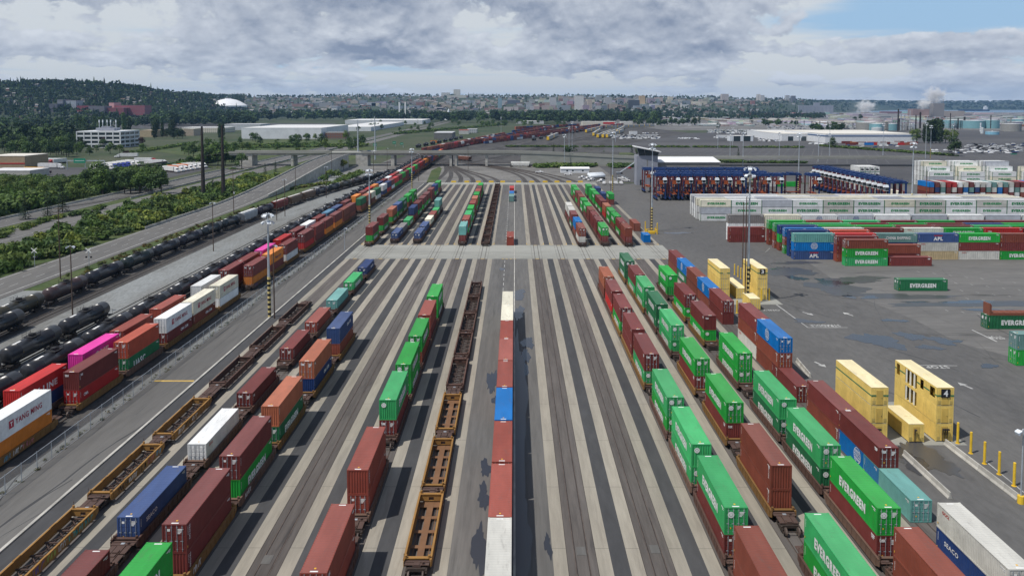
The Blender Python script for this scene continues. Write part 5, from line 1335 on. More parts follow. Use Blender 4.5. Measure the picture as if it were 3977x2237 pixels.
def crown_conifer(seed, H=12, W=2.6, n=520, s=.5):
    r = random.Random(seed); m = MB(); lay = 11
    for k in range(lay):
        t_ = k/(lay-1); z = H*(.12+.86*t_); rr = W*(1-t_)**.85+.12
        for j in range(int(n/lay*(1.5-t_))):
            a = r.uniform(0, 6.283); q = rr*r.uniform(.35, 1.08); p = Vector((q*math.cos(a), q*math.sin(a), z-q*.28+r.uniform(-.35, .35)))
            o = Vector((math.cos(a), math.sin(a), -.35)).normalized(); e = o.cross(Vector((0, 0, 1))).normalized()
            m.add([tuple(p-o*s), tuple(p+e*s*.42), tuple(p+o*s*.9), tuple(p-e*s*.42)], [(0, 1, 2, 3)])
    return m
def crown_poplar(seed, H=22, W=3.2, n=900, s=.7):
    r = random.Random(seed); m = MB()
    for k in range(12):
        t_ = k/11; leaves(r, r.uniform(-.5, .5), r.uniform(-.5, .5), H*(.12+.8*t_), W*(.55+.45*math.sin(math.pi*(.15+.75*t_))), H*.07, n//12, s, m)
    return m
def crown_shrub(seed, H=2.6, W=2.2, n=300, s=.28):
    r = random.Random(seed); m = MB()
    for k in range(6):
        a = r.uniform(0, 6.283); q = W*.62*math.sqrt(r.random())
        leaves(r, q*math.cos(a), q*math.sin(a), H*r.uniform(.28, .6), W*r.uniform(.4, .62), H*r.uniform(.28, .42), n//6, s, m)
    return m
def trunk_mb(H, r0=.22):
    m = MB(); m.cyl((0, 0, -.3), (.1, .05, H*.45), r0, r0*.65, 7); m.cyl((.1, .05, H*.45), (.15, .3, H*.75), r0*.6, r0*.2, 6); m.cyl((.1, .05, H*.4), (-1.1, .4, H*.65), r0*.5, r0*.15, 5); m.cyl((.1, .05, H*.38), (.9, -.8, H*.62), r0*.5, r0*.15, 5); return m
BROADS = [crown_broad(10+i).mesh('crown', ['foliage']) for i in range(6)]
CONIS = [crown_conifer(30+i).mesh('crown', ['foliage']) for i in range(3)]
POPS = [crown_poplar(40+i).mesh('crown', ['foliage']) for i in range(2)]
SHRUBS = [crown_shrub(50+i).mesh('crown', ['foliage']) for i in range(5)]
TRK = trunk_mb(9).mesh('trunk', ['trunk_bark']); TRKC = MB().cyl((0, 0, -.3), (0, 0, 11), .24, .04, 7).mesh('trunk', ['trunk_bark']); TRKP = MB().cyl((0, 0, -.3), (0, 0, 19), .4, .06, 7).mesh('trunk', ['trunk_bark'])
G1, G2, G3, GD, GC, GY = (.085, .145, .038), (.115, .165, .045), (.065, .115, .040), (.036, .066, .028), (.024, .048, .026), (.17, .21, .045)
def tree(kind, x, y, sc, colr, label, group, z=0):
    f = R.uniform(.82, 1.22); c = tuple(v*f for v in colr)+(1,)
    nm = {'s': 'shrub'}.get(kind, 'tree')
    rt = thing(nm, label, 'shrub' if kind == 's' else 'tree', (x, y, z-.08), R.uniform(0, 6.28), group)
    me, tk = {'b': (R.choice(BROADS), TRK), 'c': (R.choice(CONIS), TRKC), 'p': (R.choice(POPS), TRKP), 's': (R.choice(SHRUBS), None)}[kind]
    sx = sc*R.uniform(.88, 1.15)
    obj('crown', me, rt, color=c, scale=(sx, sx*R.uniform(.9, 1.1), sc))
    if tk: obj('trunk', tk, rt, scale=(sc, sc, sc))
    return rt
# shared low leaf clumps for the thickets nobody could count
def mass(name, label, cat, pts, base_fn, jitter_cols):
    """pts: (x, y, z, scale, kind). merged into one object"""
    m = MB(); m.c = []; protos = [base_fn(k) for k in range(5)]
    for (x, y, z, sc, szz) in pts:
        p = R.choice(protos); a = R.uniform(0, 6.28); ca, sa = math.cos(a)*sc, math.sin(a)*sc
        k = len(m.v); m.v.extend([(x+ca*v[0]-sa*v[1], y+sa*v[0]+ca*v[1], z+szz*v[2]) for v in p.v])
        m.f.extend(tuple(i+k for i in f) for f in p.f); m.m.extend([0]*len(p.f))
        c = R.choice(jitter_cols); f = R.uniform(.75, 1.25); m.c += [(c[0]*f, c[1]*f, c[2]*f, 1)]*len(p.f)
    return struct(name, m, 'foliage_mass', label, 'stuff', cat)
def road2_right(y): return road2(y)[1]
pts = []
while len(pts) < 460:
    y = R.uniform(175, 520); t_ = (y-175)/345
    xr = -143.5; xl = road2(min(y, 360))[1]-1.5 if y < 372 else -178
    xl = max(xl, -178.5)
    if y < 215: continue
    x = R.uniform(xl+1.5, xr-1)
    if R.random() < .25 and y < 300: continue
    s = R.uniform(.9, 2.0); pts.append((x, y, -.2, s, s*R.uniform(.7, 1.25)))
for _ in range(60):
    y = R.uniform(262, 360); x = R.uniform(-193, road2(y)[0]-2) if road2(y)[0]-2 > -193 else -190
    s = R.uniform(.5, 1.1); pts.append((x, y, -.2, s, s))
mass('shrubbery', 'green thicket between the public street and the highway', 'shrubbery', pts, lambda k: crown_shrub(70+k, n=150, s=.42), [G1, G1, G2, G2, G3, GY])
pts = []
while len(pts) < 700:
    y = R.uniform(285, 500); x = R.uniform(-217.5-6, -217.5-22-(y-270)*.55); x = min(x, -221)
    if x < -.655*(y+10)-6: continue
    s = R.uniform(1.6, 3.4)*(1 if y < 380 else .62); pts.append((x, y, -.3, s, s*R.uniform(.8, 1.2)))
mass('thicket', 'dense green thicket beyond the highway barrier', 'thicket', pts, lambda k: crown_shrub(80+k, n=160, s=.36), [G1, G1, G2, G3, G1])
pts = [(R.uniform(-126, -118.5)+(curA(y) if y > 270 else 0), y, -.15, R.uniform(.25, .6), R.uniform(.25, .5)) for y in [R.uniform(215, 470) for _ in range(260)]]
mass('dry_weeds', 'dry weeds and low brush on the bank beside the mixed train', 'weeds', pts, lambda k: crown_shrub(90+k, n=90, s=.45), [(.13, .11, .035), (.10, .10, .03), (.075, .10, .03), (.12, .09, .04)])
pts = [(-62.9+R.uniform(-.6, .3), R.uniform(40, 470), -.12, R.uniform(.08, .22), R.uniform(.06, .2)) for _ in range(420)]
mass('fence_weeds', 'straggling weeds along the foot of the chain-link fence', 'weeds', pts, lambda k: crown_shrub(95+k, n=24, s=.6), [(.12, .115, .04), (.09, .11, .03), (.15, .12, .05)])
# individual trees
def dot(px, py): p = spot(px, py); return p.x, p.y
for i, (px, py, k, s, c, lab) in enumerate([(98, 852, 'c', .95, GC, 'dark conifer at the frame edge by the slip road'), (185, 838, 'c', .98, GC, 'dark conifer, middle of three by the slip road'), (243, 822, 'c', 1.12, GC, 'dark conifer behind the wooden power pole'), (250, 906, 's', 1.6, G3, 'lone grey green shrub on the slip road edge'),
      (828, 756, 'c', .75, GC, 'dark bushy conifer between the black steel poles'), (1030, 695, 'c', .85, GC, 'small conifer below the ramp'), (1070, 668, 'c', .7, GC, 'smaller conifer close to the highway'), (1335, 662, 'b', .95, GY, 'bright green tree at the foot of the ramp wall'), (1300, 690, 's', 2.4, G2, 'round shrub at the foot of the ramp wall'), (1260, 705, 's', 2.0, G1, 'shrub on the bank below the ramp wall'),
      (2150, 594, 'c', .75, GC, 'small conifer by the lot edge at the ladder tracks'), (2215, 598, 's', 3.0, GD, 'round dark shrub near the overpass end'), (2345, 604, 'b', .55, G3, 'small green tree above the tunnels'), (2454, 608, 'c', .95, GC, 'dark conifer beside the control tower'), (2867, 624, 'c', .95, GC, 'dark conifer past the shed corner'), (2055, 637, 'b', .55, G1, 'green tree behind the white box car'),
      (3705, 607, 'b', 2.1, GD, 'big dark round tree among the parked cars'), (2790, 503, 'b', 1.6, GD, 'round dark tree standing alone on the car park edge'), (2917, 478, 'b', 1.9, GD, 'tall dark tree by the pale sheds'), (2700, 480, 'b', 1.7, GD, 'dark tree pair beyond the car park'), (2715, 482, 'b', 1.5, GD, 'second of the dark tree pair beyond the car park'),
      (3234, 574, 'b', 1.3, G3, 'tree at the corner of the long warehouse'), (3342, 468, 'b', 2.2, GD, 'tall dark tree before the refinery'), (3320, 472, 'b', 1.7, GD, 'lower dark tree before the refinery')]):
    x, y = dot(px, py); tree(k, x, y, s, c, lab, None)
for i, (px, py, k, s, c) in enumerate([(3545, 556, 'b', 1.9, G2), (3560, 555, 'b', 2.0, G1), (3590, 556, 'p', 1.1, GD), (3605, 558, 'p', 1.35, GD), (3620, 557, 'p', 1.4, GD), (3635, 557, 'p', 1.45, GD), (3650, 558, 'p', 1.4, GD), (3672, 556, 'b', 2.1, G2), (3700, 555, 'b', 2.0, G2)]):
    x, y = dot(px, py); tree(k, x, y, s, c, f'{"tall dark poplar" if k == "p" else "spreading green tree"}, {ORD[i]} from the warehouse in the big clump', 'big tree clump past the long warehouse')
GT = 'trees beyond the highway'
def scatter(n, x0, x1, y0, y1, kinds, smin, smax, cols, lab, grp):
    """stand trees between photo columns x0..x1 with feet on rows y0..y1"""
    for _ in range(n):
        px, py = R.uniform(x0, x1), R.uniform(y0, y1); x, y = dot(px, py); k = R.choice(kinds)
        tree(k, x, y, R.uniform(smin, smax)*(.8 if k == 'p' else 1), R.choice(cols), lab, grp)
scatter(40, -60, 330, 735, 790, 'b', .7, 1.05, [G1, G2], 'leafy tree rising from the thicket by the truck stop', GT)
scatter(34, 330, 640, 715, 755, 'b', 1.15, 1.65, [G1, G1, G3], 'leafy tree between the trucks and the highway', GT)
scatter(22, 700, 940, 590, 660, 'b', 1.0, 1.7, [G3, G1], 'tree near the overpass end behind the black poles', GT)
scatter(60, 0, 320, 560, 612, 'b', 1.2, 1.9, [G3, GD, G1], 'tree in the belt behind the truck stop', GT)
scatter(16, 330, 560, 566, 605, 'bs', .9, 1.5, [G3, G1, (.06, .03, .03)], 'tree standing round the white office block', GT)
scatter(20, 300, 540, 500, 530, 'bp', 1.4, 2.0, [GD, G3], 'tall tree behind the white office block', GT)
scatter(14, 600, 715, 528, 540, 'bp', 1.3, 1.7, [GD, GC], 'dark poplar grove beside the tan shed', GT)
scatter(3, 850, 870, 528, 540, 'p', 1.1, 1.3, [GD], 'column of dark poplars behind a steel pole', GT)
scatter(3, 755, 800, 480, 492, 'b', 1.8, 2.2, [GD], 'dark tree before the far roofs', GT)
scatter(52, 800, 1420, 545, 590, 'bs', .9, 1.6, [G1, G2, G3], 'leafy tree on the verge before the white warehouse', GT)
scatter(50, 0, 300, 480, 545, 'b', 1.4, 2.2, [GD, G3], 'tree among the far left roofs'.replace('left', 'western'), GT)
scatter(10, 1380, 1640, 480, 515, 'b', .9, 1.4, [G1, G3], 'tree along the highway past the warehouse', GT)
scatter(10, 1550, 1760, 478, 520, 'b', .9, 1.3, [G3, G1], 'tree inside the highway bend', GT)
scatter(20, 1740, 2020, 478, 497, 'b', 1.1, 1.7, [G1, G3], 'bright tree at the edge of the woods by the sidings', GT)
scatter(12, 2020, 2200, 480, 494, 'b', 1.1, 1.6, [G3, G1], 'tree before the dark woods', GT)
# hedges and verges of the lots
def hedge(p, q, n, smin, smax, name, label, cols=(G1, G2, G3), wid=4):
    a, b_ = spot(*p), spot(*q); pts = []
    for _ in range(n):
        t_ = R.random(); c = a.lerp(b_, t_); s = R.uniform(smin, smax); pts.append((c.x+R.uniform(-2, 2), c.y+R.uniform(-wid, wid), -.2, s*1.3, s*.8))
    mass(name, label, 'hedge', pts, lambda k: crown_shrub(100+k, n=46, s=.62), list(cols))
hedge((1950, 571), (2460, 573), 150, .8, 1.4, 'hedge', 'low green hedge between the car parks')
hedge((2550, 573), (3120, 575), 150, .8, 1.5, 'hedge', 'low hedge behind the maintenance shed between car parks')
hedge((3200, 570), (3700, 606), 240, .9, 1.6, 'verge_growth', 'rough green verge below the long warehouse', wid=11)
hedge((2800, 632), (3120, 634), 110, .7, 1.3, 'verge_growth', 'scrubby bank past the shed', (G3, GD, G1), 5)
hedge((2090, 650), (2300, 647), 260, .9, 1.9, 'bank_growth', 'green bushes on the bank before the tunnels', (G1, G2, G1), 8)
hedge((2385, 650), (2465, 646), 110, .9, 1.8, 'bank_growth', 'green bushes between the tunnels and the tower', (G1, G3), 8)
hedge((1290, 720), (1400, 672), 90, .6, 1.3, 'bank_growth', 'bushes under the ramp wall', (G1, G2), 6)
hedge((1000, 752), (1280, 712), 150, .4, 1.0, 'bank_growth', 'dry green bank below the ramp', (GY, G1, (.11, .10, .035)), 5)
hedge((800, 572), (1420, 566), 330, 1.0, 2.1, 'thicket', 'green thicket on the meadow before the white warehouse', (G1, G2, G3), 34)
hedge((700, 650), (960, 600), 260, 1.4, 3.0, 'thicket', 'green thicket behind the black steel poles', (G1, G3), 22)
hedge((1540, 522), (1960, 486), 170, 1.4, 2.8, 'thicket', 'trees and scrub between the highway bend and the sidings', (G1, G3, G2), 26)
hedge((560, 590), (740, 560), 70, 1.0, 2.0, 'thicket', 'scrub on the meadow by the poplar grove', (G1, G2), 26)
hedge((620, 640), (980, 662), 60, .3, .8, 'median_growth', 'weeds on the highway median', (GY, G1), 3)
# distant woods: merged crowns
def woods(name, label, boxes, n, H, cols):
    pts = []
    for _ in range(n):
        x0, x1, y0, y1 = R.choice(boxes); px, py = R.uniform(x0, x1), R.uniform(y0, y1); p = spot(px, py)
        s = H/9*R.uniform(.75, 1.3); pts.append((p.x, p.y, -.3, s*1.15, s))
    mass(name, label, 'woods', pts, lambda k: crown_broad(120+k, n=110, s=1.0), cols)
woods('woods', 'dark belt of woods before the city, behind the sidings', [(1640, 2060, 458, 478), (2060, 2560, 464, 482), (2060, 2330, 456, 468)], 640, 24, [GD, GC, G3, GD])
woods('woods', 'wooded belt beyond the white warehouse', [(560, 1000, 458, 490), (900, 1640, 450, 472), (1000, 1640, 444, 455), (560, 900, 450, 468)], 900, 25, [GD, GC, GD, G3])
woods('woods', 'tree belt behind the western roofs', [(-40, 300, 486, 512), (280, 620, 474, 500), (-40, 560, 462, 474), (-40, 300, 550, 566), (560, 900, 478, 492)], 420, 19, [GD, G3, GC])
woods('woods', 'loose trees along the car park edge and the pale sheds', [(2450, 2560, 478, 492), (2560, 2700, 482, 490), (2560, 3000, 462, 470), (2960, 3100, 486, 492), (3140, 3280, 507, 515)], 90, 14, [GD, G3])
plain_mat('band_blue', (.06, .12, .25, 1), .6, .1); plain_mat('sign_green', (.01, .22, .13, 1), .5, .08)
# ------------------------------------------------------------------ overpass, buildings, traffic, far yard, hills, city
def pxx(px, D): return (px-1998)*D/3052.0
def prism_roof(m, x0, x1, y0, y1, z0, z1, mi=0):
    ym = (y0+y1)/2
    m.add([(x0, y0, z0), (x1, y0, z0), (x1, y1, z0), (x0, y1, z0), (x0, ym, z1), (x1, ym, z1)], [(0, 1, 5, 4), (2, 3, 4, 5), (0, 4, 3), (1, 2, 5)], mi)
# overpass on piers
OY = 621
rt = thing('overpass', 'long pale concrete road overpass on wall piers crossing the tracks', 'overpass', (0, OY, 0))
def oz(x): return 10.6 if x < 0 else 10.6-4.4*min(1, x/95)**1.3
xs = [-224, -190, -150, -120, -80, -40, 0, 20, 40, 60, 80, 100, 130, 200, 320]
def deck_strip(m, y0, y1, dz0, dz1, xs_=xs, mi=0):
    vs = []
    for x in xs_:
        z = oz(x)
        vs += [(x, y0, z+dz0), (x, y1, z+dz0), (x, y1, z+dz1), (x, y0, z+dz1)]
    k = len(xs_)
    m.add(vs, [(4*i+j, 4*i+(j+1) % 4, 4*i+4+(j+1) % 4, 4*i+4+j) for i in range(k-1) for j in range(4)]+[(0, 3, 2, 1), (4*k-4, 4*k-3, 4*k-2, 4*k-1)], mi)
g = MB(); deck_strip(g, -7, 7, -.5, 0); obj('deck', g.mesh('deck', ['pale_concrete']), rt)
for y0 in (-5.2, -1.7, 1.7, 5.2): g = MB(); deck_strip(g, y0-.4, y0+.4, -2.3, -.51, [x for x in xs if x <= 100]); obj('girder', g.mesh('girder', ['concrete_wall']), rt)
g = MB(); deck_strip(g, -7.25, -6.95, -.7, 1.0, [-224, -190, -150, -143]); deck_strip(g, -7.25, -6.95, -.7, 1.0, [x for x in xs if x >= -120]); obj('parapet', g.mesh('parapet', ['pale_concrete']), rt)
g = MB(); deck_strip(g, 6.95, 7.25, -.7, 1.0); obj('parapet', g.mesh('parapet', ['pale_concrete']), rt)
for px in (1528, 1632, 1752, 1772, 1890):
    x = pxx(px, OY); g = MB(); g.box(x-1.3 if px < 1700 else x-.9, x+1.3 if px < 1700 else x+.9, -6, 6, -.1, oz(x)-2.31); obj('pier', g.mesh('pier', ['concrete_wall']), rt)
for px0, px1 in ((1386, 1432), (938, 986)):
    x0, x1 = pxx(px0, OY), pxx(px1, OY); g = MB(); g.box(x0, x1, -6.6, 6.6, -.1, oz(x0)-.52); obj('abutment', g.mesh('abutment', ['concrete_wall']), rt)
x = pxx(1140, OY); g = MB(); g.box(x-1, x+1, -6, 6, -.1, 8); obj('pier', g.mesh('pier', ['concrete_wall']), rt)
x0 = pxx(2020, OY); g = MB(); deck_strip(g, -6.9, 6.9, -9, -.52, [pxx(2022, OY), 20, 40, 60, 80, 100, 130]); obj('retaining_wall', g.mesh('retaining_wall', ['pale_concrete']), rt)
g = MB(); vs = []
for x in (-300, -224): vs += [(x, OY-7, .2 if x < -250 else 10.6), (x, OY+7, .2 if x < -250 else 10.6)]
g.add(vs, [(0, 1, 3, 2)]); struct('overpass_approach', g, 'road_asphalt')
g = MB(); g.sheet([(60, 640), (150, 628), (700, 640), (700, 652), (150, 642), (60, 655)], 5.2); 
# tunnels in the bank
rt = thing('tunnel_portal', 'concrete portal wall with two dark tunnel mouths in the bank', 'tunnel', (pxx(2345, 655), 655, -.05))
def arch(cx, r): return [(cx+r*math.cos(math.pi-math.pi*i/12), 2.2+r*math.sin(math.pi*i/12)) for i in range(13)]
g = MB()
for a, b_ in ((-14, -9.1), (-2.9, 2.0), (8.2, 13)): g.box(a, b_, -.4, .4, 0, 9)
for cx in (-6, 5.1):
    ar = arch(cx, 3.1)
    for i in range(12):
        (x0, z0), (x1, z1) = ar[i], ar[i+1]; g.add([(x0, -.4, z0), (x1, -.4, z1), (x1, -.4, 9), (x0, -.4, 9), (x0, .4, z0), (x1, .4, z1), (x1, .4, 9), (x0, .4, 9)], [(0,1,2,3), (4,5,6,7), (0,1,5,4), (2,3,7,6)])
obj('portal_wall', g.mesh('portal_wall', ['shed_grey']), rt)
for cx in (-6, 5.1): g = MB(); g.box(cx-3.3, cx+3.3, 9, 9.3, 0, 6); g.box(cx-3.4, cx-3.2, .4, 9, 0, 3); g.box(cx+3.2, cx+3.4, .4, 9, 0, 3); obj('bore', g.mesh('bore', ['black_rubber']), rt)
g = MB(); g.sheet([(pxx(2080, 650), 662), (pxx(2480, 650), 662), (pxx(2480, 650), 646), (pxx(2080, 650), 646)], .0)
vs = [(pxx(2040, 650), 645, -.05), (pxx(2310, 650), 645, -.05), (pxx(2310, 650), 664, 6), (pxx(2040, 650), 664, 6), (pxx(2380, 650), 645, -.05), (pxx(2900, 650), 652, -.05), (pxx(2900, 650), 668, 3.5), (pxx(2380, 650), 664, 6)]
g = MB(); g.add(vs, [(0, 1, 2, 3), (4, 5, 6, 7)]); g.sheet([(pxx(2040, 650), 664), (pxx(2480, 650), 664), (pxx(2480, 650), 690), (pxx(2040, 650), 690)], 5.95); struct('embankment', g, 'turf')
# big dark steel poles
for i, (px, py, h) in enumerate([(790, 768, 36.5), (868, 764, 37)]):
    p = spot(px, py); g = MB(); g.cyl((0, 0, 0), (0, 0, h), 1.15, .5, 12); g.cyl((0, 0, h), (0, 0, h+.4), .55, n=8)
    thing('power_pole', ['giant tapered black steel pole nearer the street', 'giant tapered black steel pole next to the ramp'][0 if i else 1].replace('next to the ramp', 'on the thicket side'), 'power pole', (p.x, p.y, -.2), 0, 'giant black steel poles', g.mesh('power_pole', ['dark_steel']))
for i, (px, py, h) in enumerate([(1391, 641, 36), (1457, 622, 38)]):
    p = spot(px, py); g = MB(); g.cyl((0, 0, 0), (0, 0, h), .7, .35, 10); thing('power_pole', ['pale grey steel pole before the overpass abutment', 'pale grey steel pole rising behind the overpass'][i], 'power pole', (p.x, p.y, 0), 0, 'pale steel poles at the overpass', g.mesh('power_pole', ['galvanised']))
# highway barriers
def wall_line(name, label, pts, h, w=.35, mt='concrete_wall', cat='barrier', z=0):
    g = MB()
    for a, b_ in zip(pts, pts[1:]): g.obox((a[0], a[1], z+h/2), (b_[0], b_[1], z+h/2), w, h)
    return thing(name, label, cat, (0, 0, -.05), 0, None, g.mesh(name, [mt]))
wall_line('crash_barrier', 'long concrete barrier on the thicket side of the highway', [(-214.6, y) for y in range(200, 1200, 100)], 1.0)
wall_line('crash_barrier', 'concrete barrier on the highway median', [(-196.8, y) for y in range(400, 1200, 100)], 1.0, .5)
wall_line('crash_barrier', 'dark barrier between the highway and the slip road', [(-179.0, y) for y in range(365, 560, 65)], 1.1, .4, 'shed_grey')
for xx, ya, lab in ((-142.3, 300, 'low concrete parapet on the thicket edge of the rising ramp'), (-126.8, 402, 'low concrete parapet on the track edge of the rising ramp')):
    g = MB()
    for y in range(ya, 600, 6): g.obox((xx, y, zramp(y)+.5), (xx, y+6, zramp(y+6)+.5), .3, 1.0)
    thing('ramp_parapet', lab, 'parapet', (0, 0, 0), 0, None, g.mesh('ramp_parapet', ['concrete_wall']))
# ---- buildings from their place in the photograph
def facade_mat(name, wx, wz, dark=(.05, .06, .075, 1), fx=.6, fz=.5):
    m, t, b = new_mat(name)
    c = t.node('ShaderNodeObjectInfo').outputs['Color']; v = t.node('ShaderNodeTexCoord').outputs['Object']
    s = t.node('ShaderNodeSeparateXYZ'); t.l.new(v, s.inputs[0])
    hx = t.math('ADD', s.outputs[0], s.outputs[1])
    a = t.math('LESS_THAN', t.math('FRACT', t.math('DIVIDE', hx, wx)), fx); b2 = t.math('LESS_THAN', t.math('FRACT', t.math('DIVIDE', s.outputs[2], wz)), fz)
    k = t.math('MULTIPLY', t.math('MULTIPLY', a, b2), .8)
    t.l.new(t.mix(k, c, dark), b.inputs['Base Color']); b.inputs['Roughness'].default_value = .6
facade_mat('facade_bands', 3.2, 3.6, dark=(.17, .18, .20, 1), fx=.97, fz=.48); facade_mat('facade_grid', 3.4, 3.6, dark=(.12, .13, .15, 1), fx=.55, fz=.5); facade_mat('facade_ribs', 2.2, 200, dark=(.20, .20, .21, 1), fx=.5, fz=1)
paint_mat('plain_wall', .75, .15, .03)
def building(name, label, cat, x0, x1, yt, yb, colr, mt='plain_wall', depth=20, D=None, zb=0.0, roofc=(.55, .55, .55, 1), group=None, extra=None, roof='flat'):
    if D is None: D = spot(1998, yb, zb).y
    X0, X1 = pxx(x0, D), pxx(x1, D)
    ztop = at_depth((x0+x1)/2, yt, D).z; h = max(2.5, ztop-zb)
    rt = thing(name, label, cat, ((X0+X1)/2, D, zb-.1), 0, group); hw = (X1-X0)/2
    g = MB(); g.box(-hw, hw, 0, depth, 0, h); obj('wall', g.mesh('wall', [mt]), rt, color=colr)
    g = MB()
    if roof == 'flat': g.box(-hw-.15, hw+.15, -.15, depth+.15, h+.01, h+.35)
    else: prism_roof(g, -hw-.4, hw+.4, -.4, depth+.4, h+.01, h+.22*depth)
    obj('roof', g.mesh('roof', ['plain_wall']), rt, color=roofc)
    if extra: extra(rt, hw, h, depth)
    return rt
def doors(n, w, h, mt='glass_dark', z0=0.0, y=-.06, span=.9):
    def f(rt, hw, H, dp):
        for i in range(n):
            x = -hw*span+2*hw*span*(i+.5)/n; g = MB(); g.box(x-w/2, x+w/2, y, 0, z0, z0+h); obj('door' if z0 == 0 else 'window', g.mesh('door', [mt]), rt)
    return f
LW = (.66, .68, .70, 1); WR = (.70, .70, .69, 1)
building('warehouse', 'big plain white warehouse beyond the highway', 'warehouse', 936, 1247, 498, 540, LW, 'white_wall', 180, roofc=WR)
building('warehouse', 'lower white warehouse wing with dark doors by the highway', 'warehouse', 1200, 1294, 492, 520, LW, 'white_wall', 90, D=1306, roofc=WR)
building('warehouse', 'long white warehouse range reaching towards the highway bend', 'warehouse', 1296, 1440, 494, 510, (.60, .62, .64, 1), 'white_wall', 430, D=1440, roofc=WR)
building('warehouse', 'furthest white warehouse roof behind the long range', 'warehouse', 1340, 1640, 468, 476, (.62, .64, .66, 1), 'plain_wall', 190, D=1960, roofc=WR)
building('warehouse', 'brick fronted low office beside the white warehouse', 'office', 1262, 1345, 516, 538, (.20, .10, .07, 1), 'facade_grid', 20, D=1120, roofc=(.4, .38, .36, 1))
building('warehouse', 'grey roofed warehouse with pale wall by the poplar', 'warehouse', 870, 1010, 484, 502, (.50, .52, .54, 1), 'plain_wall', 60, D=1500, roofc=(.5, .5, .52, 1))
building('warehouse', 'long pale shed behind the poplar grove', 'warehouse', 700, 872, 497, 516, (.62, .58, .48, 1), 'facade_grid', 50, D=1360, roofc=WR)
building('warehouse', 'tan shed with red lettering beside the poplar grove', 'shed', 540, 600, 508, 533, (.42, .34, .22, 1), 'plain_wall', 40, roofc=(.48, .38, .28, 1))
building('warehouse', 'beige shed right by the poplar grove'.replace('right ', ''), 'shed', 712, 750, 502, 528, (.40, .34, .27, 1), 'plain_wall', 30, roofc=(.5, .48, .42, 1))
building('warehouse', 'pale flat roofed shed among the western trees', 'shed', 30, 178, 499, 518, (.50, .47, .43, 1), 'plain_wall', 40, roofc=(.66, .66, .64, 1))
building('warehouse', 'low white roofed workshop by the western trees', 'shed', 0, 150, 530, 548, (.48, .42, .40, 1), 'plain_wall', 35, roofc=WR)
building('shop', 'tan and maroon shop with a red stripe at the truck stop', 'shop', -60, 88, 607, 654, (.36, .27, .17, 1), 'plain_wall', 30, roofc=(.72, .68, .6, 1), extra=lambda rt, hw, h, d: obj('stripe', MB().box(-hw, hw, -.2, 0, 3.2, 4.0).mesh('stripe', ['ink_red']), rt))
building('shop', 'low white roofed building at the truck stop corner', 'shop', -80, 105, 664, 690, (.45, .44, .40, 1), 'plain_wall', 22, roofc=WR)
# white office block with open decks
D0 = spot(1998, 575).y; rt = thing('office_block', 'white four storey block with dark window bands and rooftop plant', 'office block', (pxx(378, D0), D0, -.1))
hw = pxx(1998+85, D0); fh = 4.6
g = MB(); g.box(-hw+.6, hw-.6, .6, 44, 0, 18.2); obj('core', g.mesh('core', ['glass_dark']), rt)
for k in range(5): g = MB(); g.box(-hw, hw, 0, 45, k*fh-(1.3 if k else 0), k*fh+.5 if k < 4 else k*fh+.2); obj('floor_band', g.mesh('floor_band', ['white_wall']), rt)
g = MB()
for i in range(7): x = -hw+2*hw*i/6; g.box(x-.5, x+.5, -.12, .8, 0, 18.5)
for i in range(5): y = 45*i/4; g.box(hw-.8, hw+.12, max(0, y-.5), y+.5, 0, 18.5)
obj('pillars', g.mesh('pillars', ['white_wall']), rt)
g = MB(); g.box(-9, 12, 12, 26, 18.9, 22); g.box(-4, 6, 14, 22, 22, 23.5); obj('rooftop_plant', g.mesh('rooftop_plant', ['tower_grey']), rt)
g = MB()
for x in (-7, -3, 2, 6, 12): g.cyl((x, 16, 18.9), (x, 16, 31), .3, n=6); g.box(x-.5, x+.5, 15.5, 16.5, 28, 31)
obj('antennas', g.mesh('antennas', ['lamp_white']), rt)
# casino block, dome
def z_at(px, py, D): return at_depth(px, py, D).z
Dc = 2150
for (x0, x1, yt, yb, c, mt, lab) in [(186, 222, 404, 448, (.10, .10, .13, 1), 'facade_grid', 'dark wing of the resort by its grey tower'), (222, 244, 388, 446, (.13, .14, .17, 1), 'facade_ribs', 'patterned dark slab of the resort'), (244, 295, 391, 445, (.38, .42, .47, 1), 'facade_grid', 'grey hotel tower of the resort under the hill'),
        (297, 343, 411, 448, (.24, .03, .05, 1), 'facade_grid', 'dark red hall next to the grey hotel tower'), (343, 405, 413, 449, (.12, .11, .14, 1), 'facade_ribs', 'dark patterned hall in the middle of the resort'), (400, 480, 420, 449, (.24, .05, .06, 1), 'facade_grid', 'red hall with pale sign in the resort'), (444, 562, 410, 449, (.30, .03, .05, 1), 'facade_bands', 'long red hall at the resort end'), (423, 443, 400, 449, (.62, .35, .35, 1), 'plain_wall', 'pink sign tower of the resort')]:
    building('resort_hall', lab, 'resort', x0, x1, yt, yb, c, mt, 40, D=Dc+R.uniform(-30, 30), zb=z_at(400, 450, Dc), roofc=(.3, .12, .13, 1) if c[0] > .2 else (.3, .3, .32, 1), group='resort halls under the wooded hill')
Dd = 3300; rt = thing('arena_dome', 'large pale shallow dome rising above the trees below the hill', 'dome', (pxx(887, Dd+70), Dd+70, z_at(887, 411, Dd+70)))
rr = pxx(1998+70, Dd+70); hh = z_at(887, 381, Dd)-z_at(887, 408, Dd)
g = MB(); g.lathe([(-6, rr*1.0), (0, rr)], 'z', 40); g.lathe([(hh*(1-(q/10)**2.1), rr*q/10) for q in range(10, 0, -1)]+[(hh, .1)], 'z', 40); obj('shell', g.mesh('shell', ['roof_white'], True), rt)
g = MB(); g.lathe([(hh-.5, rr*.17), (hh+2.6, rr*.17), (hh+2.7, .1)], 'z', 24); obj('crown_ring', g.mesh('crown_ring', ['roof_white']), rt)
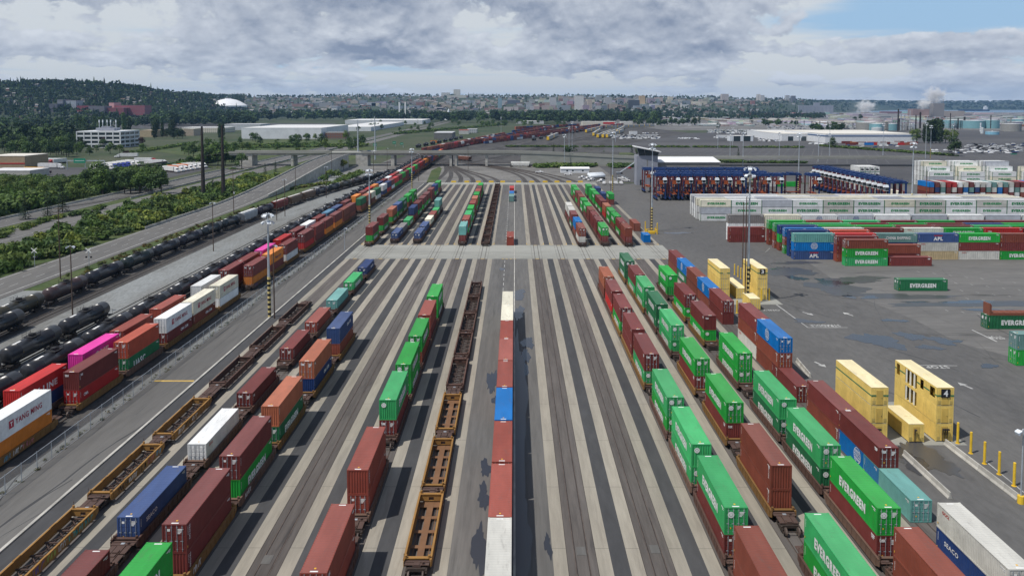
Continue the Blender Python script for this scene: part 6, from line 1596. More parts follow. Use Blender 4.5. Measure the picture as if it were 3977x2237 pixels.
# right hand: lots and sheds
building('warehouse', 'long white warehouse with blue band beside the container yard', 'warehouse', 3205, 3556, 521, 553, (.70, .72, .74, 1), 'plain_wall', 150, D=990, roofc=(.72, .69, .62, 1), extra=lambda rt, hw, h, d: obj('blue_band', MB().box(-hw-.1, hw+.1, -.2, 0, h-3.2, h-1.8).box(-hw-.3, -hw, 0, d, h-3.2, h-1.8).mesh('blue_band', ['band_blue']), rt))
building('warehouse', 'white wing at the end of the blue banded warehouse', 'warehouse', 3036, 3206, 521, 547, (.70, .72, .74, 1), 'plain_wall', 120, D=1050, roofc=(.72, .69, .62, 1), extra=doors(3, 7, 6))
building('shed', 'white flat roofed shed before the rows of parked cars', 'shed', 2938, 3080, 510, 527, (.68, .70, .72, 1), 'plain_wall', 50, D=1210, roofc=WR, extra=doors(4, 8, 6))
building('shed', 'white vehicle wash shed with two bays on the car park', 'shed', 2838, 2925, 529, 549, (.68, .72, .76, 1), 'plain_wall', 18, roofc=WR, extra=doors(2, 9, 7))
building('shed', 'low white canopy beside the vehicle wash shed', 'shed', 2790, 2836, 529, 537, (.62, .64, .66, 1), 'plain_wall', 12, D=1060, zb=4, roofc=WR)
building('shed', 'small white booth among the parked cars', 'shed', 2446, 2475, 512, 522, (.68, .70, .72, 1), 'plain_wall', 10, roofc=WR)
building('warehouse', 'pale long shed with a crimson end behind the auto racks', 'warehouse', 2262, 2390, 474, 487, (.55, .52, .44, 1), 'plain_wall', 40, roofc=(.6, .58, .52, 1), extra=lambda rt, hw, h, d: obj('crimson_end', MB().box(hw*.25, hw*.98, -.3, 0, h*.35, h*.9).mesh('crimson_end', ['ink_red']), rt))
building('warehouse', 'short pale shed next to the crimson ended one', 'warehouse', 2412, 2456, 474, 484, (.55, .54, .50, 1), 'plain_wall', 30, roofc=(.62, .62, .6, 1))
building('warehouse', 'white canopy roofs behind the siding woods', 'shed', 2005, 2112, 471, 482, (.65, .66, .66, 1), 'facade_ribs', 40, roofc=WR)
building('warehouse', 'grey roofed engine shed by the sidings', 'shed', 1685, 1756, 517, 541, (.16, .16, .16, 1), 'plain_wall', 60, roofc=(.52, .53, .55, 1))
building('shed', 'small shed with a red roof edge near the engine shed', 'shed', 1782, 1820, 507, 522, (.5, .5, .48, 1), 'plain_wall', 20, roofc=(.45, .05, .04, 1))
building('shed', 'grey cluster of rail offices by the sidings', 'shed', 1815, 1852, 502, 517, (.45, .47, .49, 1), 'facade_grid', 20, roofc=(.6, .6, .6, 1))
INDG = 'industrial sheds along the waterway'
ind = ['white', 'pale grey', 'tan', 'rust', 'green grey', 'cream']
indc = [(.66, .68, .70, 1), (.45, .47, .49, 1), (.45, .38, .28, 1), (.24, .11, .08, 1), (.22, .30, .28, 1), (.58, .55, .45, 1)]
for i in range(285):
    py = R.uniform(441, 494); px = R.uniform(2480 if py < 470 else 2750, 4000); w = R.choice([R.uniform(9, 30), R.uniform(9, 30), R.uniform(30, 80)]); k = R.choice([0, 0, 0, 1, 1, 2, 3, 4, 5])
    if 3420 < px < 3720 and py > 480: continue
    building('industrial_shed', f'{ind[k]} low industrial shed on the flat land before the waterway', 'industrial shed', px-w/2, px+w/2, py-R.uniform(3, 8), py, tuple(v*R.uniform(.6, 1.05) for v in indc[k][:3])+(1,), R.choice(['plain_wall', 'plain_wall', 'facade_grid', 'facade_ribs']), R.uniform(25, 70), roofc=R.choice([WR, (.5, .5, .52, 1), (.62, .6, .55, 1), (.35, .34, .34, 1)]), group=INDG)
# storage tanks, refinery stacks
def tank_farm(px, py, w, h, colr, lab, grp='storage tanks of the refinery'):
    D = spot(1998, py).y; rr = pxx(1998+w/2, D); H = z_at(px, py-h, D)
    rt = thing('storage_tank', lab, 'storage tank', (pxx(px, D), D+rr, 0), 0, grp)
    g = MB(); g.cyl((0, 0, 0), (0, 0, H), rr, n=28); obj('shell', g.mesh('shell', ['plain_wall']), rt, color=colr)
    g = MB(); g.lathe([(H+.02, rr+.1), (H+H*.06+.1, .1)], 'z', 28); g.cyl((0, 0, H+.1), (0, 0, H+1.0), rr*.1, n=8); obj('roof', g.mesh('roof', ['plain_wall']), rt, color=(.62, .64, .64, 1))
TQ = (.17, .34, .38, 1); TGY = (.27, .27, .255, 1); TWH = (.50, .54, .56, 1)
for i, (px, py, w, h, c, lab) in enumerate([(3375, 515, 70, 38, TGY, 'broad grey tank with a rusty roof rim at the refinery'), (3414, 516, 56, 34, TQ, 'pale turquoise tank beside the grey one'), (3413, 517, 40, 20, TWH, 'low white tank before the turquoise one'), (3471, 508, 44, 26, TQ, 'small turquoise tank behind the black stack'), (3660, 495, 36, 26, TQ, 'turquoise tank beyond the tree clump'),
        (3725, 498, 90, 30, TQ, 'broad turquoise tank with a blue grey roof'), (3800, 500, 80, 30, TQ, 'second broad turquoise tank of the row'), (3862, 500, 60, 32, TQ, 'turquoise tank at the row end'), (3865, 524, 48, 12, (.2, .42, .55, 1), 'low blue and white tank on the far pavement'), (3945, 512, 70, 30, TGY, 'grey tank at the frame edge'), (3960, 478, 60, 14, TQ, 'turquoise tank row end behind'),
        (3545, 500, 30, 18, TWH, 'white tank by the refinery towers'), (3815, 520, 12, 22, TWH, 'slim white vertical tank'), (3250, 497, 28, 12, TWH, 'low white tank by the elevated road'), (3285, 500, 26, 12, TGY, 'low grey tank by the elevated road')]): tank_farm(px, py, w, h, c, lab)
for i, (px, py, top, r_, c, lab) in enumerate([(3487, 510, 424, 1.1, 'dark_steel', 'slim black refinery stack'), (3556, 508, 447, 1.0, 'dark_steel', 'short dark stack next to the thick black one'), (3573, 500, 436, 1.6, 'dark_steel', 'thick black refinery stack'), (3690, 500, 440, .8, 'dark_steel', 'thin dark stack behind the turquoise tanks'), (3745, 498, 455, 1.8, 'dark_steel', 'broad dark tower by the turquoise tanks'), (3847, 500, 448, .9, 'dark_steel', 'thin dark stack at the tank row end'),
        (3498, 508, 440, .9, 'galvanised', 'grey column beside the slim black stack'), (3512, 506, 445, .9, 'galvanised', 'second grey column beside the slim black stack'), (3443, 513, 470, 2.6, 'concrete_wall', 'stubby concrete refinery tower'), (3625, 452, 402, 1.4, 'galvanised', 'pale stack of the steaming mill'), (3662, 440, 388, 1.8, 'wheel_steel', 'reddish brown tall stack of the steaming mill'), (3808, 512, 478, 1.0, 'lamp_white', 'white column past the tank row'), (3600, 506, 452, .7, 'galvanised', 'thin grey column by the black stack'), (3533, 502, 430, .5, 'galvanised', 'hairline flare stack over the refinery')]):
    p = spot(px, py); H = z_at(px, top, p.y); g = MB(); g.cyl((0, 0, 0), (0, 0, H), r_*1.25, r_, 10)
    for k in range(4): g.cyl((0, 0, H*(.3+.2*k)), (0, 0, H*(.3+.2*k)+.5), r_*1.9, n=10)
    thing('chimney_stack', lab, 'stack', (p.x, p.y, 0), 0, 'stacks and columns of the refinery', g.mesh('chimney_stack', [c]))
for i in range(16):
    px, py = R.uniform(3420, 3960), R.uniform(486, 512); p = spot(px, py); g = MB(); w = R.uniform(10, 26); H = R.uniform(8, 18)
    for x in (-w/2, 0, w/2):
        for y in (0, 6): g.box(x-.25, x+.25, y-.25, y+.25, 0, H)
    for z in (H*.35, H*.7, H): g.box(-w/2-.3, w/2+.3, -.3, .3, z-.35, z); g.box(-w/2-.3, w/2+.3, 5.7, 6.3, z-.35, z)
    for k in range(5): g.cyl((-w/2, 1+k*.9, H*.5), (w/2, 1+k*.9, H*.5), .35, n=6)
    g.cyl((w*.2, 3, 0), (w*.2, 3, H*1.3), 1.2, n=8)
    thing('pipe_rack', 'grey steel pipe rack and vessels of the refinery', 'pipe rack', (p.x, p.y, 0), 0, 'pipe racks of the refinery', g.mesh('pipe_rack', [R.choice(['galvanised', 'tower_grey', 'dark_steel', 'shed_grey'])]))
building('paper_mill', 'tall steaming mill block behind the refinery', 'mill', 3620, 3662, 403, 448, (.27, .25, .24, 1), 'facade_grid', 30, D=3000, roofc=(.4, .36, .34, 1)); building('paper_mill', 'long rusty mill shed beside the tall mill block', 'mill', 3540, 3622, 424, 447, (.28, .20, .19, 1), 'plain_wall', 40, D=3100, roofc=(.35, .3, .3, 1)); building('paper_mill', 'pale mill annex before the water', 'mill', 3662, 3740, 432, 448, (.40, .34, .30, 1), 'facade_grid', 30, D=3100)
# grain elevator
De = 4200; rt = thing('grain_elevator', 'grey grain elevator of many silos with headhouse on the shore', 'grain elevator', (pxx(3165, De), De, 0))
g = MB(); hw = pxx(1998+68, De); H = z_at(3165, 414, De)
for i in range(26): x = -hw+hw*2*(i+.5)/26; g.cyl((x, 0, 0), (x, 0, H*(1.0 if i < 19 else 1.06)), hw/25, n=10)
obj('silos', g.mesh('silos', ['tower_grey']), rt)
g = MB(); g.box(-hw, hw, -2, 10, H+.05, H+5); g.box(-hw*.1, hw*.22, -2, 12, H+5.1, z_at(3165, 399, De)); obj('headhouse', g.mesh('headhouse', ['tower_grey']), rt)
# elevated road, ship
g = MB(); pts_ = [(2950, 462), (3100, 465), (3300, 472)]
rt = thing('viaduct', 'grey elevated road on columns crossing the industrial flats', 'viaduct', (0, 0, 0)); g = MB(); gp = MB()
P = [at_depth(px, py, D) for px, py, D in ((2900, 467, 1900), (3080, 467, 1800), (3200, 470, 1700), (3330, 476, 1600))]
for a, b_ in zip(P, P[1:]):
    g.obox(a, b_, 12, 1.6)
    for k in range(4): q = a.lerp(b_, (k+.5)/4); gp.box(q.x-.8, q.x+.8, q.y-.8, q.y+.8, 0, q.z-.8)
obj('deck', g.mesh('deck', ['concrete_wall']), rt); obj('columns', gp.mesh('columns', ['concrete_wall']), rt)
Ds = 6300; rt = thing('cargo_ship', 'long dark blue cargo ship with white bridge on the bay', 'ship', (pxx(3775, Ds), Ds, 0)); L2 = pxx(1998+60, Ds)
g = MB(); g.poly([(-L2, 0), (-L2+12, -14), (L2-8, -14), (L2, -8), (L2, 8), (L2-8, 14), (-L2+12, 14)], -1, 12); obj('hull', g.mesh('hull', ['paint']), rt, color=(.02, .05, .12, 1))
g = MB(); g.box(L2-42, L2-18, -10, 10, 12, 34); g.box(L2-34, L2-24, -4, 4, 34, 42); obj('bridge', g.mesh('bridge', ['white_wall']), rt)
# ---- hills and water
CREST = [(-700, 338, 2600, 1900), (0, 333, 2600, 1900), (250, 331, 2700, 1900), (450, 340, 2800, 1950), (600, 362, 3000, 2050), (750, 374, 3400, 2300), (900, 381, 4200, 2700), (1100, 378, 4800, 2800), (1400, 376, 5200, 2900), (1750, 375, 5200, 2900), (2100, 376, 5000, 2800), (2400, 378, 5000, 2700), (2700, 381, 5200, 2900), (3000, 388, 5600, 3400), (3200, 394, 6500, 4300), (3500, 397, 9300, 7500), (4100, 396, 9300, 7500), (4700, 396, 9300, 7500)]
def crest(px):
    for a, b_ in zip(CREST, CREST[1:]):
        if a[0] <= px <= b_[0]:
            t_ = (px-a[0])/(b_[0]-a[0]); return [a[k]+(b_[k]-a[k])*t_ for k in (1, 2, 3)]
    return CREST[0][1:] if px < 0 else CREST[-1][1:]
def hill_z(px, D):
    y, Dc_, Db = crest(px)
    zc = HCAM+(409-y)*Dc_/3052
    t_ = max(0, min(1.25, (D-Db)/(Dc_-Db))); s = t_*t_*(3-2*t_) if t_ < 1 else 1
    s = .55*s+.45*min(1, t_)
    n = mnoise.noise(Vector((px*.006, D*.0009, 0)))*.10+mnoise.noise(Vector((px*.02, D*.003, 5)))*.05
    return max(-2, zc*(s+n*min(1, t_*3)*min(1, max(0, 1.35-t_)*2)))
ground_mat('hill_ground', (.030, .052, .026, 1), (.060, .070, .045, 1), big=.003, fine=.02, fine_amt=.4)
g = MB(); cols_ = list(range(-640, 4660, 53)); rows_ = [i/22 for i in range(0, 31)]
for px in cols_:
    y, Dc_, Db = crest(px)
    for t_ in rows_:
        D = Db+(Dc_-Db)*t_; g.v.append((pxx(px, D), D, hill_z(px, D)-(1.5 if t_ == 0 else 0)))
nr = len(rows_)
for i in range(len(cols_)-1):
    for j in range(nr-1): g.f.append((i*nr+j, (i+1)*nr+j, (i+1)*nr+j+1, i*nr+j+1)); g.m.append(0)
struct('hills', g, 'hill_ground', smooth=True)
m, t, b = new_mat('bay_water'); b.inputs['Base Color'].default_value = (.045, .07, .10, 1); b.inputs['Roughness'].default_value = .22
g = MB(); g.sheet([(pxx(3180, 5300), 5300), (pxx(5200, 4700), 4700), (pxx(5200, 7700), 7700), (pxx(3180, 7700), 7700)], .0); struct('water', g, 'bay_water')
g = MB(); g.sheet([(pxx(2490, 560), 1700), (pxx(2490, 560), 1700)][:0]+[(60, 700), (760, 700), (1500, 1500), (700, 1500), (300, 1350), (110, 900)], -.03); struct('car_park', g, 'lot_asphalt')
g = MB(); g.sheet([(660, 300), (900, 500), (900, 1000), (330, 760), (330, 470), (640, 300)], -.045); struct('ruled_lot', g, 'lot_asphalt')
g = MB(); g.sheet([(66, 486), (330, 478), (330, 700), (90, 700), (66, 660)], -.058); g.sheet([(330, 640), (700, 640), (700, 700), (330, 700)], -.042); struct('lower_car_park', g, 'lot_asphalt')
g = MB(); g.sheet([(-110, 640), (60, 640), (110, 900), (300, 1350), (280, 1700), (120, 1700), (0, 1300), (-90, 900)], -.065); struct('siding_ground', g, 'ballast')
ground_mat('flat_land', (.115, .112, .108, 1), (.20, .195, .185, 1), big=.006, fine=.05, fine_amt=.3, stain=.5, stain_col=(.05, .06, .04, 1))
g = MB(); g.sheet([(140, 1500), (1700, 1450), (4200, 5300), (900, 5300), (650, 2800), (120, 2800)], -.08); struct('industrial_land', g, 'flat_land')
g = MB(); g.sheet([(-420, 420), (-228, 470), (-228, 600), (-460, 600)], -.06); g.sheet([(-600, 1560), (-420, 1560), (-460, 2050), (-1100, 2050), (-1000, 1600)], -.05); struct('truck_stop_pavement', g, 'lot_asphalt')
g = MB(); g.sheet([(-430, 880), (-225, 640), (-215, 1050), (-330, 1090)], -.06); struct('meadow', g, 'turf')
w = MB()
for k in range(46): x = 95+k*9; w.sheet([(x, 705), (x+.16, 705), (x+62, 860), (x+61.84, 860)], -.01)
for k in range(26): x = 95+k*8.5; w.sheet([(x, 645), (x+.16, 645), (x+22, 698), (x+21.84, 698)], -.02)
for k in range(30): y = 485+k*8; w.sheet([(335, y), (335, y+.3), (830, y+120.3), (830, y+120)], -.03)
struct('lot_markings', w, 'worn_marking')
# city on the hillside
CITYG = 'city buildings on the hillside'
def city(label, x0, x1, yt, yb, colr, mt='facade_grid', D=None, name='city_building', depth=30, roofc=(.5, .5, .5, 1)):
    px = (x0+x1)/2
    if D is None:
        D = crest(px)[2]
        for _ in range(400):
            z = hill_z(px, D)
            yy = 409+(HCAM-z)*3052/D
            if yy <= yb or D > crest(px)[1]: break
            D += 12
    building(name, label, 'building', x0, x1, yt, yb, colr, mt, depth, D=D, zb=hill_z(px, D)-3, roofc=roofc, group=CITYG)
CB = [(2232.6, 2266, 372, 430, (.80, .78, .75, 1), 'facade_bands', 'tall white tower with dark horizontal bands downtown'), (2281.5, 2298.4, 386, 426, (.55, .45, .36, 1), 'facade_grid', 'slim beige tower beside the banded one'), (2313.6, 2336.7, 370, 394, (.33, .34, .35, 1), 'facade_grid', 'grey slab high on the hill crest'), (2347.6, 2376, 378, 414, (.45, .45, .45, 1), 'facade_ribs', 'pale ribbed tower in the city middle'),
      (2368, 2396, 404, 430, (.42, .34, .27, 1), 'facade_grid', 'tan block below the ribbed tower'), (2440.5, 2482.6, 389, 424, (.045, .05, .06, 1), 'facade_grid', 'broad dark glass block downtown'), (2483, 2504, 372.6, 418, (.50, .36, .20, 1), 'facade_grid', 'golden brown tower beside the dark block'), (2470, 2482.6, 372, 390, (.35, .32, .30, 1), 'facade_grid', 'grey brown tower behind the dark block'), (2524, 2558, 405, 424, (.70, .72, .74, 1), 'facade_bands', 'white terraced block below the golden tower'),
      (2336.7, 2355.7, 411, 430, (.13, .15, .20, 1), 'facade_bands', 'slate block at the foot of the city'), (2732.6, 2783, 382, 395, (.07, .08, .11, 1), 'facade_bands', 'long dark hospital block on the crest'), (2800.5, 2827, 366, 392, (.52, .46, .43, 1), 'facade_grid', 'pale pinkish apartment tower on the crest'), (2645.6, 2673, 406.6, 422, (.66, .66, .64, 1), 'facade_grid', 'white block above the wooded shore'), (2689, 2743, 394, 406, (.55, .50, .40, 1), 'plain_wall', 'long cream hall on the slope'),
      (1761.7, 1787, 348.5, 375, (.80, .76, .66, 1), 'facade_ribs', 'bright white ribbed hospital tower on the skyline'), (1714, 1747, 361, 376, (.74, .72, .66, 1), 'facade_bands', 'bright white low hospital wing on the skyline'), (1737, 1810, 371, 382, (.62, .60, .52, 1), 'facade_grid', 'cream podium under the white hospital tower'), (1822, 1880, 366, 380, (.45, .50, .54, 1), 'plain_wall', 'pale blue grey hall on the crest'),
      (2134, 2160, 379, 412, (.62, .62, .64, 1), 'facade_ribs', 'white tower at the west end of downtown'), (2165, 2217, 409, 430, (.30, .34, .38, 1), 'facade_bands', 'wide blue grey block at the city foot'), (2187, 2207, 383, 410, (.36, .38, .38, 1), 'facade_grid', 'grey slab between the two white towers'), (1934, 1949, 380, 422, (.24, .36, .42, 1), 'facade_grid', 'slim teal glass tower'), (1956, 2013, 416, 431, (.58, .50, .48, 1), 'facade_grid', 'long pinkish block by the waterway'),
      (1867, 1883, 398, 420, (.62, .55, .46, 1), 'facade_grid', 'cream block beside the teal tower'), (1880, 1935, 420, 432, (.30, .16, .14, 1), 'facade_grid', 'brick warehouse row at the city foot'), (1970, 2020, 390, 405, (.10, .12, .16, 1), 'facade_grid', 'dark glass block mid slope'), (2043, 2065, 407, 425, (.42, .45, .48, 1), 'facade_grid', 'pale tower west of the white tower'), (2939, 2950, 367, 394, (.62, .60, .56, 1), 'facade_grid', 'taller half of the white twin tower on the crest'), (2951, 2966, 371, 394, (.58, .56, .54, 1), 'facade_grid', 'lower half of the white twin tower on the crest'),
      (3049.6, 3063, 371, 394, (.52, .52, .52, 1), 'facade_bands', 'pale slim tower alone on the eastern ridge'), (3072, 3086.5, 373, 400, (.12, .12, .14, 1), 'facade_bands', 'dark slim tower alone on the eastern ridge'), (2916, 2930, 392, 408, (.32, .13, .10, 1), 'facade_grid', 'red brick tower on the eastern slope'), (1135, 1215, 404, 416, (.34, .18, .15, 1), 'facade_grid', 'long red brick block on the western slope'), (1045, 1085, 406, 416, (.55, .48, .40, 1), 'facade_grid', 'cream block above the belt of trees'), (1240, 1290, 400, 415, (.36, .36, .36, 1), 'facade_bands', 'grey roofed hall on the western slope'), (1425, 1460, 398, 412, (.40, .42, .44, 1), 'facade_grid', 'grey block mid slope'), (1195, 1250, 382, 392, (.58, .56, .52, 1), 'facade_bands', 'pale school block near the crest')]
for x0, x1, yt, yb, c, mt, lab in CB: city(lab, x0, x1, yt, yb, c, mt)
WC = [('white', (.74, .74, .72, 1)), ('pale grey', (.44, .45, .46, 1)), ('tan', (.46, .38, .28, 1)), ('brick', (.28, .13, .10, 1)), ('blue grey', (.26, .30, .35, 1)), ('cream', (.58, .53, .42, 1)), ('pinkish', (.48, .38, .35, 1))]
for i in range(66):
    px = R.uniform(2060, 2760); yb = R.uniform(398, 430) if px < 2560 else R.uniform(392, 408); w = R.uniform(9, 26); h = R.uniform(9, 22)
    nm, c = R.choice(WC); city(f'{nm} large block in the dense middle of the city', px-w/2, px+w/2, yb-h, yb, tuple(v*R.uniform(.7, 1.05) for v in c[:3])+(1,), R.choice(['facade_grid', 'facade_bands', 'facade_ribs']))
for i in range(44):
    px = R.uniform(1000, 2060); yb = R.uniform(402, 434); w = R.uniform(16, 46); h = R.uniform(5, 11)
    nm, c = R.choice(WC); city(f'{nm} long block at the foot of the western city', px-w/2, px+w/2, yb-h, yb, tuple(v*R.uniform(.6, 1.0) for v in c[:3])+(1,), R.choice(['facade_grid', 'facade_bands']))
for i in range(150):
    px = R.triangular(880, 3080, 2250) if R.random() < .7 else R.uniform(900, 2200); yb = R.uniform(392, 432) if px < 2600 else R.uniform(390, 412); w = R.uniform(8, 34); h = R.uniform(4, 13)*(1.5 if 2050 < px < 2750 else 1)
    nm, c = R.choice(WC); hgt = 'tall' if h > 9 else 'low'
    city(f'{nm} {hgt} building among many on the city hillside', px-w/2, px+w/2, yb-h, yb, c, R.choice(['facade_grid', 'facade_bands', 'facade_grid', 'plain_wall']))
# slender bridge pylons, museum cone
for i, px in enumerate((1551, 1574)):
    D = 2600; g = MB(); g.box(-2, 2, -2, 2, 0, z_at(px, 398, D)); thing('bridge_pylon', ['white bridge pylon with a cream building behind', 'white bridge pylon nearer the highway bend'][i], 'bridge pylon', (pxx(px, D), D, 0), 0, 'bridge pylons', g.mesh('bridge_pylon', ['roof_white']))
g = MB(); g.cyl((0, 0, 0), (6, 0, z_at(1740, 424, 2500)), 10, 1.5, 14); thing('museum_cone', 'tilted silver cone before the city', 'cone', (pxx(1736, 2500), 2500, 0), 0, None, g.mesh('museum_cone', ['lamp_white']))
p_ = at_depth(404, 305, 2700); g = MB(); g.add([(-3, -3, 0), (3, -3, 0), (3, 3, 0), (-3, 3, 0), (0, 0, 32)], [(0, 1, 4), (1, 2, 4), (2, 3, 4), (3, 0, 4)]); thing('radio_mast', 'lattice radio mast on the wooded ridge', 'radio mast', (p_.x, p_.y, p_.z-26), 0, None, g.mesh('radio_mast', ['dark_steel']))
# houses and trees of the slopes, too many to count
def house_mass():
    m = MB(); m.c = []
    for _ in range(1500):
        px = R.uniform(-50, 3250); y, Dc_, Db = crest(px); t_ = R.uniform(.05, 1.0)
        if px < 850 and R.random() < .6: continue
        if px > 2950 and (t_ < .45 or R.random() < .5): continue
        D = Db+(Dc_-Db)*t_; z = hill_z(px, D); x = pxx(px, D); w, d, h = R.uniform(4, 8), R.uniform(5, 8), R.uniform(3, 6)
        c = R.choice(WC)[1]; f = R.uniform(.7, 1.1); c = tuple(v*f*.85 for v in c[:3])+(1,); rc = R.choice([(.20, .19, .19, 1), (.32, .30, .29, 1), (.16, .11, .09, 1), (.12, .12, .13, 1)])
        b_ = MB(); b_.box(x-w, x+w, D-d, D+d, z-3, z+h); prism_roof(b_, x-w-.5, x+w+.5, D-d-.5, D+d+.5, z+h+.02, z+h+d*.5); m.join(b_); m.c += [c]*6+[rc]*4
    struct('houses', m, 'mass_paint', 'countless small houses spread over the hillside city', 'stuff', 'houses')
house_mass()
def low_tree(seed):
    r = random.Random(seed); m = MB()
    for k in range(16):
        a, u = r.uniform(0, 6.28), r.uniform(-.2, 1); q = math.sqrt(max(0, 1-u*u)); c = Vector((3.6*q*math.cos(a), 3.6*q*math.sin(a), 5.2+3.8*u)); e = Vector((r.uniform(-1, 1), r.uniform(-1, 1), r.uniform(-1, 1))).normalized()*2.1; f_ = e.cross(Vector((r.uniform(-1, 1), r.uniform(-1, 1), r.uniform(-1, 1)))).normalized()*1.7
        m.add([tuple(c-e), tuple(c-f_), tuple(c+e), tuple(c+f_)], [(0, 1, 2, 3)])
    return m
def low_fir(seed):
    r = random.Random(seed); m = MB()
    for k in range(5):
        z = 1.5+k*2.4; q = 3.0*(1-k/5.6); m.add([(q*math.cos(a+r.random()*.5), q*math.sin(a), z-1.2) for a in (0, 1.26, 2.5, 3.77, 5.03)]+[(0, 0, z+3.2)], [(i, (i+1) % 5, 5) for i in range(5)])
    return m
pts = []
for _ in range(5200):
    px = R.uniform(-80, 3300) if R.random() < .62 else R.uniform(-80, 950); y, Dc_, Db = crest(px); t_ = R.random()**.8*1.06
    if 950 < px < 2900 and R.random() < .72 and t_ < .9: continue
    
    if px < 640 and t_ < .16: continue
    D = Db+(Dc_-Db)*t_; s = R.uniform(1.0, 2.0); pts.append((pxx(px, D), D, hill_z(px, D)-1.5, s, s*R.uniform(.8, 1.25)))
for _ in range(900):
    px = R.uniform(-80, 3250); y, Dc_, Db = crest(px); D = Dc_*R.uniform(.96, 1.02); s = R.uniform(.8, 1.9)*(1.25 if R.random() < .15 else .85)*(1+.25*(px < 700)); pts.append((pxx(px, D), D, hill_z(px, D)-1.5, s*.8, s))
mass('forest', 'wooded slopes and treetops of the hills round the city', 'forest', pts, lambda k: low_fir(200+k) if k == 4 else low_tree(200+k), [GC, GD, G3, GC, (.035, .06, .03)])
pts = [(pxx(px, D), D, 0, 3.0, 2.2) for px, D in [(R.uniform(3150, 4700), R.uniform(7550, 9500)) for _ in range(1400)]]
pts = [(x, D, hill_z(1998+x*3052/D, D)-3, s, q) for x, D, z, s, q in pts]
mass('far_shore_forest', 'dark wooded shore across the bay', 'forest', pts, lambda k: low_tree(210+k), [GC, GD])
pts = [(pxx(px, D), D, -.5, R.uniform(1.2, 2.0), R.uniform(1.2, 2.0)) for px, D in [(R.uniform(2350, 3200), R.uniform(2650, 3600)) for _ in range(500)]]
pts = [(x, D, hill_z(1998+x*3052/D, D)-2, s, q) for x, D, z, s, q in pts]
mass('shore_forest', 'dark wooded bluff below the eastern city', 'forest', pts, lambda k: low_tree(220+k), [GC, GD])
# steam
m = bpy.data.materials.new('steam'); m.use_nodes = True; MATS['steam'] = m; t = NT(m.node_tree); m.node_tree.nodes.remove(m.node_tree.nodes['Principled BSDF'])
pv = t.node('ShaderNodeVolumePrincipled'); pv.inputs['Color'].default_value = (1, 1, 1, 1)
tc = t.node('ShaderNodeTexCoord'); gr = t.noise(tc.outputs['Object'], 2.6, 5, .65); ln = t.node('ShaderNodeVectorMath', operation='LENGTH'); t.l.new(tc.outputs['Object'], ln.inputs[0])
den = t.math('MULTIPLY', t.math('MAXIMUM', t.math('SUBTRACT', t.math('SUBTRACT', gr, t.math('MULTIPLY', ln.outputs['Value'], .42)), .16), 0.0), .40); t.l.new(den, pv.inputs['Density'])
t.l.new(pv.outputs[0], m.node_tree.nodes['Material Output'].inputs['Volume'])
for i, (px, py, w_, h_, D, lab) in enumerate([(3362, 415, 60, 44, 2900, 'white steam plume spreading above the industrial flats'), (3588, 405, 40, 34, 3000, 'white steam puff beside the mill block'), (3630, 372, 70, 60, 3020, 'pale steam cloud drifting above the mill block')]):
    c = at_depth(px, py, D); g = MB(); g.box(-1, 1, -1, 1, -1, 1)
    o = thing('steam_plume', lab, 'steam', tuple(c), 0, None, g.mesh('steam_plume', ['steam'])); k = D/3052; o.scale = (w_*k*.75, 30, h_*k*.75)
# ---- traffic, lorries, parked cars, far trains
def semi(x, y, rz, label, cab, box, L=14):
    rt = thing('semi_truck', label, 'truck', (x, y, -.03), rz, 'lorries at the truck stop')
    g = MB(); g.box(-1.3, 1.3, -L/2-1, L/2, 1.15, 4.05); obj('trailer', cached(('trl', L), lambda: g.mesh('trailer', ['paint'])), rt, color=box)
    def cabm(): m = MB(); m.add([(-1.2, L/2+.8, .6), (1.2, L/2+.8, .6), (1.2, L/2+5.2, .6), (-1.2, L/2+5.2, .6), (-1.2, L/2+.8, 3.9), (1.2, L/2+.8, 3.9), (1.2, L/2+2.9, 3.0), (-1.2, L/2+2.9, 3.0), (-1.0, L/2+3.6, 1.9), (1.0, L/2+3.6, 1.9), (1.0, L/2+5.2, 1.6), (-1.0, L/2+5.2, 1.6)], [(0,1,2,3), (4,5,6,7), (7,6,9,8), (8,9,10,11), (11,10,2,3), (0,1,5,4), (0,4,7,8,11,3), (1,2,10,9,6,5)]); return m.mesh('cab', ['smooth_paint'])
    obj('cab', cached(('cabm', L), cabm), rt, color=cab)
    def gl(): m = MB(); m.add([(-1.02, L/2+2.98, 2.93), (1.02, L/2+2.98, 2.93), (.92, L/2+3.6, 1.98), (-.92, L/2+3.6, 1.98)], [(0, 1, 2, 3)]); m.v = [(a, b_+.03, c+.03) for a, b_, c in m.v]; return m.mesh('windscreen', ['glass_dark'])
    obj('windscreen', cached(('wsn', L), gl), rt)
    def wh():
        m = MB()
        for y_ in (-L/2+.3, -L/2+1.6, L/2+1.2, L/2+2.4, L/2+4.5):
            for s in (-1, 1): m.cyl((s*.85, y_, .5), (s*1.22, y_, .5), .5, n=10)
        m.box(-.5, .5, -L/2, L/2+4, .8, 1.1); return m.mesh('wheels', ['black_rubber'])
    obj('wheels', cached(('whl', L), wh), rt)
for (px, py, a, lab, cab, bx) in [(137, 672, -100, 'maroon lorry with orange yellow trailer turning at the truck stop', (.05, .015, .02, 1), (.72, .36, .03, 1)), (500, 613, 96, 'white lorry crossing the street above the truck stop', WH, WH), (190, 655, -95, 'white trailer lorry parked behind the orange one', WH, WH), (600, 640, -95, 'white lorry with a logo disc near the yard edge', WH, WH), (560, 632, -95, 'white lorry behind the red tractor', (.4, .02, .02, 1), WH)]:
    x, y = dot(px, py); semi(x, y, rad(a), lab, cab, bx)
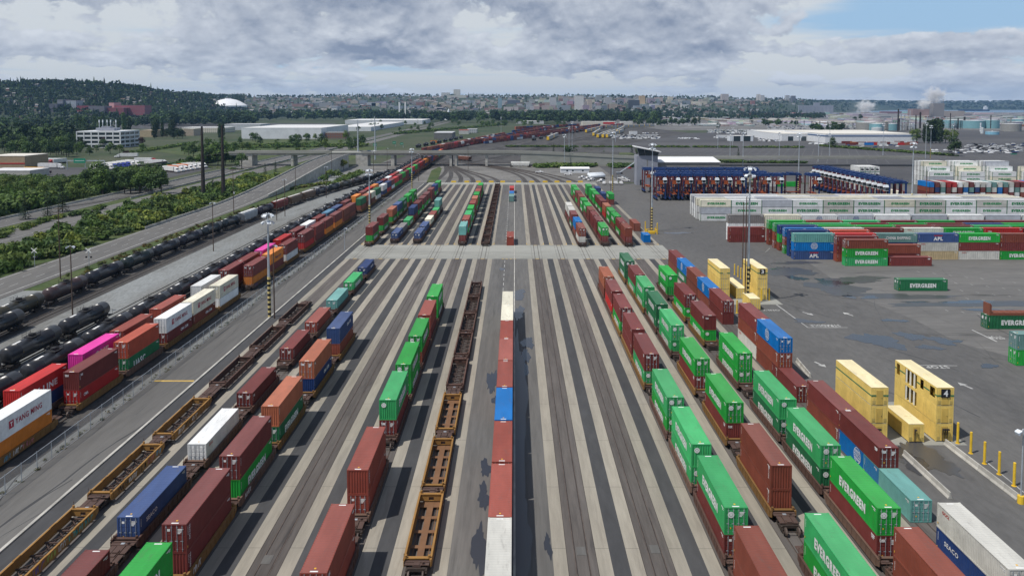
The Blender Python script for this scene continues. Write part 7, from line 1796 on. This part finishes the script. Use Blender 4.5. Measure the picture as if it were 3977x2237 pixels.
for i in range(9):
    x, y = dot(375+i*17, 662-i*2.6); semi(x, y, rad(-128), f'white lorry, {ORD[i]} in the packed row behind the thicket', R.choice([WH, WH, (.03, .05, .3, 1)]), (.70, .70, .68, 1))
for i in range(7):
    x, y = dot(660+i*18, 668-i*3); semi(x, y, rad(-128), f'white lorry, {ORD[i]} in the row beside the black poles', WH, R.choice([(.70, .70, .68, 1), (.62, .17, .05, 1), (.70, .70, .68, 1)]))
for i, px in enumerate((168, 188, 206, 228)):
    x, y = dot(px, 636); semi(x, y, rad(170), ['white lorry at the end of the fuel lanes', 'white lorry, second in the fuel lanes', 'white lorry, third in the fuel lanes', 'red lorry in the fuel lanes'][i], WH if i < 3 else (.4, .03, .03, 1), (.68, .68, .67, 1))
# gantry sign over the street
for (px, py, w_, h_, lab, D) in [(309, 625, 46, 18, 'green road sign on a gantry over the street', None), (1456, 563, 12, 10, 'green highway sign past the overpass', 800), (1531, 555, 13, 9, 'green highway sign on the bend approach', 900), (1560, 559, 13, 8, 'second green sign on the bend approach', 880), (3937, 604, 24, 13, 'green road sign on the far elevated road', 760)]:
    D = D or spot(px, 660).y; c = at_depth(px, py, D); k = D/3052*.5; g = MB(); g.box(-w_*k, w_*k, -.15, .0, -h_*k, h_*k); g.box(-w_*k*.8, w_*k*.8, -.17, -.15, -h_*k*.1, h_*k*.08, 1); g.cyl((w_*k*.9, .3, -c.z), (w_*k*.9, .3, h_*k), .25, n=6, mi=2)
    if 'gantry' in lab: g.box(-w_*k*2.2, w_*k*4.2, .3, .8, -h_*k*.2, h_*k*.2, 2); g.cyl((w_*k*4.2, .5, -c.z), (w_*k*4.2, .5, 0), .3, n=6, mi=2); g.cyl((-w_*k*2.2, .5, -c.z), (-w_*k*2.2, .5, 0), .3, n=6, mi=2)
    thing('road_sign', lab, 'road sign', tuple(c), 0, None, g.mesh('road_sign', ['sign_green', 'letter_white', 'galvanised']))
# level crossing signals
for i, (px, py) in enumerate([(135, 1035), (346, 1035)]):
    p = spot(px, py); g = MB(); g.cyl((0, 0, 0), (0, 0, 4.6), .09, n=8); g.obox((-.8, -.1, 4.9-.8), (.8, -.1, 4.9+.6), .05, .24, 1); g.obox((.8, -.12, 4.1), (-.8, -.12, 5.5), .05, .24, 1); g.box(-.9, .9, -.05, .05, 2.75, 2.85)
    for s in (-.7, .7): g.cyl((s, -.12, 2.8), (s, .05, 2.8), .3, n=12, mi=2)
    thing('crossing_signal', ['crossbuck signal on the grass strip by the spur track', 'crossbuck signal beside the street lane arrows'][i], 'crossing signal', (p.x, p.y, 0), 0, 'crossing signals', g.mesh('crossing_signal', ['galvanised', 'letter_white', 'sign_black']))
g = MB(); g.join(track([tuple(spot(0, 1058).xy), tuple(spot(190, 1020).xy)])); struct('spur_rails', g, 'rail_steel')
# parked cars
CC = [('white', (.70, .71, .72, 1))]*5+[('silver', (.42, .44, .46, 1)), ('black', (.02, .02, .024, 1)), ('grey', (.14, .145, .15, 1)), ('dark blue', (.02, .045, .13, 1)), ('silver', (.42, .44, .46, 1)), ('white', (.70, .71, .72, 1))]
lots = [(2380, 2560, 537, 541, 44, 'front rows of the far car park'), (2630, 2712, 538, 542, 26, 'small group on the open car park'), (2440, 2560, 517, 521, 14, 'rows by the white booth'), (2760, 2930, 515, 520, 44, 'middle rows beside the vehicle wash'), (2770, 2830, 536, 540, 12, 'short row under the canopy'), (2945, 3030, 541, 551, 34, 'rows before the white wing'), (2830, 2950, 507, 512, 20, 'rows behind the vehicle wash'), (3145, 3205, 559, 564, 14, 'row by the warehouse wall'), (3290, 3500, 566, 574, 12, 'row below the mixed containers'), (3620, 3960, 586, 597, 50, 'rows round the big dark tree')]
for (x0, x1, y0, y1, n, where) in lots:
    for i in range(n):
        px, py = R.uniform(x0, x1), y0+(y1-y0)*R.choice([0, .33, .66, 1]); x, y = dot(px, py); nm, c = R.choice(CC)
        vehicle(x, y, -.02, R.choice([.2, 1.57, 1.5, .1])+R.uniform(-.06, .06), f'{nm} parked car in the {where}', c, group='cars on the far car parks', parts=False)
m = MB(); m.c = []
for _ in range(1250):
    px, py = R.uniform(2980, 3350), R.uniform(484, 503)
    q_ = R.random()
    if q_ < .2: px, py = R.uniform(2490, 3100), R.uniform(478, 490)
    elif q_ < .32: px, py = R.uniform(2750, 2950), R.choice([506, 509, 512, 516])+R.uniform(-.6, .6)
    elif q_ < .42: px, py = R.uniform(2380, 2560), R.choice([531, 534, 526])+R.uniform(-.6, .6)
    elif q_ < .5: px, py = R.uniform(3750, 3980), R.uniform(560, 590)
    elif q_ < .56: px, py = R.uniform(150, 420), R.uniform(452, 470)
    p = spot(px, py); c = R.choice(CC)[1]; m.box(p.x-2.2, p.x+2.2, p.y-.9, p.y+.9, .2, .95); m.box(p.x-1.2, p.x+1, p.y-.8, p.y+.8, .95, 1.5); m.c += [c]*6+[tuple(v*.6 for v in c[:3])+(1,)]*6
struct('car_rows', m, 'mass_paint', 'distant rows of hundreds of new cars by the viaduct', 'stuff', 'cars')
for i, (px, py, lab, c) in enumerate([(1432, 601, 'dark blue car driving on the overpass', (.02, .05, .14, 1)), (1450, 600, 'pale van following the dark blue car on the overpass', WH)]):
    x = pxx(px, OY-3); vehicle(x, OY-3, oz(x), 1.57, lab, c)
x, y = dot(1187, 640); vehicle(x, y, 0, .1, 'white car on the highway under the overpass', WH)
x, y = dot(1330, 565); vehicle(x, y, 0, .1, 'white car on the highway past the overpass', WH)
# far sidings: lines of wagons and container trains beyond the bridge
def far_line(p, q, n, kind, lab):
    a, b_ = spot(*p), spot(*q); d = b_-a; rz = math.atan2(d.y, d.x)-math.pi/2
    if kind == 'cont': n = int(d.length/13.6)
    L = d.length/n
    for i in range(n):
        c = a+d*((i+.5)/n)
        if kind == 'rack':
            rt = thing('auto_rack', f'yellow ended silver auto rack wagon, {ORD[i]} in {lab}', 'rail wagon', (c.x, c.y, 0), rz, 'auto rack wagons')
            def mk(): m_ = MB(); m_.box(-1.6, 1.6, -L*.47, L*.47, 1.0, 5.3); m_.box(-1.3, 1.3, -L*.47, L*.47, 5.3, 5.7); return m_.mesh('body', ['facade_ribs'])
            obj('body', cached(('ar', round(L)), mk), rt, color=(.50, .49, .45, 1))
            def mk2(): m_ = MB(); m_.box(-1.62, 1.62, -L*.472, -L*.46, .9, 5.4); m_.box(-1.62, 1.62, L*.46, L*.472, .9, 5.4); m_.box(-1.64, 1.64, -L*.47, -L*.42, 1, 4.6); m_.box(-1.3, 1.3, -L*.46, L*.46, .5, 1.0); return m_.mesh('end_doors', ['bollard_yellow'])
            obj('end_doors', cached(('ar2', round(L)), mk2), rt)
        elif kind == 'tank':
            tank_car(c.x, c.y, rz, f'black tank car, {ORD[i]} in the {lab}', 'tank cars', False, TBLK)
        elif kind == 'box':
            hopper_car(c.x, c.y, rz, f'{"white" if "white" in lab else "brown"} wagon, {ORD[i]} in the {lab}', 'hopper cars', (.60, .60, .57, 1) if 'white' in lab else (.16, .07, .05, 1))
        else:
            for k in range(2): container(c.x, c.y, .4+k*HC, R.choice('mmbbkkrmowbmns'), '', L=12.19, rz=rz, label='', group=GRP)
for i, (p, q, n, k, lab) in enumerate([((1745, 575), (2330, 492), 44, 'cont', ''), ((1880, 560), (2420, 490), 42, 'cont', ''), ((1640, 600), (2130, 505), 34, 'cont', ''), ((1700, 585), (1960, 530), 16, 'cont', ''), ((1990, 521), (2160, 500), 8, 'cont', ''), ((2000, 505), (2250, 492), 14, 'cont', '')]): far_line(p, q, n, k, lab)
for i, (p, q, n, lab) in enumerate([((2320, 537), (2373, 517), 3, 'first row'), ((2340, 537), (2390, 516), 3, 'second row'), ((2356, 537), (2420, 514), 3, 'third row'), ((2395, 517), (2425, 500), 3, 'fourth row'), ((2275, 517), (2340, 500), 4, 'row along the sidings'), ((2304, 530), (2330, 512), 2, 'short row'), ((2330, 500), (2540, 494), 10, 'long line at the car park head'), ((2127, 547), (2165, 530), 2, 'pair of auto racks in the sidings')]): far_line(p, q, n, 'rack', lab)
far_line((1610, 578), (1800, 538), 8, 'tank', 'line behind the overpass'); far_line((1690, 578), (1985, 528), 12, 'tank', 'second line behind the overpass'); far_line((2060, 550), (2160, 530), 4, 'tank', 'siding line before the auto racks'); far_line((2215, 522), (2280, 506), 4, 'tank', 'siding line by the crimson ended shed')
far_line((1975, 650), (2068, 651), 1, 'box', 'white row beside the concrete wall'); far_line((1785, 625), (1825, 628), 1, 'box', 'brown row under the overpass'); far_line((2130, 533), (2190, 513), 3, 'box', 'white row in the sidings')
g = MB()
for (p, q) in [((1700, 640), (2300, 500)), ((1800, 640), (2420, 498)), ((1900, 620), (2380, 520)), ((1850, 645), (2200, 540)), ((2000, 600), (2330, 525)), ((1780, 620), (2140, 520))]: g.join(track([tuple(spot(*p).xy), tuple(spot(*q).xy)]))
struct('siding_rails', g, 'rail_steel')
for i, (px, py, w_) in enumerate([(1690, 555, 24)]+[(3290+17*q+R.uniform(-4, 4), 558+R.choice([0, 3, 6]), 30) for q in range(16)]):
    c = spot(px, py)
    for k in range(1): container(c.x, c.y, k*HC*(i % 2), R.choice('mkroacw'), '', rz=math.pi/2+.05, label='', group=GRP)
for i in range(60):
    px = R.uniform(2790, 3090); D = spot(1998, R.uniform(446, 456)).y
    for k in range(R.randint(2, 4)): container(pxx(px, D), D, k*HC, R.choice('mmbrwjm'), '', rz=math.pi/2, label='', group=GRP)
# chain-link fence between the train and the access road
m, t, b = new_mat('chain_link'); b.inputs['Base Color'].default_value = (.42, .44, .45, 1); b.inputs['Roughness'].default_value = .5
tr = t.node('ShaderNodeBsdfTransparent'); mx = t.node('ShaderNodeMixShader', i_0=.26); t.l.new(tr.outputs[0], mx.inputs[1]); t.l.new(b.outputs[0], mx.inputs[2]); t.l.new(mx.outputs[0], m.node_tree.nodes['Material Output'].inputs['Surface'])
rt = thing('chain_link_fence', 'long chain-link fence between the stacked train and the access road', 'fence', (-62.6, 0, -.05)); H = 2.4
g = MB(); g.sheet([], 0) if False else None
g.add([(0, 30, .05), (0, 478, .05), (0, 478, H), (0, 30, H)], [(0, 1, 2, 3)]); obj('mesh_panel', g.mesh('mesh_panel', ['chain_link']), rt)
g = MB(); g.obox((0, 30, H), (0, 478, H), .05, .05); g.obox((0, 30, .08), (0, 478, .08), .03, .03); obj('rails', g.mesh('rails', ['galvanised']), rt)
pm = MB().cyl((0, 0, 0), (0, 0, H+.12), .045, n=6).mesh('post', ['galvanised'])
for k in range(96): obj('post', pm, rt, (0, 58+k*3.25, 0))
g = MB(); g.box(-.12, .12, 20, 480, -.02, .06); 
o = struct('fence_footing', g, 'concrete_wall')
# power lines
g = MB()
def wire(a, b_, sag):
    pr = None
    for i in range(13):
        t_ = i/12; p = a.lerp(b_, t_)-Vector((0, 0, sag*4*t_*(1-t_)))
        if pr is not None: g.obox(pr, p, .07, .07)
        pr = p
P1 = [spot(235, 1082)+Vector((0, 0, 19.3)), spot(908, 832)+Vector((0, 0, 19.3)), spot(1288, 686)+Vector((0, 0, 17.3))]
for a, b_ in zip(P1, P1[1:]):
    for dx in (-1.2, .55, 1.2): wire(a+Vector((dx, 0, .3)), b_+Vector((dx, 0, .3)), 1.6)
thing('power_lines', 'thin power lines strung between the wooden poles by the street', 'power lines', (0, 0, 0), 0, None, g.mesh('power_lines', ['dark_steel']))
build_containers()
# ------------------------------------------------------------------ light, sky, air
SUN_DIR = Vector((-3.1, -1.8, 6.15)).normalized()   # towards the sun
sd = bpy.data.lights.new('sun', 'SUN'); so = bpy.data.objects.new('sun', sd); COL.objects.link(so)
sd.energy = 3.9; sd.angle = rad(.9); sd.color = (1, .955, .89)
so.rotation_euler = SUN_DIR.to_track_quat('Z', 'Y').to_euler()
wd = bpy.data.worlds.new('World'); scene.world = wd; wd.use_nodes = True
t = NT(wd.node_tree); bg = wd.node_tree.nodes['Background']
sky = t.node('ShaderNodeTexSky', sky_type='NISHITA', sun_disc=False)
sky.sun_elevation = math.asin(SUN_DIR.z); sky.sun_rotation = math.atan2(SUN_DIR.x, SUN_DIR.y)
sky.dust_density = .6; sky.air_density = 1.0
dirv = t.node('ShaderNodeTexCoord').outputs['Generated']
sp_ = t.node('ShaderNodeSeparateXYZ'); t.l.new(dirv, sp_.inputs[0])
az = t.math('ARCTAN2', sp_.outputs[0], sp_.outputs[1])
el = t.math('ARCSINE', sp_.outputs[2])
elp = t.math('MAXIMUM', el, 0.0)
# height in the cloud deck: compressed towards the horizon
vv = t.math('MULTIPLY', t.math('LOGARITHM', t.math('ADD', t.math('MULTIPLY', elp, 22.0), 1.0), 2.718), 1.0)
def cv(su, sv, dv=0.0, ou=0.0):
    c = t.node('ShaderNodeCombineXYZ')
    t.l.new(t.math('MULTIPLY_ADD', az, su, ou), c.inputs[0]); t.l.new(t.math('MULTIPLY_ADD', vv, sv, dv*sv+ou*.37), c.inputs[1]); return c.outputs[0]
def dens(dv):
    a = t.noise(cv(3.4, 1.7, dv, 4.2), 1.0, 2, .5, .2)
    b_ = t.noise(cv(11.0, 2.9, dv, 9.1), 1.0, 3, .55, .3)
    c_ = t.noise(cv(34.0, 7.0, dv, 3.3), 1.0, 8, .6, .2)
    return t.math('ADD', t.math('ADD', t.math('MULTIPLY', a, .40), t.math('MULTIPLY', b_, .36)), t.math('MULTIPLY', c_, .24))
east = t.math('MULTIPLY', t.ramp(az, .27, .48), t.ramp(elp, .07, .10))
bias = t.math('SUBTRACT', t.ramp(elp, .032, .062, -.03, .062), t.math('MULTIPLY', east, .16))
d0 = t.math('ADD', dens(0.0), bias); d1 = t.math('ADD', dens(.055), bias); d2 = t.math('ADD', dens(.16), bias)
edge = t.math('ADD', t.math('MULTIPLY', t.math('SUBTRACT', d0, d1), 3.6), t.math('MULTIPLY', t.math('SUBTRACT', d0, d2), 2.4))
cover = t.ramp(d0, .465, .505)
thick = t.ramp(d0, .485, .62)
lit = t.math('ADD', edge, .62)
lit = t.math('SUBTRACT', lit, t.math('MULTIPLY', thick, .34), None, True)
K = 1.0
cl = t.mix(lit, (2.45, 2.95, 4.0, 1), (7.0, 7.4, 8.0, 1))
gapn = t.math('ADD', t.noise(cv(2.6, 3.4, 0, 2.0), 1.0, 5, .55), t.math('MULTIPLY', east, .30))
veil = t.mix(t.ramp(gapn, .50, .78), (6.9, 7.2, 7.5, 1), (3.5, 5.5, 7.8, 1))
skyc = t.mix(.12, veil, sky.outputs[0])
c = t.mix(cover, skyc, cl)
hz = t.ramp(elp, 0.0, .03, .6, 0)
c = t.mix(hz, c, (6.3, 6.9, 7.5, 1))
# unseen sky overhead, kept mostly open with broken cloud to lower the ambient light
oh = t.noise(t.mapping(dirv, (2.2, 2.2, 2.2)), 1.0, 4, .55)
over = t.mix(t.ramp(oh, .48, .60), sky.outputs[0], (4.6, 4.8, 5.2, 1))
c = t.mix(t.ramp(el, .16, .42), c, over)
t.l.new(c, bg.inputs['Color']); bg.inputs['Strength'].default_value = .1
# even, thin air from below the ground to above the highest crest
m = bpy.data.materials.new('air'); m.use_nodes = True; MATS['air'] = m
m.node_tree.nodes.remove(m.node_tree.nodes['Principled BSDF'])
pv = m.node_tree.nodes.new('ShaderNodeVolumePrincipled'); pv.inputs['Color'].default_value = (.34, .60, 1, 1); pv.inputs['Density'].default_value = HAZE
pv.inputs['Anisotropy'].default_value = .2
m.node_tree.links.new(pv.outputs[0], m.node_tree.nodes['Material Output'].inputs['Volume'])
g = MB(); g.box(-17000, 17000, -500, 13500, -1.5, 330)
hz_o = struct('haze', g, 'air', None, 'stuff')
scene.view_settings.view_transform = 'Standard'; scene.view_settings.look = 'None'; scene.view_settings.exposure = 0.0; scene.view_settings.gamma = 1.0
scene.cycles.max_bounces = 5; scene.cycles.diffuse_bounces = 2; scene.cycles.glossy_bounces = 2; scene.cycles.volume_bounces = 2; scene.cycles.transparent_max_bounces = 6
scene.cycles.use_denoising = True
